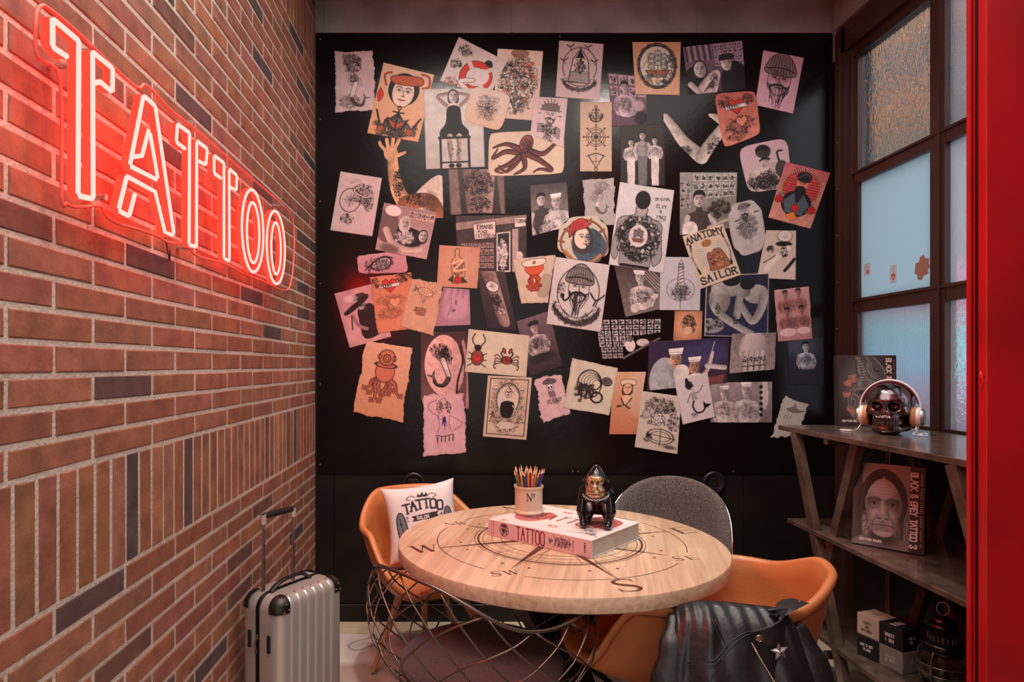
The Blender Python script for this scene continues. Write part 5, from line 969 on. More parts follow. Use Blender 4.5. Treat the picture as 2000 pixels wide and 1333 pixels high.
# the burnt compass drawing
def ribbon(b, pts, w, z):
    pts = [Vector((p[0], p[1], 0)) for p in pts]; N = len(pts); ws = w if hasattr(w, '__len__') else [w]*N; vs = []
    for i, p in enumerate(pts):
        t = (pts[min(i+1, N-1)]-pts[max(i-1, 0)]).normalized(); n = Vector((-t.y, t.x, 0)); vs += [p+n*ws[i]/2+Vector((0, 0, z)), p-n*ws[i]/2+Vector((0, 0, z))]
    b.add(vs, [(2*i, 2*i+1, 2*i+3, 2*i+2) for i in range(N-1)])
rotc = math.radians(14); E_ = Vector((math.cos(rotc), math.sin(rotc), 0)); N_ = Vector((-math.sin(rotc), math.cos(rotc), 0))
def TP(e, n): return TC+E_*e+N_*n
b = MB(); zt = TH+.0004
def arcr(r, a0, a1, w, n=60): ribbon(b, [TP(r*math.cos(math.radians(a0+(a1-a0)*i/n)), r*math.sin(math.radians(a0+(a1-a0)*i/n))) for i in range(n+1)], w, zt)
for k in range(4): arcr(.455, k*90+54, k*90+126, .0035)
for r, w in ((.315, .003), (.302, .008), (.285, .0025), (.215, .0025), (.25, .0018)): arcr(r, 0, 360, w, 120)
for k in range(24):
    a = math.radians(k*15+7.5); q = TP(.37*math.cos(a), .37*math.sin(a))
    if k % 3 != 1: b.add([q+Vector((.006*math.cos(j*PI/4), .006*math.sin(j*PI/4), zt)) for j in range(8)], [tuple(range(8))])
    if k % 2: ribbon(b, [TP(.215*math.cos(a), .215*math.sin(a)), TP(.30*math.cos(a), .30*math.sin(a))], .0022, zt)
for k in range(8):
    a = math.radians(k*45); L = .475 if k % 2 == 0 else .40; W = .034 if k % 2 == 0 else .028; s = a-PI/2*1
    tip = TP(L*math.cos(a), L*math.sin(a)); c0 = TP(.02*math.cos(a), .02*math.sin(a)); side = TP(.09*math.cos(a-.36), .09*math.sin(a-.36)); other = TP(.09*math.cos(a+.36), .09*math.sin(a+.36))
    up = Vector((0, 0, zt)); b.add([c0+up, side+up, tip+up], [(0, 1, 2)]); ribbon(b, [other, tip], [.004, .0015], zt)
SER = {  # serif capitals as thick-thin strokes (x, y, width)
 'W': [[(-.5, .5, .16), (-.2, -.5, .16)], [(-.2, -.5, .04), (.02, .5, .04)], [(-.02, .5, .16), (.28, -.5, .16)], [(.28, -.5, .04), (.5, .5, .04)], [(-.66, .5, .03), (-.3, .5, .03)], [(-.16, .5, .03), (.14, .5, .03)], [(.36, .5, .03), (.62, .5, .03)]],
 'E': [[(-.25, -.5, .17), (-.25, .5, .17)], [(-.42, .5, .04), (.4, .5, .04)], [(-.42, -.5, .04), (.42, -.5, .04)], [(-.25, 0, .04), (.2, 0, .04)], [(.4, .5, .05), (.42, .3, .02)], [(.42, -.5, .06), (.46, -.26, .02)], [(.2, .12, .03), (.2, -.12, .03)]],
 'N': [[(-.4, -.5, .04), (-.4, .5, .04)], [(-.42, .5, .17), (.4, -.5, .17)], [(.4, .5, .04), (.4, -.5, .04)], [(-.6, .5, .03), (-.3, .5, .03)], [(-.55, -.5, .03), (-.25, -.5, .03)], [(.25, .5, .03), (.55, .5, .03)]],
 'S': [[(.34, .3, .03), (.28, .44, .05), (.05, .5, .06), (-.2, .44, .1), (-.28, .26, .15), (-.14, .08, .17), (.12, -.06, .17), (.28, -.24, .15), (.2, -.42, .1), (-.05, -.5, .06), (-.3, -.42, .05), (-.38, -.2, .03)], [(.34, .5, .03), (.34, .26, .03)], [(-.38, -.5, .03), (-.38, -.2, .03)]]}
def serif(ch, e, n, s, bb):
    for st in SER[ch]:
        P_ = [TP(e+x*s, n+y*s) for x, y, w in st]; ws = [w*s for *_, w in st]
        if len(P_) > 2: 
            Q = cr(P_, 5); ws = [np.interp(i/5, range(len(ws)), ws) for i in range(len(Q))]; P_ = Q
        ribbon(bb, P_, ws, zt)
serif('W', -.512, 0, .085, b); serif('E', .525, 0, .085, b); serif('S', 0, -.515, .10, b); serif('N', 0, .525, .085, b)
for t, sx, sy in (('SW', -1, -1), ('SE', 1, -1), ('NW', -1, 1), ('NE', 1, 1)):
    for i, ch in enumerate(t): serif(ch, sx*.455*.7071-.024+i*.05, sy*.455*.7071, .042, b)
b.build('compass_drawing', M['burn'], table)
b = MB(); b.lathe([(0, .69), (.2, .69), (.2, .70), (0, .70)], 32, c=(TC.x, TC.y, 0)); b.build('mounting_plate', M['black_steel'], table)
for k in range(4):
    a = math.radians(20+90*k); d = Vector((math.cos(a), math.sin(a), 0)); s = Vector((-d.y, d.x, 0)); b = MB(); W, T = .075, .009
    prof = [(.24, .685), (.07, .36), (.10, .28), (.40, .022)]
    vs = []
    for r, z in prof:
        for sw, tt in ((-W, -T), (W, -T), (W, T), (-W, T)): vs.append(TC+d*(r+tt*1.2)+s*sw+Vector((0, 0, z+tt*.4)))
    fs = [(i*4+j, i*4+(j+1) % 4, i*4+4+(j+1) % 4, i*4+4+j) for i in range(3) for j in range(4)]+[(3, 2, 1, 0), (12, 13, 14, 15)]
    b.add(vs, fs); b.build('leg', M['black_steel'], table)

# ---------------------------------------------------------------- shell armchairs
def shell_chair(c, face, label, mt, rim_fn, feet, htop=.40, half_w=.29, name='armchair', legmat='leg_wood', r_leg=.016, front=.06, base_h=.40, lip=.022, thick=.020, cat='chair'):
    """c centre, face = unit facing direction; rim_fn(phi) -> rim height, phi=0 at the back"""
    t = empty(name, (c[0], c[1], 0), label, cat); fd = Vector((*face, 0)).normalized(); bd = -fd; sd = Vector((-bd.y, bd.x, 0)); C = Vector((c[0], c[1], 0))
    def plan(phi, k):
        a = abs(phi); r = half_w
        if a > PI/2:      # front half: straight sides running forward to rounded arm ends
            nn_ = 2+1.8*smoothstep(PI/2, 2.1, a); r = ((abs(math.cos(a))/(half_w+front))**nn_+(abs(math.sin(a))/half_w)**nn_)**(-1/nn_)
        return (bd*math.cos(phi)+sd*math.sin(phi))*r*k
    def prof(phi):
        hr = rim_fn(phi); P_ = []; hs = .445
        for q in (0, .3, .55, .74): P_.append((q, hs+.012*(q/.74)**2))
        for q in (.15, .4, .65, .85): P_.append((.74+.20*math.sin(q*PI/2)**.8, hs+.012+(hr-hs-.012)*(1-math.cos(q*PI/2))**.85*.94))
        P_ += [(.965, hr-.012), (1.0, hr), (1.05, hr+.001), (1.075, hr-.012), (1.06, hr-.028), (1.02, hr-.034)]
        hb = base_h
        for q in (.25, .5, .75, .9): P_.append((1.01-.30*q**1.5, (hr-.034)*(1-q)+hb*q))
        P_ += [(.60, hb-.022), (.3, hb-.034), (0, hb-.036)]
        return P_
    n = 96; b = MB(); np_ = len(prof(0)); vs = []
    for i in range(n):
        phi = -PI+2*PI*i/n
        for (k, z) in prof(phi): v = C+plan(phi, k); vs.append((v.x, v.y, z))
    b.add(vs, [(i*np_+j, i*np_+j+1, ((i+1) % n)*np_+j+1, ((i+1) % n)*np_+j) for i in range(n) for j in range(np_-1)])
    o = b.build('shell', M[mt], t, smooth=True); bm = bmesh.new(); bm.from_mesh(o.data); bmesh.ops.remove_doubles(bm, verts=bm.verts, dist=.0004); bmesh.ops.recalc_face_normals(bm, faces=bm.faces); bm.to_mesh(o.data); bm.free()
    for p in o.data.polygons: p.use_smooth = True
    b = MB(); pts = []
    for i in range(120):
        phi = -PI+2*PI*i/120; hr = rim_fn(phi); v = C+plan(phi, 1.035); pts.append((v.x, v.y, hr-.036))
    b.tube(pts, .0024, 6, closed=True); b.build('seam', M[mt+'_seam'] if mt+'_seam' in M else M[mt], t, smooth=True)
    if htop:
        b = MB(); b.lathe([(0, base_h-.05), (.10, base_h-.05), (.10, base_h-.028), (0, base_h-.028)], 20, c=(c[0], c[1], 0)); b.build('seat_support', M['black_steel'], t)
        for fx, fy in feet:
            f = Vector((fx, fy, .006)); top = C+(f-C)*.42+Vector((0, 0, base_h-.02)); b = MB(); b.tube([f+Vector((0, 0, .009)), f.lerp(top, .5), top], [r_leg*.62, r_leg*.95, r_leg*1.25], 14); b.build('leg', M[legmat], t, smooth='auto')
    return t, C, plan, bd, sd
M['leather_orange_seam'] = mat('tan_seam', rgb(150, 78, 34), .5)
def rimA(phi):
    a = abs(phi); return .797-.125*smoothstep(.5, 1.5, a)-.20*smoothstep(1.9, 2.75, a)
armL, *_ = shell_chair((-.17, 2.97), (.38, -.92), 'tan leather armchair with wooden legs holding a printed cushion, by the board', 'leather_orange', rimA, [(-.39, 2.87), (-.17, 3.16), (-.0, 3.2), (.2, 2.92)], half_w=.275)
def rimB(phi):
    a = abs(phi); return .768-.072*smoothstep(.4, 1.35, a)-.19*smoothstep(2.45, 2.7, a) if phi < 0 else .768-.072*smoothstep(.08, .95, a)-.17*smoothstep(2.3, 2.7, a)
armR, CR_, planR, bdR, sdR = shell_chair((.905, 2.105), (-.985, .17), 'tan leather armchair in the foreground with a black jacket thrown over it', 'leather_orange', rimB, [(.64, 1.88), (.66, 2.28), (1.18, 1.86), (1.20, 2.26)], half_w=.28, front=.24)
# grey upholstered chair with a wire rim
def rimG(phi):
    a = abs(phi); return .47+.375*math.sqrt(max(0, 1-(a/1.6)**2))-.012
gch, CG, planG, bdG, sdG = shell_chair((.985, 3.02), (-.45, -.9), 'grey fabric chair with a rounded back and thin metal rim behind the table', 'fabric_grey', rimG, [], htop=0, half_w=.265, front=.02)
b = MB(); pts = []
for i in range(60):
    phi = -1.7+3.4*i/59; v = CG+planG(phi, 1.09); pts.append((v.x, v.y, rimG(phi)-.012))
b.tube(pts, .0045, 8); b.build('rim_wire', M['chrome'], gch, smooth=True)
for fx, fy in ((.86, 2.84), (1.24, 2.80), (.9, 3.24), (1.28, 3.2)):
    f = Vector((fx, fy, .004)); top = CG+(f-CG)*.5+Vector((0, 0, .375)); b = MB(); b.tube([f+Vector((0, 0, .008)), top, CG+Vector((0, 0, .366))], .008, 10); b.build('leg', M['chrome'], gch, smooth='auto')

# ---------------------------------------------------------------- wire basket chair
def wire_chair():
    c = Vector((.07, 2.0, 0)); t = empty('wire_armchair', c, 'bronze wire basket chair with a wine-brown seat pad in the foreground', 'chair')
    A_ = [(-180, .775), (-160, .815), (-142, .832), (-123, .826), (-104, .796), (-92, .751), (-83, .714), (-71, .69), (-50, .688), (-20, .69), (16, .688), (60, .688), (90, .685), (115, .682), (135, .685), (154, .715), (170, .75), (180, .775)]
    def rh(a):
        a = math.degrees(a); return sum(float(np.interp((a+q+180) % 360-180, [p[0] for p in A_], [p[1] for p in A_])) for q in (-12, -6, 0, 6, 12))/5
    def S_(a, t_):
        r = float(np.interp(t_, [0, .12, .3, .5, .7, .85, 1], [.335, .352, .36, .345, .30, .235, .13])); z = rh(a)*(1-t_)+.36*t_; z = z-(z-.36)*.0
        return c+Vector((math.cos(a)*r, math.sin(a)*r, z))
    b = MB(); b.tube([S_(2*PI*i/96, 0) for i in range(96)], .0052, 10, closed=True); b.build('rim', M['wire'], t, smooth=True)
    b = MB(); b.tube([S_(2*PI*i/48, 1) for i in range(48)], .005, 8, closed=True); b.tube([S_(2*PI*i/48, .86) for i in range(48)], .004, 8, closed=True); b.build('base_ring', M['wire'], t, smooth=True)
    n = 16
    for k in range(n):
        for sgn in (1, -1):
            b = MB(); b.tube([S_(2*PI*k/n+sgn*(q/20)*1.55*(1-.18*(q/20)), q/20) for q in range(21)], .0029, 6); b.build('wire', M['wire'], t, smooth=True)
    b = MB()
    def pad(u, v):
        a = 2*PI*u; q = v*2
        if q <= 1: r = .255*math.sin(q*PI/2); z = .497+.018*math.cos(q*PI/2)-.012*q**6
        else: r = .255*math.sin((2-q)*PI/2)**.25 if q < 1.98 else 0; r = .255*(1-(q-1)**6) ; z = .485-(q-1)*.05
        return c+Vector((math.cos(a)*r, math.sin(a)*r, z))
    b.grid(pad, 64, 25, closeu=True); b.build('seat_pad', M['fabric_wine'], t, smooth=True)
    for k in range(4):
        a = math.radians(45+90*k); f = c+Vector((math.cos(a)*.27, math.sin(a)*.27, .012)); b = MB(); b.tube([f, c+Vector((math.cos(a)*.13, math.sin(a)*.13, .36))], .007, 10); b.build('leg', M['wire'], t, smooth='auto')
wire_chair()

# ---------------------------------------------------------------- cushion on the left chair
def cushion():
    C0 = Vector((-.175, 3.02, .665)); ux = Vector((.985, .12, .13)).normalized(); up = Vector((-.13, .30, .94)); up = (up-ux*up.dot(ux)).normalized(); nn = ux.cross(up); s = .178
    def art(c):
        c.blend(np.clip((c.X*0+1), 0, 1)*.0, WHITE); k = DK; cols = rgb(58, 54, 56)
        for i, ch in enumerate('TATTOO'):
            a = (i-2.5)/2.5; c.text(ch, 28+i*8.6, 37+4.5*a*a-1.2, 12, 2.6, cols, serif=1.6, rot=a*.10)
        c.poly([(36, 44), (72, 42), (70, 45.5), (72, 50), (36, 51), (39, 47.5)], cols); c.text('SALON', 43, 49, 4, .9, WHITE)
        for sx in (-1, 1): c.line([(52+sx*8, 20), (52+sx*14, 17), (52+sx*20, 21), (52+sx*15, 23)], 1, cols); c.curls(52+sx*23, 48, 4, 4, 5, .9, cols)
        c.poly([(46, 20), (48, 14), (51, 18), (54, 12), (56, 18), (60, 14), (61, 21)], cols); c.line([(40, 58), (46, 62), (58, 62), (64, 58)], 1, cols)
        for sx, x in ((1, 18), (-1, 88)):
            c.poly([(x, 72), (x-3*sx, 48), (x+2*sx, 38), (x+8*sx, 44), (x+12*sx, 72)], rgb(110, 112, 118), 1, True, 1.8, cols); c.line([(x+2*sx, 44), (x+6*sx, 70)], 1.4, cols); c.ell(x+3*sx, 52, 2, 2, cols); c.poly([(x+12*sx, 76), (x+20*sx, 66), (x+24*sx, 76)], cols); c.poly([(x-1*sx, 74), (x+10*sx, 96), (x+14*sx, 76)], cols, .8)
        c.curls(54, 78, 18, 8, 16, 1.1, cols)
    def side(sgn):
        def fn(u, v):
            a, b_ = 2*u-1, 2*v-1; pin = 1-.11*(1-np.abs(a)**2)*np.abs(b_)**4; pin2 = 1-.11*(1-np.abs(b_)**2)*np.abs(a)**4
            th = .062*((1-a**4)*(1-b_**4))**.5*(1+.08*np.sin(5*a+3*b_))+.0012; x = a*s*pin2; z = -b_*s*pin
            return (np.array(C0)[None, None]+x[..., None]*np.array(ux)+z[..., None]*np.array(up)+(sgn*th)[..., None]*(-np.array(nn))*-1)
        return fn
    f1 = side(1); o = sheet_mesh('cushion', f1, 210, 210, art, rgb(212, 200, 200), 5, M['print_matte'], back=None)
    for p in o.data.polygons: p.use_smooth = True
    tag(o, 'white cushion printed TATTOO SALON leaning in the left tan chair', 'cushion')
    o2 = sheet_mesh('back_panel', side(-1), 40, 40, lambda c: None, rgb(208, 196, 196), 5, M['print_matte'], parent=o, back=None)
    for p in o2.data.polygons: p.use_smooth = True
cushion()
# ---------------------------------------------------------------- things on the table
BT = TH+.0008; S0 = Vector((.112, 2.446, 0)); sd_ = Vector((.741, -.671, 0)); ed_ = Vector((.682, .731, 0)); BL_, BW_, BH_ = .452, .346, .061
book = empty('coffee_table_book', S0+sd_*BL_/2+ed_*BW_/2+Vector((0, 0, BT)), 'huge pink-white TATTOO art book lying flat on the round table', 'book')
def BP(s, e, z): return S0+sd_*s+ed_*e+Vector((0, 0, BT+z))
def obox(b, s0, s1, e0, e1, z0, z1):
    b.add([BP(*q) for q in ((s0, e0, z0), (s1, e0, z0), (s1, e1, z0), (s0, e1, z0), (s0, e0, z1), (s1, e0, z1), (s1, e1, z1), (s0, e1, z1))], [(0, 3, 2, 1), (4, 5, 6, 7), (0, 1, 5, 4), (1, 2, 6, 5), (2, 3, 7, 6), (3, 0, 4, 7)])
b = MB(); obox(b, .004, BL_-.004, .008, BW_-.006, .003, BH_-.003); b.build('page_block', M['pages'], book)
b = MB(); obox(b, 0, BL_, 0, BW_, 0, .003); obox(b, 0, BL_, 0, BW_, BH_-.0035, BH_-.0006); obox(b, 0, BL_, 0, .004, 0, BH_-.001); b.build('cover', mat('book_cover', rgb(214, 200, 196), .45), book)
INKR = rgb(176, 62, 60); INKP = rgb(96, 52, 74)
def a_cover(c):
    c.poly([(4, 40), (10, 30), (18, 36), (24, 22), (34, 26), (38, 40), (30, 60), (14, 58)], INKR, .85, True); c.poly([(66, 6), (76, 4), (92, 14), (90, 40), (70, 36), (62, 20)], INKR, .9, True); c.curls(76, 20, 12, 14, 20, 1, DK); c.curls(20, 40, 12, 14, 16, 1, DK)
    c.text('TATTOO', 22, 44, 17, 1.5, INKR, asp=.42); c.text('TATTOO', 22.8, 44.6, 17, .7, DK, asp=.42)
    [c.curls(x, y, 5, 4, 9, .7, k) for x, y, k in ((54, 60, INKR), (12, 72, rgb(170, 140, 90)), (90, 60, DK), (60, 14, INKR), (50, 10, BRN), (84, 52, DK), (38, 12, INKR), (8, 12, BRN))]; c.line([(70, 66), (88, 62), (98, 66)], .8, DK)
def fn_cover(u, v): return np.array(S0)[None, None]+(u*BL_)[..., None]*np.array(sd_)+((1-v)*BW_)[..., None]*np.array(ed_)+np.array((0, 0, BT+BH_))
sheet_mesh('front_print', fn_cover, 260, 200, a_cover, rgb(216, 208, 204), 3, M['print'], parent=book, back=(0, 0, -.0006))
def a_spine(c):
    c.seg((4, 1), (4, 12), .4, INKP); c.seg((6, 1), (6, 12), .4, INKP); c.ell(17, 6.5, 4.5, 5, DK, w=.6); c.curls(17, 6.5, 4, 4.5, 14, .5, DK); m_face(c, 17, 6.5, 3.4, hair=None, w=.4); c.ell(17, 2.8, 3.4, 1.6, INKP)
    c.text('TATTOO', 30, 12.0, 10.6, 1.15, rgb(150, 50, 70), asp=.34, sp=.55); c.text('TATTOO', 30.2, 12.1, 10.6, .4, rgb(70, 34, 54), asp=.34, sp=.55)
    c.blots(63, 6.6, 2.2, 2, 12, .8, [DK, INKP]); c.curls(74, 6.6, 9, 3.6, 34, .5, INKP); [c.line([(66+k*3.6, 2+k % 2), (68+k*3.2, 6), (66+k*3.5, 11)], .6, INKP) for k in range(6)]; [c.poly([(93.5, 2.5+k*1.6), (95, 2.5+k*1.6), (95, 3.6+k*1.6), (93.5, 3.6+k*1.6)], DK) for k in range(5)]
def fn_spine(u, v): return np.array(S0)[None, None]+(u*BL_)[..., None]*np.array(sd_)+(-.0006*np.ones(u.shape))[..., None]*np.array(ed_)+(BT+(1-v)*(BH_-.0006))[..., None]*np.array((0, 0, 1))
sheet_mesh('spine_print', fn_spine, 330, 45, a_spine, rgb(214, 176, 176), 4, M['print'], parent=book, back=(.0003, .0004, 0))

# pencil tin and pencils
PZ = BT+BH_; PC = Vector((.279, 2.552, PZ+.0004))
pot = empty('pencil_tin', PC, 'cream tin marked No holding coloured pencils, standing on the big book', 'pot')
b = MB(); b.lathe([(0, .002), (.052, .002), (.056, .0), (.060, .002), (.060, .008), (.056, .012), (.055, .02), (.0555, .098), (.058, .101), (.060, .105), (.059, .110), (.055, .110), (.052, .104), (.052, .006), (0, .006)], 48); b.v = [(v[0]+PC.x, v[1]+PC.y, v[2]+PC.z) for v in b.v]; b.build('can', M['pot'], pot, smooth='auto')
def on_can(pts, w, bb, a_c):      # stroke wrapped on the tin's side
    r = .0562; th = Vector((0, 0, 1)); Q = []
    for (x, z) in pts:
        a = a_c+x/r; Q.append(PC+Vector((math.cos(a)*r, math.sin(a)*r, z)))
    bb.tube(Q, w, 6, flat=.6)
ac = math.atan2(-PC.y, -PC.x)+.12
b = MB()
for st, w in (([(-.012, .058), (-.012, .086)], .0016), ([(-.012, .086), (.004, .058)], .0032), ([(.004, .058), (.004, .086)], .0016), ([(-.016, .086), (-.008, .086)], .001), ([(-.016, .058), (-.008, .058)], .001), ([(0, .086), (.008, .086)], .001)): on_can([(p[0], p[1]) for p in st], w, b, ac)
on_can([(.014+.0042*math.cos(q), .080+.0052*math.sin(q)) for q in [i*2*PI/14 for i in range(15)]], .0013, b, ac); on_can([(.010, .070), (.018, .070)], .0009, b, ac)
b.build('lettering', M['ink'], pot)
pcols = [(rgb(200, 30, 40), 'red'), (rgb(30, 60, 150), 'blue'), (rgb(110, 30, 110), 'purple'), (rgb(220, 150, 40), 'amber'), (rgb(40, 40, 44), 'black'), (rgb(200, 90, 40), 'orange'), (rgb(90, 100, 92), 'sage'), (rgb(120, 70, 44), 'brown'), (rgb(196, 160, 80), 'ochre'), (rgb(150, 30, 70), 'crimson'), (rgb(70, 110, 80), 'green'), (rgb(216, 110, 120), 'rose')]
def make_pencil(c, nm):
    L = .175; m = mat('pencil_'+nm, c, .35); t = empty('pencil', (0, 0, 0), 'pencil', 'pencil')
    b = MB(); b.lathe([(0, 0), (.0036, 0), (.0036, L-.022)], 6); b.build('shaft', m, t)
    b = MB(); b.lathe([(.0036, L-.022), (.0010, L-.005)], 10); b.build('sharpened_end', M['pencil_wood'], t); b = MB(); b.lathe([(.0011, L-.0055), (.0001, L)], 8); b.build('lead', m, t); return t
M['pencil_wood'] = mat('pencil_wood', rgb(226, 184, 146), .6)
protos = [make_pencil(*pc) for pc in pcols]; used = [False]*len(pcols); rp = random.Random(12); cnt = [0]*len(pcols)
for k in range(30):
    ci = k % len(pcols) if k < 24 else rp.randrange(len(pcols)); a = k*2.399; q = math.sqrt((k+.5)/30)
    bot = PC+Vector((math.cos(a)*.015*q, math.sin(a)*.015*q, .0085)); rim = PC+Vector((math.cos(a)*.048*q, math.sin(a)*.048*q, .110)); d = (rim-bot).normalized()
    p = protos[ci] if not used[ci] else copy_tree(protos[ci]); used[ci] = True
    p.location = bot; p.rotation_euler = d.to_track_quat('Z', 'Y').to_euler(); sc_ = 1+rp.uniform(-.06, .06); p.scale = (1, 1, sc_)
    p['label'] = 'sharpened %s pencil standing in the cream tin' % pcols[ci][1]; p['group'] = '%s pencils in the cream tin' % pcols[ci][1]

# ---- gorilla figurine
def gorilla():
    base = Vector((.505, 2.335, PZ+.0005)); yaw = math.atan2(-.96, -.30)+PI/2      # local -Y is the front
    t = empty('gorilla_figurine', base, 'glossy black ceramic gorilla figurine with a gold face standing on the book', 'figurine')
    R = Matrix.Translation(base) @ Matrix.Rotation(yaw, 4, 'Z') @ Matrix.Diagonal((.89, 1, 1, 1))
    def body(X, Y, Z):
        d = ell(X, Y, Z, (0, .022, .112), (.050, .050, .046)); d = smin(d, ell(X, Y, Z, (0, .050, .075), (.042, .040, .044)), .02)
        d = smin(d, ell(X, Y, Z, (0, -.004, .135), (.046, .034, .032)), .018)
        for s in (-1, 1):
            d = smin(d, ell(X, Y, Z, (s*.045, -.004, .128), (.024, .026, .030)), .016)
            d = smin(d, cap(X, Y, Z, (s*.054, -.010, .120), (s*.060, -.022, .060), .020, .018), .012); d = smin(d, cap(X, Y, Z, (s*.060, -.022, .060), (s*.050, -.032, .016), .018, .014), .008)
            d = smin(d, ell(X, Y, Z, (s*.048, -.040, .0135), (.017, .022, .0135)), .006)
            d = smin(d, cap(X, Y, Z, (s*.030, .062, .060), (s*.040, .048, .016), .024, .015), .012); d = smin(d, ell(X, Y, Z, (s*.040, .036, .0125), (.015, .024, .0125)), .006)
        X0_, Y0_, Z0_ = X, Y, Z; X, Y, Z = X/1.28, (Y+.012+.010)/1.28-.010, (Z+.030-.150)/1.28+.150
        h = ell(X, Y, Z, (0, -.010, .184), (.035, .033, .037)); h = smin(h, ell(X, Y, Z, (0, .002, .212), (.017, .022, .020)), .014); h = smin(h, ell(X, Y, Z, (0, .006, .165), (.036, .030, .030)), .012)
        for s in (-1, 1): h = smin(h, ell(X, Y, Z, (s*.037, -.006, .182), (.008, .010, .012)), .004)
        X, Y, Z = X0_, Y0_, Z0_; d = smin(d, h*1.28, .010)
        return smax(d, -Z, .002)
    vs, fs = nets(body, (-.09, -.075, -.004), (.09, .11, .24), .0026); b = MB(); b.M = R; b.add(vs, fs); b.build('body', M['ceramic_black'], t, smooth=True)
    def face(X, Y, Z):
        X, Y, Z = X/1.28, (Y+.012+.010)/1.28-.010, (Z+.030-.150)/1.28+.150
        d = ell(X, Y, Z, (0, -.026, .193), (.028, .022, .018)); d = smin(d, ell(X, Y, Z, (0, -.034, .164), (.030, .024, .021)), .008)
        for s in (-1, 1): d = smax(d, -ell(X, Y, Z, (s*.011, -.049, .190), (.008, .006, .006)), .003); d = smax(d, -ell(X, Y, Z, (s*.005, -.060, .175), (.003, .004, .003)), .002)
        d = smin(d, ell(X, Y, Z, (0, -.040, .203), (.024, .009, .005)), .004); d = smin(d, ell(X, Y, Z, (0, -.050, .178), (.011, .009, .008)), .004)
        q = np.abs(Z-(.158+.25*X*X/.02*.05))-.0012; d = smax(d, -smax(q, np.abs(X)-.022, .002)-(Y+.045)*10*(Y > -.045), .0015); return d
    vs, fs = nets(face, (-.05, -.10, .10), (.05, .01, .215), .0022); b = MB(); b.M = R; b.add(vs, fs); fo = b.build('face', M['ceramic_gold'], t, smooth=True)
    for s in (-1, 1):
        b = MB(); b.M = R; bm = bmesh.new(); bmesh.ops.create_uvsphere(bm, u_segments=12, v_segments=8, radius=.0042, matrix=Matrix.Translation((s*.0141, -.0665, .1712))); b.bm(bm); b.build('eye', M['ink'], fo, smooth=True)
    b = MB(); b.M = R @ Matrix.Translation((0, -.006, .2150)); b.lathe([(.009, 0), (.007, .006), (.0001, .012)], 12); b.build('crest_tip', M['ceramic_gold'], t, smooth=True)
    ch = empty('necklace_chain', base, 'silver link chain around the gorilla figurine neck', 'chain')
    N = 34; P_ = [R @ Vector((math.sin(2*PI*i/N)*.053, -.022-math.cos(2*PI*i/N)*.050, .132-.016*math.cos(2*PI*i/N)-.006)) for i in range(N)]
    for i in range(N):
        p, q = P_[i], P_[(i+1) % N]; d = (q-p).normalized(); up = Vector((0, 0, 1)) if i % 2 else d.cross(Vector((0, 0, 1))); up = (up-d*up.dot(d)).normalized(); m = (p+q)/2; b = MB(); L = (q-p).length*.72
        b.tube([m+d*L*math.cos(w)+up*.0034*math.sin(w) for w in [2*PI*k/12 for k in range(12)]], .0010, 6, closed=True); b.build('link', M['chrome'], ch, smooth=True)
gorilla()

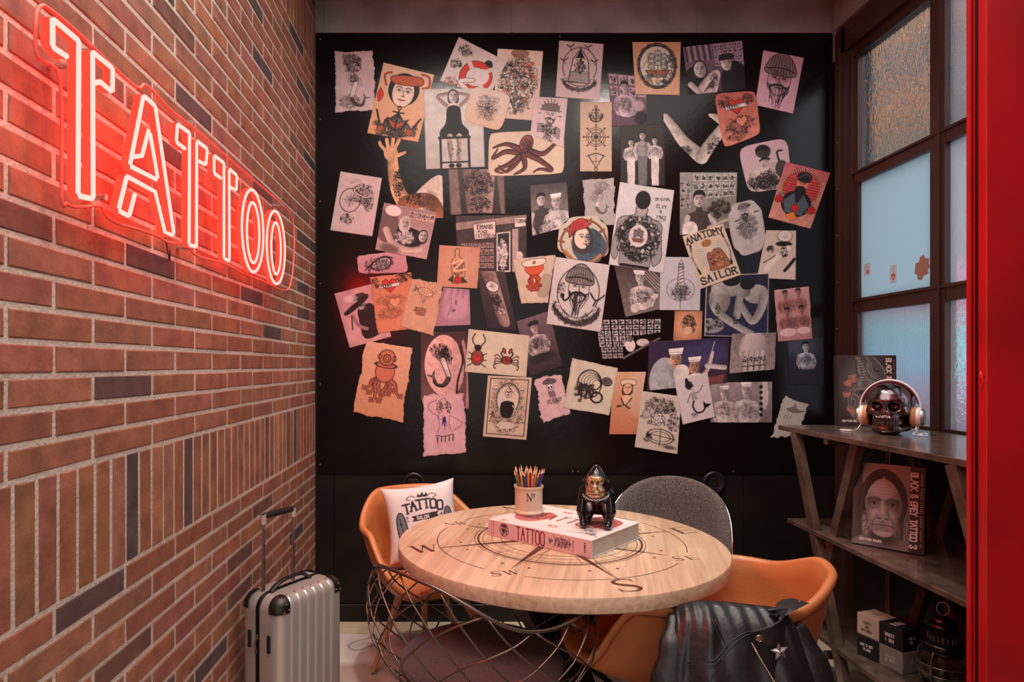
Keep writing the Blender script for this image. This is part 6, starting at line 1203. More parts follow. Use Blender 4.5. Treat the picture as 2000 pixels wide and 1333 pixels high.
# ---------------------------------------------------------------- neon sign
def neon():
    XF, XBk = XL+.078, XL+.058          # tube face plane, back of the flex
    sign = empty('neon_sign', (XL, 1.8, 1.9), 'red glowing neon sign reading TATTOO on the brick wall', 'sign')
    red = emis('neon_red_side', (1, .028, .016), 2.9); core = emis('neon_pink_core', (1, .0127, .011), 62)
    k = .4651; s = 1/6.25
    def pxk(pts): return [(x*k, y*k) for x, y in pts]
    T1 = [(133, 110), (108, 93.5), (105, 89), (105, 38.5), (108, 39), (154, 78), (156, 82), (154.5, 379), (157, 383), (182, 388), (184, 384), (183, 104), (185, 103), (219, 131), (222, 135), (221.5, 177), (219, 178), (198, 160), (189, 162)]
    Aa = pxk([(568, 658), (600, 655), (628, 548), (634, 560), (666, 748), (660, 753), (555, 700), (550, 692), (605, 408), (612, 406), (652, 442), (656, 450), (733, 980), (728, 988), (696, 975), (655, 805), (540, 742), (534, 750), (503, 878), (506, 886), (542, 906), (548, 902), (570, 815)])
    T2 = pxk([(780, 624), (748, 600), (744, 592), (748, 528), (753, 524), (796, 556), (799, 564), (797, 1022), (801, 1030), (824, 1035), (828, 1030), (829, 600), (833, 594), (870, 622), (873, 630), (868, 688), (863, 690), (840, 678)])
    T3 = pxk([(930, 748), (905, 730), (902, 722), (902, 660), (906, 656), (940, 682), (943, 690), (943, 1080), (946, 1086), (962, 1096), (966, 1090), (965, 718), (969, 712), (994, 734), (997, 742), (995, 795), (990, 798), (972, 787)])
    def O(cx_, cy_, rx, ry, sh, n=40): return pxk([(cx_+rx*math.cos(2*PI*i/n), cy_+ry*math.sin(2*PI*i/n)+sh*rx*math.cos(2*PI*i/n)) for i in range(n)])
    letters = [('T', [(T1, False)]), ('A', [(Aa, False)]), ('T', [(T2, False)]), ('T', [(T3, False)]), ('O', [(O(1063, 970, 45, 172, .45), True), (O(1065, 978, 26, 126, .45), True)]), ('O', [(O(1160, 1040, 38, 152, .45), True), (O(1161, 1044, 20, 108, .45), True)])]
    for nm, loops in letters:
        par = None
        b = MB(); bt = MB()
        for pts, cl in loops:
            P3 = [UX(x, y, XF) for x, y in pts]; w = .0052
            P2 = P3
            vs = []; N = len(P2)
            for i, p in enumerate(P2):
                a = P2[(i-1) % N] if (cl or i > 0) else P2[0]; c_ = P2[(i+1) % N] if (cl or i < N-1) else P2[-1]; d = (c_-a); d.x = 0; d.normalize(); nrm = Vector((0, -d.z, d.y))
                vs += [p+nrm*w-Vector((.004, 0, 0)), p-nrm*w-Vector((.004, 0, 0)), p-nrm*w-Vector((XF-XBk, 0, 0)), p+nrm*w-Vector((XF-XBk, 0, 0))]
            fs = []
            for i in range(N if cl else N-1):
                j = (i+1) % N
                for q in range(4): fs.append((i*4+q, i*4+(q+1) % 4, j*4+(q+1) % 4, j*4+q))
            if not cl: fs += [(3, 2, 1, 0), tuple((N-1)*4+q for q in range(4))]
            b.add(vs, fs); bt.tube([p-Vector((.003, 0, 0)) for p in P3], .0052, 8, closed=cl, flat=1)
        par = b.build('letter', red, sign); bt.build('light_tube', core, par, smooth=True)
    outline = [(70, 30), (80, 12), (94, 16), (150, 62), (262, 168), (285, 166), (330, 212), (372, 246), (420, 286), (470, 330), (520, 372), (556, 405), (572, 430), (574, 500), (566, 560), (548, 566), (520, 552), (478, 536), (440, 516), (385, 500), (362, 478), (330, 474), (308, 462), (262, 446), (228, 436), (205, 420), (196, 402), (150, 405), (130, 398), (120, 382), (118, 160), (80, 118), (70, 100)]
    XS = XL+.040; P3 = [UX(x, y, XS) for x, y in outline]; P3 = cr(P3, 4, True)
    b = MB(); n = len(P3); off = Vector((-.006, 0, 0)); vs = P3+[p+off for p in P3]; b.add(vs, [tuple(range(n)), tuple(reversed(range(n, 2*n)))])
    bm = bmesh.new(); vv = [bm.verts.new(v) for v in P3]; f = bm.faces.new(vv); bmesh.ops.triangulate(bm, faces=[f]); b = MB(); b.bm(bm)
    b.build('acrylic_backing', glassmat('clear_acrylic', (1, .93, .92), 0, ior=1.02, transp=.92), sign)
    b = MB(); b.tube(P3, .0036, 6, closed=True); b.build('backing_edge', M['acrylic_edge'], sign, smooth=True)
    for x, y in ((131, 130), (176, 102), (200, 385), (374, 240), (372, 484), (550, 402), (540, 552)):
        p = UX(x, y, XS); b = MB(); b.tube([(XL, p.y, p.z), (XS+.008, p.y, p.z)], .007, 12); b.build('standoff', M['chrome'], sign, smooth='auto')
    p = UX(345, 470, XS)
    b = MB(); b.tube(cr([(XL+.01, p.y, p.z+.01), (XL+.012, p.y+.02, p.z-.05), (XL+.008, p.y+.03, p.z-.02)], 6), .0016, 6); b.build('power_lead', M['rubber'], sign)
neon()

# ---------------------------------------------------------------- suitcase
def suitcase():
    o0 = Vector((-.598, 2.10, .0088)); w = Vector((.53, .848, 0)).normalized(); d = Vector((-w.y, w.x, 0)); W, D, Hs, z0 = .315, .19, .612, .045      # w: along ribbed face, d: depth towards the wall
    t = empty('suitcase', o0+w*W/2+d*D/2, 'ribbed silver hard-shell cabin suitcase with its handle pulled up, against the brick wall', 'suitcase')
    Mx = Matrix.Identity(4)
    for i, v in enumerate((w, d, Vector((0, 0, 1)))):
        for j in range(3): Mx[j][i] = v[j]
    Mx = Matrix.Translation(o0) @ Mx
    def rr(x0, x1, z0_, z1, r, n=8):
        P_ = []
        for cx_, cz, a0 in ((x1-r, z0_+r, -PI/2), (x1-r, z1-r, 0), (x0+r, z1-r, PI/2), (x0+r, z0_+r, PI)):
            for k in range(n+1): a = a0+PI/2*k/n; P_.append((cx_+r*math.cos(a), cz+r*math.sin(a)))
        return P_
    def shell(y0, y1, name, front):
        b = MB(); b.M = Mx; sg = -1 if front else 1; rim = y1 if front else y0; out = y0 if front else y1; dep = abs(y1-y0)
        ins = [(0, 0), (0, dep-.035), (.003, dep-.022), (.010, dep-.010), (.020, dep-.003), (.034, dep), (.06, dep)]
        vs = []; n = None
        for inset, dd in ins:
            loop = rr(inset, W-inset, z0+inset, Hs-inset, max(.05-inset*.6, .012)); n = len(loop)
            for x, z in loop: vs.append((x, rim+sg*dd, z))
        fs = [(i*n+k, i*n+(k+1) % n, (i+1)*n+(k+1) % n, (i+1)*n+k) for i in range(len(ins)-1) for k in range(n)]
        b.add(vs, fs); b.add(vs[-n:], [tuple(range(n))])
        if True:      # raised ribs running up the broad face and over the top edge
            for k in range(6):
                x = .062+k*(W-.124)/5; pts = [(x, out+sg*-.001, z0+.03), (x, out-.000, Hs-.035), (x, out-sg*.006, Hs-.016), (x, out-sg*.018, Hs-.006), (x, out-sg*.032, Hs-.0022), (x, out-sg*.055, Hs-.0050)]
                b.tube(pts, [.0105, .0105, .0105, .0095, .007, .002], 10, flat=.42, up=(0, 1, .3))
        return b.build(name, M['silver_shell'], t, smooth='auto')
    shell(0, .092, 'front_shell', True); shell(.112, D, 'back_shell', False)
    b = MB(); b.M = Mx; L = rr(.003, W-.003, z0+.003, Hs-.003, .047); n = len(L); vs = [(x, .090, z) for x, z in L]+[(x, .114, z) for x, z in L]; b.add(vs, [(k, (k+1) % n, n+(k+1) % n, n+k) for k in range(n)]); zb = b.build('zip_band', M['rubber'], t)
    for y in (.097, .107):
        b = MB(); b.M = Mx; L = rr(.0005, W-.0005, z0+.0005, Hs-.0005, .049); b.tube([(x, y, z) for x, z in L], .0016, 6, closed=True); b.build('zip', M['rubber'], zb)
    for x, z, yy in ((0, .47, .102), (.07, Hs+.003, .100)):
        b = MB(); b.M = Mx
        if z < Hs: b.rbox((-.006, yy-.005, z-.004), (.0, yy+.005, z+.012), .002); b.tube([(-.006, yy, z), (-.009, yy+.002, z-.02), (-.007, yy, z-.04)], .0032, 6, flat=.6); b.tube([(-.007, yy+.004*math.cos(q), z-.045+.007*math.sin(q)) for q in [2*PI*i/10 for i in range(10)]], .0012, 6, closed=True)
        else: b.rbox((x-.006, yy-.005, z-.004), (x+.01, yy+.005, z+.004), .002); b.tube([(x, yy, z+.004), (x+.018, yy+.004, z+.012), (x+.04, yy+.006, z+.018)], .0036, 6, flat=.6)
        b.build('zip_pull', M['bolt'], zb)
    for (x, sx) in ((0, 1), (W, -1)):
        for (z, sz) in ((Hs, -1), (z0, 1)):
            for yo, sy in ((0, 1), (D, -1)):
                def cg(u, v):
                    a = u*PI/2; ph = v*PI/2; r = .052; q = Vector((x-sx*.0015, yo-sy*.0015, z-sz*(-.0015)))
                    X_ = 1-math.cos(ph)*math.cos(a); Y_ = 1-math.cos(ph)*math.sin(a); Z_ = 1-math.sin(ph)
                    X_, Y_, Z_ = [max(0, k_-.12)*1.15 for k_ in (X_, Y_, Z_)]
                    return (x+sx*(X_*r-.0025), yo+sy*(Y_*r*.9-.0025), z+sz*(Z_*r*1.0-.0025))
                b = MB(); b.M = Mx; b.grid(cg, 9, 9); g = b.build('corner_guard', M['rubber'], t, smooth=True)
                if yo == 0 and z == Hs:
                    for q in ((.022, 0, .044), (.044, 0, .040), (.032, 0, .020)):
                        b = MB(); b.M = Mx; bm = bmesh.new(); bmesh.ops.create_uvsphere(bm, u_segments=10, v_segments=6, radius=.0035, matrix=Matrix.Translation((x+sx*q[0], -.0035, Hs-q[2]))); b.bm(bm); b.build('rivet', M['bolt'], g, smooth=True)
    for y in (.045, .14):
        b = MB(); b.M = Mx; b.rbox((-.006, y-.008, .43), (.003, y+.008, .49), .005, 3); b.build('side_foot', M['rubber'], t, smooth='auto')
    b = MB(); b.M = Mx; b.tube(cr([(.045, .09, Hs), (.075, .09, Hs+.020), (.13, .09, Hs+.030), (.19, .09, Hs+.026), (.23, .09, Hs)], 6), [.011]*25, 10, flat=.55, up=(0, 0, 1)); b.build('carry_handle', M['rubber'], t, smooth=True)
    # telescopic handle measured at its two ends
    A0 = Mx @ Vector((.045, .125, Hs-.02)); B0 = Mx @ Vector((.182, .125, Hs-.02)); top = .880
    for k, p in enumerate((A0, B0)):
        b = MB(); zt_ = top-.02; b.tube([p, (p.x, p.y, Hs+.13)], .0085, 10, flat=.8); b.tube([(p.x, p.y, Hs+.10), (p.x, p.y, zt_)], .0070, 10, flat=.8); b.build('handle_post', M['chrome'] if False else M['steel'], t, smooth='auto')
        b = MB(); b.tube([(p.x, p.y, zt_-.008), (p.x, p.y, top+.004)], .0105, 12); b.build('handle_joint', M['silver_shell'], t, smooth='auto')
    b = MB(); a, c_ = Vector((A0.x, A0.y, top)), Vector((B0.x, B0.y, top)); b.tube([a+(c_-a)*q for q in (-.04, .06, .5, .94, 1.04)], [.008, .0105, .0115, .0105, .008], 14); b.build('grip', M['rubber'], t, smooth=True)
    for x in (.035, W-.035):
        for y in (.035, D-.035):
            b = MB(); b.M = Mx @ Matrix.Translation((x, y, .0225)) @ Matrix.Rotation(PI/2, 4, 'Y'); b.lathe([(0, -.009), (.020, -.009), (.0225, -.005), (.0225, .005), (.020, .009), (0, .009)], 20); wh = b.build('wheel', M['rubber'], t, smooth='auto')
            b = MB(); b.M = Mx; b.rbox((x-.016, y-.014, .026), (x+.016, y+.014, .052), .005); b.build('fork', M['rubber'], wh)
suitcase()
# ---------------------------------------------------------------- leather jacket over the near side of the right chair
def jacket():
    t = empty('leather_jacket', (.8, 1.8, .72), 'black leather biker jacket with a star pin hanging over the foreground tan chair', 'jacket')
    # hang line: over the rim on the near side, measured left shoulder -> right edge
    top = cr([(.625, 1.855, .695), (.655, 1.84, .715), (.70, 1.83, .726), (.765, 1.825, .724), (.83, 1.815, .720), (.885, 1.81, .716), (.925, 1.815, .705)], 8)
    bot = cr([(.47, 1.80, .15), (.53, 1.72, .12), (.62, 1.68, .11), (.76, 1.67, .10), (.90, 1.68, .11), (1.0, 1.72, .12), (1.05, 1.78, .15)], 8)
    def J(u, v):            # v<0 inside the chair, 0 on the rim, 1 the hem
        i = u*(len(top)-1); a = int(min(i, len(top)-2)); T = top[a].lerp(top[a+1], i-a); Bq = bot[a].lerp(bot[a+1], i-a)
        if v < .0:
            q = -v; return T+Vector((-.02*q, .05*min(1, q*2.2), -.75*q**1.2))
        drop = v; p = T.lerp(Bq, drop); bul = math.sin(min(1, drop*1.1)*PI)*.035+.046*(1-math.exp(-drop*28))
        z = T.z+(Bq.z-T.z)*(drop**1.12)
        f = .010*math.sin(u*17+drop*5)*min(1, drop*3)+.007*math.sin(u*31-drop*9+1)*min(1, drop*2)+.012*math.exp(-((u-.33)/.05)**2)*math.exp(-((drop-.12)/.09)**2)-.010*math.exp(-((u-.42)/.05)**2)*math.exp(-((drop-.14)/.10)**2)+.006*math.sin(u*60)*math.exp(-drop*12)
        return Vector((p.x, p.y-bul-f, z))
    b = MB(); b.grid(lambda u, v: J(u, v*1.14-.14), 90, 110); o = b.build('body', M['leather_black'], t, smooth=True); so = o.modifiers.new('thick', 'SOLIDIFY'); so.thickness = .0035; so.offset = 0
    def seam(pts, r=.0014, name='seam', m='leather_black', off=.003, par=None):
        P_ = [J(u, v)+Vector((0, -off, .001)) for u, v in pts]; b = MB(); b.tube(cr(P_, 6), r, 6); return b.build(name, M[m], par or t, smooth=True)
    seam([(.06, .28), (.2, .25), (.33, .235), (.38, .215), (.45, .16), (.55, .115), (.66, .10), (.76, .105)]); seam([(.07, .295), (.2, .265), (.335, .25), (.39, .225), (.46, .17), (.56, .125), (.67, .112), (.77, .118)])
    seam([(.33, -.0), (.36, .08), (.40, .17), (.42, .20)]); seam([(.355, -.0), (.385, .08), (.42, .16), (.435, .19)]); seam([(.40, .22), (.38, .36), (.37, .6), (.37, .95)]); seam([(.415, .22), (.395, .36), (.385, .6), (.385, .95)]); seam([(.345, .27), (.30, .38), (.26, .5), (.27, .7)])
    # sleeve falling at the left
    def sleeve(P_, rs, name, lab=None):
        Q = cr(P_, 7); b = MB(); n = len(Q); R_ = np.interp(np.linspace(0, 1, n), np.linspace(0, 1, len(rs)), rs); b.tube(Q, [float(r)*(1+.07*math.sin(i*1.3)) for i, r in enumerate(R_)], 18, flat=.5, up=(0, -1, .1)); return b.build(name, M['leather_black'], t, smooth=True)
    sleeve([(.64, 1.84, .672), (.61, 1.78, .60), (.57, 1.75, .46), (.52, 1.73, .25), (.50, 1.72, .12)], [.035, .052, .058, .056, .05], 'sleeve'); sleeve([(.945, 1.80, .665), (.99, 1.765, .55), (1.02, 1.745, .38), (1.04, 1.74, .14)], [.03, .045, .05, .046], 'sleeve')
    # turned-back lapel, its corner pointing left with a snap, and the collar standing over the rim
    def sheet(poly, name, th=.005, m='leather_black', n=6, smooth_=False):
        P_ = [Vector(p) for p in poly]; c = sum(P_, Vector())/len(P_); b = MB(); L = len(P_); d = Vector((0, -th, 0)); vs = [p for p in P_]+[p+d for p in P_]+[c+d*1.8, c]
        b.add(vs, [(L+i, L+(i+1) % L, 2*L) for i in range(L)]+[((i+1) % L, i, 2*L+1) for i in range(L)]+[(i, (i+1) % L, L+(i+1) % L, L+i) for i in range(L)]); return b.build(name, M[m], t, smooth='auto')
    D = 1.715; Lp = [U(*q) for q in ((1466, 1234, D+.01), (1500, 1224, D), (1521, 1213, D+.01), (1527, 1204, D+.03), (1537, 1200, D+.06), (1552, 1235, D+.05), (1566, 1280, D+.02), (1580, 1360, D), (1585, 1440, D), (1556, 1440, D-.01), (1527, 1360, D-.012), (1502, 1313, D-.012), (1482, 1273, D-.01), (1470, 1250, D))]
    # the chair shell stands farther back; keep the lapel just in front of the hanging body
    lap = sheet(Lp, 'lapel', .006)
    b = MB(); b.tube(cr([p+Vector((0, -.006, 0)) for p in Lp[:5]], 5), .0032, 8); b.build('piping', M['leather_black'], lap, smooth=True)
    zz = [U(1468, 1256, D-.006), U(1484, 1285, D-.018), U(1504, 1318, D-.019), U(1530, 1366, D-.019), U(1560, 1445, D-.018)]; Q = cr(zz, 16); b = MB(); b.tube([q+Vector((.0013*(1 if i % 2 else -1), 0, 0)) for i, q in enumerate(Q)], .0021, 6); b.build('zip', M['chrome'], lap, smooth=False)
    def disc(px, py, d, r, name, par, m='bolt'):
        c = U(px, py, d); b = MB(); n = 20; vs = []
        for rr_, dd in ((r, 0), (r, .003), (r*.8, .005), (r*.7, .004), (.0001, .0045)):
            for k in range(n): vs.append((c.x+rr_*math.cos(2*PI*k/n), c.y-dd, c.z+rr_*math.sin(2*PI*k/n)))
        b.add(vs, [(i*n+k, i*n+(k+1) % n, (i+1)*n+(k+1) % n, (i+1)*n+k) for i in range(4) for k in range(n)]); return b.build(name, M[m], par, smooth='auto')
    disc(1482, 1247, D-.006, .0098, 'snap_button', lap)
    c = U(1522, 1273, D-.016); b = MB(); pts = []
    for k in range(10): a = math.radians(90+10+36*k); r = .025 if k % 2 == 0 else .0106; pts.append(Vector((c.x+r*math.cos(a), c.y, c.z+r*math.sin(a))))
    ap = Vector((c.x, c.y-.007, c.z)); b.add(pts+[ap, Vector((c.x, c.y+.002, c.z))], [(i, (i+1) % 10, 10) for i in range(10)]+[((i+1) % 10, i, 11) for i in range(10)]); st = tag(b.build('star_pin', M['chrome']), 'silver five-pointed star pin on the black jacket lapel', 'pin')
    b = MB(); b.tube([p+Vector((0, -.001, 0)) for p in pts], .0013, 6, closed=True); b.build('rim', M['steel'], st)
    C1 = [U(*q) for q in ((1500, 1196, 1.77), (1512, 1190, 1.77), (1518, 1178, 1.80), (1530, 1171, 1.82), (1548, 1169, 1.82), (1566, 1174, 1.805), (1578, 1178, 1.79), (1560, 1186, 1.77), (1542, 1196, 1.76), (1528, 1204, 1.755), (1516, 1199, 1.755))]
    col = sheet(C1, 'collar', .007); disc(1561, 1176.5, 1.775, .0045, 'snap', col)
    b = MB(); b.tube(cr([U(1500, 1194, 1.765), U(1514, 1192, 1.76), U(1524, 1202, 1.755), U(1522, 1212, 1.745)], 6), .004, 8); b.build('neck_tape', M['leather_black'], col, smooth=True)
jacket()

# ---------------------------------------------------------------- shelf unit under the window
XS0, XS1 = 1.505, 2.035
def shelves():
    t = empty('shelf_unit', (1.77, 2.2, 0), 'dark steel shelf unit with crossed legs under the window', 'shelf')
    for z, th, y1, y0 in ((1.122, .022, 2.995, 1.36), (.702, .020, 2.915, 1.36), (.276, .020, 2.86, 1.36)):
        b = MB(); b.rbox((XS0, y0, z-th), (XS1, y1, z), .002, 1); b.build('shelf_board', M['shelf'], t)
    def bar(p, q, wv, w=.022, name='leg'):
        p, q = Vector(p), Vector(q); d = (q-p).normalized(); s = Vector(wv); n = d.cross(s).normalized(); b = MB(); T = .015
        vs = [pt+s*a*T+n*c_*w for pt in (p, q) for a, c_ in ((-1, -1), (1, -1), (1, 1), (-1, 1))]; b.add(vs, [(3, 2, 1, 0), (4, 5, 6, 7)]+[(i, (i+1) % 4, 4+(i+1) % 4, 4+i) for i in range(4)]); return b.build(name, M['shelf'], t)
    for X in (XS0+.016, XS1-.016):
        for ya, yb in ((2.87, 2.45), (1.95, 1.53)):
            l = bar((X, ya, 1.10), (X, yb, 0), (1, 0, 0)); bar((X+.03*(1 if X < 1.7 else -1), yb+.02, 1.10), (X+.03*(1 if X < 1.7 else -1), ya, 0), (1, 0, 0))
            b = MB(); b.tube([(X-.018, (ya+yb)/2+.01, .52), (X-.024, (ya+yb)/2+.01, .52)], .008, 12); b.build('bolt', M['bolt'], l, smooth='auto')
    for z in (.19, .66, 1.085):
        bar((XS0+.03, 2.66, z), (XS1-.03, 2.66, z), (0, 1, 0), .012, 'cross_rail')
    b = MB(); b.rbox((1.965, 2.9, 0), (1.99, 2.93, 1.10), .002, 1); b.build('upright', M['shelf'], t)
shelves()

# ---------------------------------------------------------------- big standing books
def standing_book(p0, p1, lean, h, th, art, label, zb, nx=190):
    """p0,p1: bottom corners of the front cover, seen left and right"""
    a, c_ = Vector((p0[0], p0[1], zb+.0006)), Vector((p1[0], p1[1], zb+.0006)); s = (c_-a); W = s.length; s.normalize(); bk = Vector((-s.y, s.x, 0)); up = (Vector((0, 0, 1))+bk*lean).normalized(); nb = s.cross(up)*-1
    nb = up.cross(s) if up.cross(s).dot(bk) > 0 else -up.cross(s)
    lift = abs(nb.z)*th; a = a+Vector((0, 0, lift))
    t = empty('art_book', (a+s*W/2), label, 'book', None)
    def bx(x0, x1, y0, y1, z0, z1, m, nm):
        b = MB(); b.add([a+s*x+nb*y+up*z for x, y, z in ((x0, y0, z0), (x1, y0, z0), (x1, y1, z0), (x0, y1, z0), (x0, y0, z1), (x1, y0, z1), (x1, y1, z1), (x0, y1, z1))], [(0, 3, 2, 1), (4, 5, 6, 7), (0, 1, 5, 4), (1, 2, 6, 5), (2, 3, 7, 6), (3, 0, 4, 7)]); return b.build(nm, m, t)
    blk = mat('book_black', rgb(34, 28, 28), .4)
    bx(.005, W-.006, .003, th-.003, .004, h-.004, M['pages'], 'page_block'); bx(0, W, .0006, .003, 0, h, blk, 'front_cover'); bx(0, W, th-.003, th, 0, h, blk, 'back_cover'); bx(0, .003, .0006, th, 0, h, blk, 'spine')
    def fn(u, v): return np.array(a)[None, None]+(u*W)[..., None]*np.array(s)+((1-v)*h)[..., None]*np.array(up)
    sheet_mesh('cover_print', fn, nx, int(nx*h/W), art, rgb(40, 30, 30), 9, M['print_gloss'], parent=t, back=tuple(nb*.0005))
    return t
def vtext(c, txt, x, y, h, w, col, step, sp=1): 
    c.text(txt, x, y, h, w, col, sp=sp, rot=PI/2, asp=.60)
def a_bg3(c):
    c.blend(np.ones(c.X.shape)*.999, rgb(150, 140, 140)); A_ = c.A; c.poly([(0, 0), (14, 0), (13, A_), (0, A_)], rgb(62, 50, 50)); d = np.hypot((c.X-45)/38, (c.Y-60)/70); c.blend(np.clip(d-.6, 0, 1)*.5, rgb(110, 100, 102))
    hair = rgb(50, 42, 44); c.ell(44, 60, 33, 52, hair)
    for k in range(60):
        x0 = c.r.uniform(14, 74); sx = -1 if x0 < 44 else 1; c.line([(44+sx*2, 10), (44+(x0-44)*.9, 30), (x0+sx*4, 62), (x0+sx*c.r.uniform(0, 8), 100), (x0+sx*c.r.uniform(-2, 6), A_)], .8, c.r.choice([rgb(34, 28, 30), rgb(84, 76, 76), rgb(62, 54, 54)]), .8)
    post = 1
    c.poly([(22, 118), (68, 118), (84, A_), (2, A_)], rgb(128, 120, 118), 1, True); c.ell(44, 120, 22, 13, rgb(60, 52, 52), .8, soft=5)
    sk = rgb(164, 156, 154); c.ell(44, 62, 26, 45, sk); c.ell(44, 92, 22, 27, sk)
    S_, H_ = rgb(74, 66, 66), rgb(206, 200, 196)
    c.ell(44, 40, 19, 12, H_, .55, soft=6); c.ell(66, 78, 8, 34, S_, .7, soft=5); c.ell(22, 80, 6, 30, S_, .55, soft=4); c.ell(32, 84, 7, 7, H_, .45, soft=4); c.ell(56, 84, 6, 7, H_, .35, soft=4)
    c.poly([(18, 58), (19, 34), (30, 17), (43, 11), (43, 22), (32, 30), (24, 42)], hair, 1, True); c.poly([(70, 58), (69, 34), (58, 17), (45, 11), (45, 22), (56, 30), (64, 42)], hair, 1, True)
    for y in (34, 39, 44, 49): c.soft([(27, y+1), (36, y-1), (44, y), (52, y-1), (61, y+1)], 1.0, rgb(104, 96, 94), .5)
    for k in (-1, 1):
        c.ell(44+k*13, 64, 10, 6, S_, .75, soft=3); c.soft([(44+k*4, 60), (44+k*12, 56.5), (44+k*22, 60)], 2.2, rgb(40, 34, 36), .9); c.ell(44+k*13, 66, 5.4, 1.7, rgb(150, 142, 140), .8); c.ell(44+k*13, 66, 2.3, 1.7, rgb(14, 12, 14)); c.line([(44+k*7, 65.5), (44+k*13, 63.6), (44+k*20, 66)], 1.1, rgb(24, 20, 22), .9)
        c.soft([(44+k*7, 71), (44+k*13, 73.5), (44+k*20, 71)], 1.2, S_, .6); c.soft([(44+k*8, 84), (44+k*13, 92), (44+k*15, 103)], 1.5, S_, .8); c.soft([(44+k*22, 84), (44+k*19, 98), (44+k*13, 110)], 1.6, S_, .5)
    c.soft([(48.5, 62), (50, 76), (51.5, 84)], 2.0, S_, .7); c.soft([(42, 62), (43, 74), (43, 82)], 1.7, H_, .7); c.ell(44, 87, 8.5, 4.5, sk, .9, soft=2); c.ell(39, 89, 2.3, 1.4, rgb(34, 28, 30), .9, soft=.8); c.ell(49, 89, 2.3, 1.4, rgb(34, 28, 30), .9, soft=.8); c.soft([(35, 87), (37, 91)], 1.1, S_, .8); c.soft([(53, 87), (51, 91)], 1.1, S_, .8)
    c.ell(44, 95, 4, 3, S_, .5, soft=1.5); c.soft([(31, 101), (38, 99.2), (44, 100.2), (50, 99.2), (58, 101.5)], 1.2, rgb(34, 28, 30), 1); c.ell(44, 103, 9, 2.4, rgb(126, 114, 112), .8, soft=1.4); c.soft([(35, 107), (44, 108.5), (53, 107)], 1.6, S_, .8); c.ell(44, 113, 8, 4, H_, .45, soft=3)
    c.curls(20, 100, 6, 20, 16, 1, rgb(170, 160, 156)); c.poly([(80, 0), (100, 0), (100, A_), (80, A_)], rgb(58, 44, 44)); vtext(c, 'BLACK & GREY TATTOO 3', 81.5, 10, 8.5, 1.9, rgb(236, 228, 224), 0, .35)
    [c.seg((94.5, 10+k*3.1), (96.3, 10+k*3.1), .9, rgb(206, 190, 186)) for k in range(int((A_-18)/3.1)) if k % 7]
    c.text('EDITION REUSS', 12, A_-8, 3, .8, rgb(240, 236, 232), asp=.6)
def a_bg1(c):
    c.blend(np.ones(c.X.shape)*.999, rgb(56, 36, 34)); A_ = c.A; g = rgb(130, 120, 116)
    c.ell(46, 60, 38, 56, rgb(84, 74, 72), 1, soft=10)
    for (x0, y0, R0, R1, a0, a1, n) in ((30, 30, 6, 34, -.6, 2.2, 26), (70, 20, 8, 40, 1.6, 3.3, 26), (52, 84, 9, 36, 2.6, 5.6, 24), (24, 86, 4, 26, -1.2, 1.4, 20), (60, 118, 6, 30, 3.6, 6.0, 20), (46, 50, 3, 16, 0, 4.5, 12)):
        for k in range(n):
            r = R0+(R1-R0)*k/n; da = c.r.uniform(-.3, .3); cc = c.r.choice([rgb(122, 112, 108), rgb(84, 74, 72), rgb(160, 148, 142), rgb(44, 32, 32), rgb(70, 52, 48)])
            c.line([(x0+r*math.cos(a0+da+(a1-a0)*t/6), y0+r*1.15*math.sin(a0+da+(a1-a0)*t/6)) for t in range(7)], c.r.uniform(.7, 1.5), cc, .75, sm=False)
    c.ell(50, 70, 17, 6, rgb(28, 20, 22), .95, .25, soft=2); c.soft([(30, 62), (48, 60), (68, 72)], 2.2, rgb(150, 140, 136), .8); c.ell(46, 104, 18, 12, rgb(140, 130, 126), .6, soft=6); c.soft([(34, 4), (46, 28), (38, 52)], 2.4, rgb(170, 160, 154), .8); [c.seg((36+k*.6, 8+k*5), (45+k*.4, 7+k*5), 1.2, rgb(40, 30, 30)) for k in range(9)]
    c.line([(62, 4), (78, 24), (84, 50)], 1.4, rgb(150, 142, 130)); [c.curls(x, y, 6, 6, 6, 1.6, rgb(190, 120, 90), .8, .8) for x, y in ((20, 52), (16, 70), (26, 40), (22, 100))]
    c.poly([(82, 0), (100, 0), (100, A_), (82, A_)], rgb(50, 32, 32)); vtext(c, 'BLACK & GREY TATTOO 1', 83.5, 6, 8, 1.8, rgb(226, 200, 192), 0, .35); [c.seg((95.5, 6+k*3.1), (97, 6+k*3.1), .9, rgb(190, 150, 140)) for k in range(int((A_-12)/3.1)) if k % 7]; c.text('EDITION REUSS', 8, A_-7, 3, .8, rgb(236, 226, 222), asp=.6)
standing_book((1.765, 2.960), (2.020, 2.93), .02, .327, .036, a_bg1, 'upright black art book with a dragon cover on the top shelf behind the skull', 1.122)
standing_book((1.545, 2.50), (1.705, 2.33), .10, .318, .040, a_bg3, 'upright BLACK & GREY TATTOO 3 book with a long-haired man portrait on the middle shelf', .702, 210)

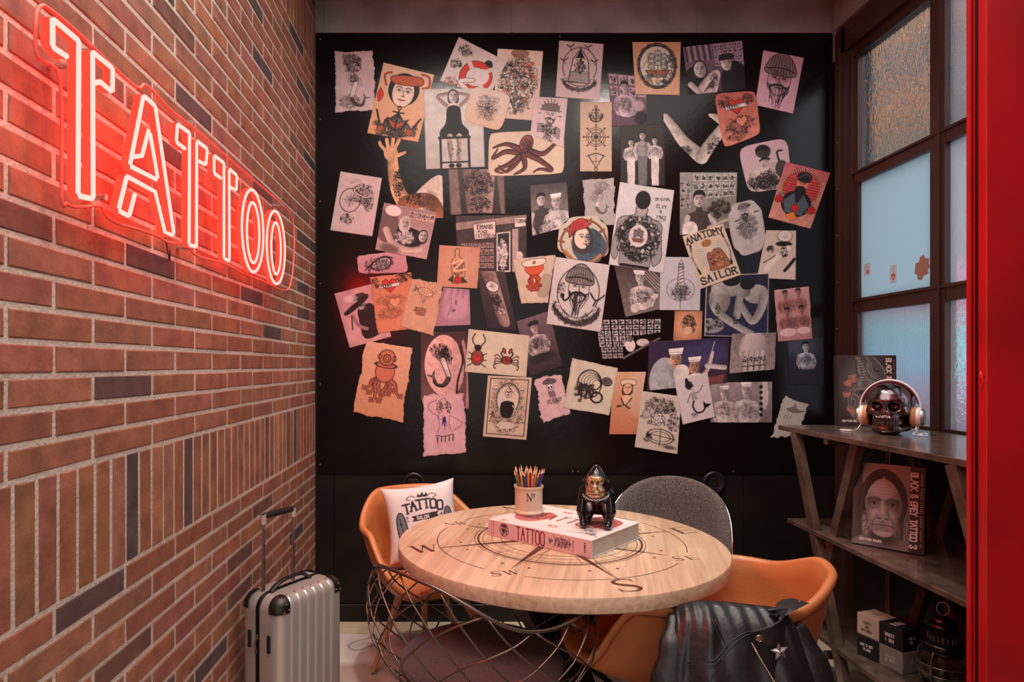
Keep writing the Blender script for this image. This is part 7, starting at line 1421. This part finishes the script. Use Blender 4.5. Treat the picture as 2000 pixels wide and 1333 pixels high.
# ---------------------------------------------------------------- skull with headphones
SK = Vector((1.775, 2.62, 1.1226)); SKyaw = math.atan2(-.72, -.70)+PI/2; RSK = Matrix.Translation(SK) @ Matrix.Rotation(SKyaw, 4, 'Z') @ Matrix.Scale(1.10, 4)
def skull():
    def f(X, Y, Z):
        d = ell(X, Y, Z, (0, .028, .125), (.076, .094, .070)); d = smin(d, ell(X, Y, Z, (0, -.028, .118), (.062, .050, .052)), .03)
        for s in (-1, 1):
            d = smin(d, ell(X, Y, Z, (s*.050, -.040, .085), (.018, .022, .014)), .012); d = smin(d, cap(X, Y, Z, (s*.052, -.035, .085), (s*.071, .020, .088), .008, .008), .008); d = smin(d, cap(X, Y, Z, (s*.010, -.074, .124), (s*.044, -.062, .126), .009, .009), .010)
        d = smin(d, ell(X, Y, Z, (0, -.052, .068), (.040, .034, .030)), .014)
        jaw = ell(X, Y, Z, (0, -.056, .022), (.040, .032, .022)); 
        for s in (-1, 1): jaw = smin(jaw, cap(X, Y, Z, (s*.034, -.050, .022), (s*.054, .008, .030), .014, .014), .012); jaw = smin(jaw, cap(X, Y, Z, (s*.054, .008, .030), (s*.060, .014, .075), .012, .010), .010)
        jaw = smax(jaw, -ell(X, Y, Z, (0, -.005, .036), (.036, .040, .026)), .006); d = smin(d, jaw, .004)
        d = smin(d, ell(X, Y, Z, (0, .03, .02), (.045, .05, .022)), .02); d = smin(d, ell(X, Y, Z, (0, -.010, .054), (.052, .056, .046)), .008)
        for s in (-1, 1):
            d = smax(d, -ell(X, Y, Z, (s*.029, -.082, .104), (.021, .030, .017), 0), .006); d = smax(d, -ell(X, Y, Z, (s*.064, -.010, .064), (.009, .022, .012)), .006); d = smax(d, -ell(X, Y, Z, (s*.086, -.010, .118), (.014, .040, .030)), .010)
        d = smax(d, -smin(cap(X, Y, Z, (-.003, -.092, .088), (-.006, -.086, .074), .006, .007), cap(X, Y, Z, (.003, -.092, .088), (.006, -.086, .074), .006, .007), .003), .003)
        for row, z0, z1 in ((0, .064, .050), (1, .046, .034)):
            for k in range(-5, 6):
                a = k*.225; x, y = .041*math.sin(a), -.052-.036*math.cos(a)+(.004 if row else 0); d = smin(d, cap(X, Y, Z, (x, y, z0), (x, y, z1), .0046, .0042), .0012)
        return smax(d, -Z, .001)
    vs, fs = nets(f, (-.095, -.110, -.004), (.095, .135, .205), .0027)
    b = MB(); b.M = RSK; b.add(vs, fs); o = b.build('skull_ornament', M['skull_metal'], smooth=True); tag(o, 'shiny dark metallic skull wearing headphones on the top shelf', 'skull')
    return o
skull()
def headphones():
    t = empty('headphones', RSK @ Vector((0, .012, .02)), 'white and plum headphones with tan ear pads worn by the skull', 'headphones')
    def arc(r, n=40, y=.012, zc=.093, rz=1.12, a0=-8, a1=188):
        return [RSK @ Vector((r*math.cos(math.radians(a0+(a1-a0)*i/n)), y, zc+r*rz*math.sin(math.radians(a0+(a1-a0)*i/n)))) for i in range(n+1)]
    fw = (RSK.to_3x3() @ Vector((0, 1, 0)))
    b = MB(); b.tube(arc(.0955), .0045, 12, flat=3.0, up=fw); b.build('headband', M['white_plastic'], t, smooth=True)
    b = MB(); b.tube(arc(.0905, a0=12, a1=168), .0050, 12, flat=2.2, up=fw); b.build('headband_padding', M['plum'], t, smooth=True)
    for s in (-1, 1):
        Mx = RSK @ Matrix.Translation((s*.082, .006, .066)) @ Matrix.Rotation(s*PI/2, 4, 'Y')
        b = MB(); b.M = Mx; b.lathe([(.014, -.016), (.030, -.018), (.037, -.013), (.038, -.004), (.036, .002), (0, .002)], 32); cup = b.build('ear_pad', M['ear_tan'], t, smooth='auto')
        b = MB(); b.M = Mx; b.lathe([(0, .002), (.035, .002), (.036, .008), (.033, .014), (.030, .017), (.028, .018)], 32); b.build('ear_cup', M['white_plastic'], t, smooth='auto')
        b = MB(); b.M = Mx; b.lathe([(.031, .014), (.0315, .020), (.028, .024), (.026, .023), (.0245, .026), (.008, .0262), (0, .0262)], 36); b.build('cup_disc', M['steel'], t, smooth='auto')
    b = MB(); Q = [RSK @ Vector(v) for v in ((.085, -.02, .034), (.090, -.045, .016), (.082, -.060, .010), (.096, -.062, .006), (.108, -.045, .005), (.100, -.030, .008), (.112, -.020, .010), (.120, -.036, .006), (.112, -.052, .004), (.096, -.048, .010), (.088, -.056, .026), (.096, -.044, .030))]
    b.tube(cr(Q, 8), .0019, 8); b.build('coiled_cable', M['white_plastic'], t, smooth=True)
    b = MB(); Q = [RSK @ Vector(v) for v in ((-.088, -.01, .034), (-.098, -.03, .012), (-.115, -.01, .003), (-.14, .02, .003), (-.165, .01, .003), (-.15, -.02, .003), (-.12, -.025, .004))]; b.tube(cr(Q, 8), .0018, 8); b.build('cable', M['white_plastic'], t, smooth=True)
headphones()

# ---------------------------------------------------------------- message cubes on the lowest shelf
def cubes():
    near = Vector((1.612, 2.306, .2765)); far = Vector((1.557, 2.485, .2765)); s = (near-far); s.normalize(); q = Vector((-s.y, s.x, 0)); q = q if q.x > 0 else -q; C_ = .092; Hh = .081
    W_ = rgb(196, 178, 162); K = rgb(34, 30, 30); G = rgb(150, 138, 132)
    def text_lines(lines, col, script=0, hh=15, w=2.6):
        def art(c):
            y = 26+(3-len(lines))*6
            for ln in lines: wd = len(ln)*hh*.66; c.text(ln, 50-wd/2, y+hh, hh*.86, w, col, asp=.48, rot=(-.06 if script else 0)); y += hh*1.5
        return art
    data = [(0, 0, K, rgb(226, 214, 206), ['SHE\'S GOT', 'PLANS'], 'lower left black cube with white script in the 2x2 stack', 1, 12), (1, 0, G, rgb(196, 186, 178), ['YOU CAN', 'DO THIS'], 'lower right grey cube with pale writing in the 2x2 stack', 1, 11),
            (0, 1, W_, rgb(40, 32, 30), ['PANTS', 'ARE', 'OPTIONAL'], 'upper left cream cube lettered pants are optional', 1, 12), (1, 1, K, rgb(232, 222, 216), ['WHAT?', 'I DO!'], 'upper right black cube lettered WHAT? I DO!', 0, 15)]
    for i, j, base, tc_, lines, lab, scr, hh in data:
        a = far+s*(i*(C_+.0012))+Vector((0, 0, j*(Hh+.0006))); t = empty('message_cube', a+s*C_/2+q*C_/2, lab, 'box')
        b = MB(); vs = [a+s*x+q*y+Vector((0, 0, z)) for x, y, z in ((0, 0, 0), (C_, 0, 0), (C_, C_, 0), (0, C_, 0), (0, 0, Hh), (C_, 0, Hh), (C_, C_, Hh), (0, C_, Hh))]
        bm = bmesh.new(); bv = [bm.verts.new(v) for v in vs]; [bm.faces.new([bv[k] for k in f]) for f in ((0, 3, 2, 1), (4, 5, 6, 7), (0, 1, 5, 4), (1, 2, 6, 5), (2, 3, 7, 6), (3, 0, 4, 7))]; bmesh.ops.bevel(bm, geom=bm.edges[:], offset=.0012, segments=1, affect='EDGES'); b.bm(bm); b.build('box', mat('cube_card', base, .5), t)
        ins = .003
        def face(o_, du, dv, n_, nm, lns, h_=hh):
            def fn(u, v): return np.array(o_+n_*.0004)[None, None]+(ins+u*(du.length-2*ins))[..., None]*np.array(du.normalized())+(ins+(1-v)*(dv.length-2*ins))[..., None]*np.array(dv.normalized())
            sheet_mesh(nm, fn, 90, 80, text_lines(lns, tc_, scr, h_, 2.4 if scr else 3.2), base, 2, M['print'], parent=t, back=tuple(-n_*.0003))
        up = Vector((0, 0, 1)); face(a, s*C_, up*Hh, -q, 'front_lettering', lines)
        if i == 1: face(a+s*C_, q*C_, up*Hh, s, 'side_lettering', ['I DO IT', 'ALL'] if j else ['YOU'], 11)
        if j == 1: face(a+up*Hh, s*C_, q*C_, up, 'top_lettering', ['JUST'] if i == 0 else ['SOME', 'MORE', 'LOVE'], 16 if i == 0 else 13)
cubes()

# ---------------------------------------------------------------- ship lantern
def lantern():
    c = Vector((1.665, 2.185, .2768)); t = empty('ship_lantern', c, 'aged dark metal ship lantern with a glass globe on the lowest shelf, beside the cubes', 'lantern')
    def L(prof, nm, m, par=None, n=36, sm='auto'):
        b = MB(); b.lathe(prof, n, c=c); return b.build(nm, M[m] if isinstance(m, str) else m, par or t, smooth=sm)
    L([(0, 0), (.060, 0), (.064, .004), (.062, .012), (.054, .018), (.052, .028), (.056, .034), (0, .034)], 'base', 'lantern')
    g = glassmat('lantern_glass', (.98, .95, .92), .04, transp=.35)
    L([(.050, .036), (.066, .060), (.071, .090), (.066, .120), (.052, .142), (.050, .142), (.063, .119), (.068, .090), (.063, .062), (.047, .037)], 'globe', g)
    L([(0, .036), (.018, .036), (.020, .06), (.010, .066), (.010, .08), (0, .08)], 'burner', 'lantern')
    L([(.0, .150), (.058, .142), (.064, .146), (.062, .152), (.052, .158), (.052, .164), (.058, .168), (.054, .174), (.044, .178), (.042, .204), (.047, .208), (.050, .212), (.040, .220), (.034, .224), (.042, .230), (.038, .238), (.026, .242), (.034, .248), (.030, .256), (.016, .260), (.010, .266), (0, .266)], 'chimney_cap', 'lantern')
    for k in range(20):
        a = 2*PI*k/20; b = MB(); p = c+Vector((math.cos(a)*.0432, math.sin(a)*.0432, .182)); b.tube([p, p+Vector((0, 0, .019))], .0022, 6); b.build('vent_bar', M['bolt'], t, smooth='auto')
    for k in range(4):
        a = 2*PI*k/4+.5; b = MB(); b.tube(cr([c+Vector((math.cos(a)*r, math.sin(a)*r, z)) for r, z in ((.060, .012), (.076, .05), (.080, .09), (.076, .128), (.062, .152))], 6), .0022, 8); b.build('guard_wire', M['bolt'], t, smooth=True)
    for z, r in ((.075, .0745), (.105, .0745)):
        b = MB(); b.tube([c+Vector((r*math.cos(2*PI*k/40), r*math.sin(2*PI*k/40), z)) for k in range(40)], .0020, 6, closed=True); b.build('guard_ring', M['bolt'], t, smooth=True)
    b = MB(); b.tube([c+Vector((.017*math.cos(q)*.8, -.017*math.cos(q)*.6, .289+.022*math.sin(q))) for q in [2*PI*k/30 for k in range(30)]], .0022, 8, closed=True); b.build('carry_ring', M['steel'], t, smooth=True)
lantern()

# ---------------------------------------------------------------- stickers on the frosted pane
def stickers():
    X = XR+.0018
    def st(y, z, w, h, art, label, base):
        def fn(u, v): return np.stack([np.full(u.shape, X), y+w/2-u*w, z+h/2-v*h], -1)
        o = sheet_mesh('window_sticker', fn, 50, 60, art, base, 3, M['print'], back=(.0010, 0, 0)); tag(o, label, 'sticker')
    FB = rgb(190, 212, 220)
    st(3.255, 1.895, .05, .062, lambda c: (c.line([(14, 50), (20, 24), (40, 8)], 7, rgb(90, 90, 100)), c.line([(40, 60), (52, 36), (76, 30)], 5, rgb(90, 90, 100)), c.ell(58, 84, 22, 20, rgb(150, 60, 50)), c.ell(58, 84, 10, 9, LT)), 'small curled flower sticker on the frosted pane, leftmost', FB)
    st(3.06, 1.845, .045, .085, lambda c: (c.seg((50, 0), (50, 50), 7, rgb(120, 130, 150)), m_heart(c, 50, 80, 34, rgb(180, 50, 40), BRN), c.poly([(40, 124), (60, 124), (50, 170)], rgb(90, 130, 120)), c.ell(50, 82, 10, 12, LT)), 'red heart and dagger sticker in the middle of the frosted pane', FB)
    y, z = 2.865, 1.845; poly = [(-.045, -.02), (-.03, -.03), (-.028, -.05), (-.005, -.055), (.002, -.04), (.03, -.03), (.026, -.012), (.045, .0), (.03, .012), (.034, .035), (.012, .04), (.006, .058), (-.016, .05), (-.02, .03), (-.04, .026)]
    b = MB(); n = len(poly); vs = [(X+dx, y-p[0]*1.15, z+p[1]) for dx in (0, .001) for p in poly]; b.add(vs, [tuple(range(n)), tuple(reversed(range(n, 2*n)))]+[(i, (i+1) % n, n+(i+1) % n, n+i) for i in range(n)])
    tag(b.build('window_sticker', mat('kraft_sticker', rgb(150, 118, 104), .7)), 'plain brown notched sticker on the frosted pane, rightmost', 'sticker')
stickers()

# ---------------------------------------------------------------- red sliding door and its jamb in front right
def door():
    zt = ZC
    xa = 990/F*1.30
    b = MB(); b.rbox((xa, 1.290, 0), (xa+.0035, 1.300, zt), .0006, 1); b.rbox((xa+.002, 1.293, 0), (xa+.0095, 1.300, zt), .0006, 1); b.rbox((xa+.0065, 1.288, 0), (xa+.0095, 1.300, zt), .0006, 1)
    struct(b.build('trim_5', M['red_paint']))
    xb = 1015/F*1.28
    b = MB(); b.box((xa+.0095, 1.284, 0), (xb+.004, 1.30, zt)); struct(b.build('trim_6', M['dark_gap']))  # dark filler in the open gap, its shade put in as colour
    b = MB(); b.rbox((xb, 1.262, 0), (XR, 1.2835, zt), .002, 2); d = struct(b.build('door_1', M['red_paint']))
    z = EYE-(745-CY)/F*1.26; xx = 1019/F*1.26
    b = MB(); b.tube([(xx, 1.262, z+.018), (xx-.002, 1.256, z+.01), (xx, 1.255, z), (xx-.002, 1.256, z-.012), (xx, 1.262, z-.02)], .0022, 8); b.rbox((xx-.003, 1.256, z+.006), (xx+.005, 1.262, z+.012), .001); b.build('latch', M['red_paint'], d, smooth='auto')
door()
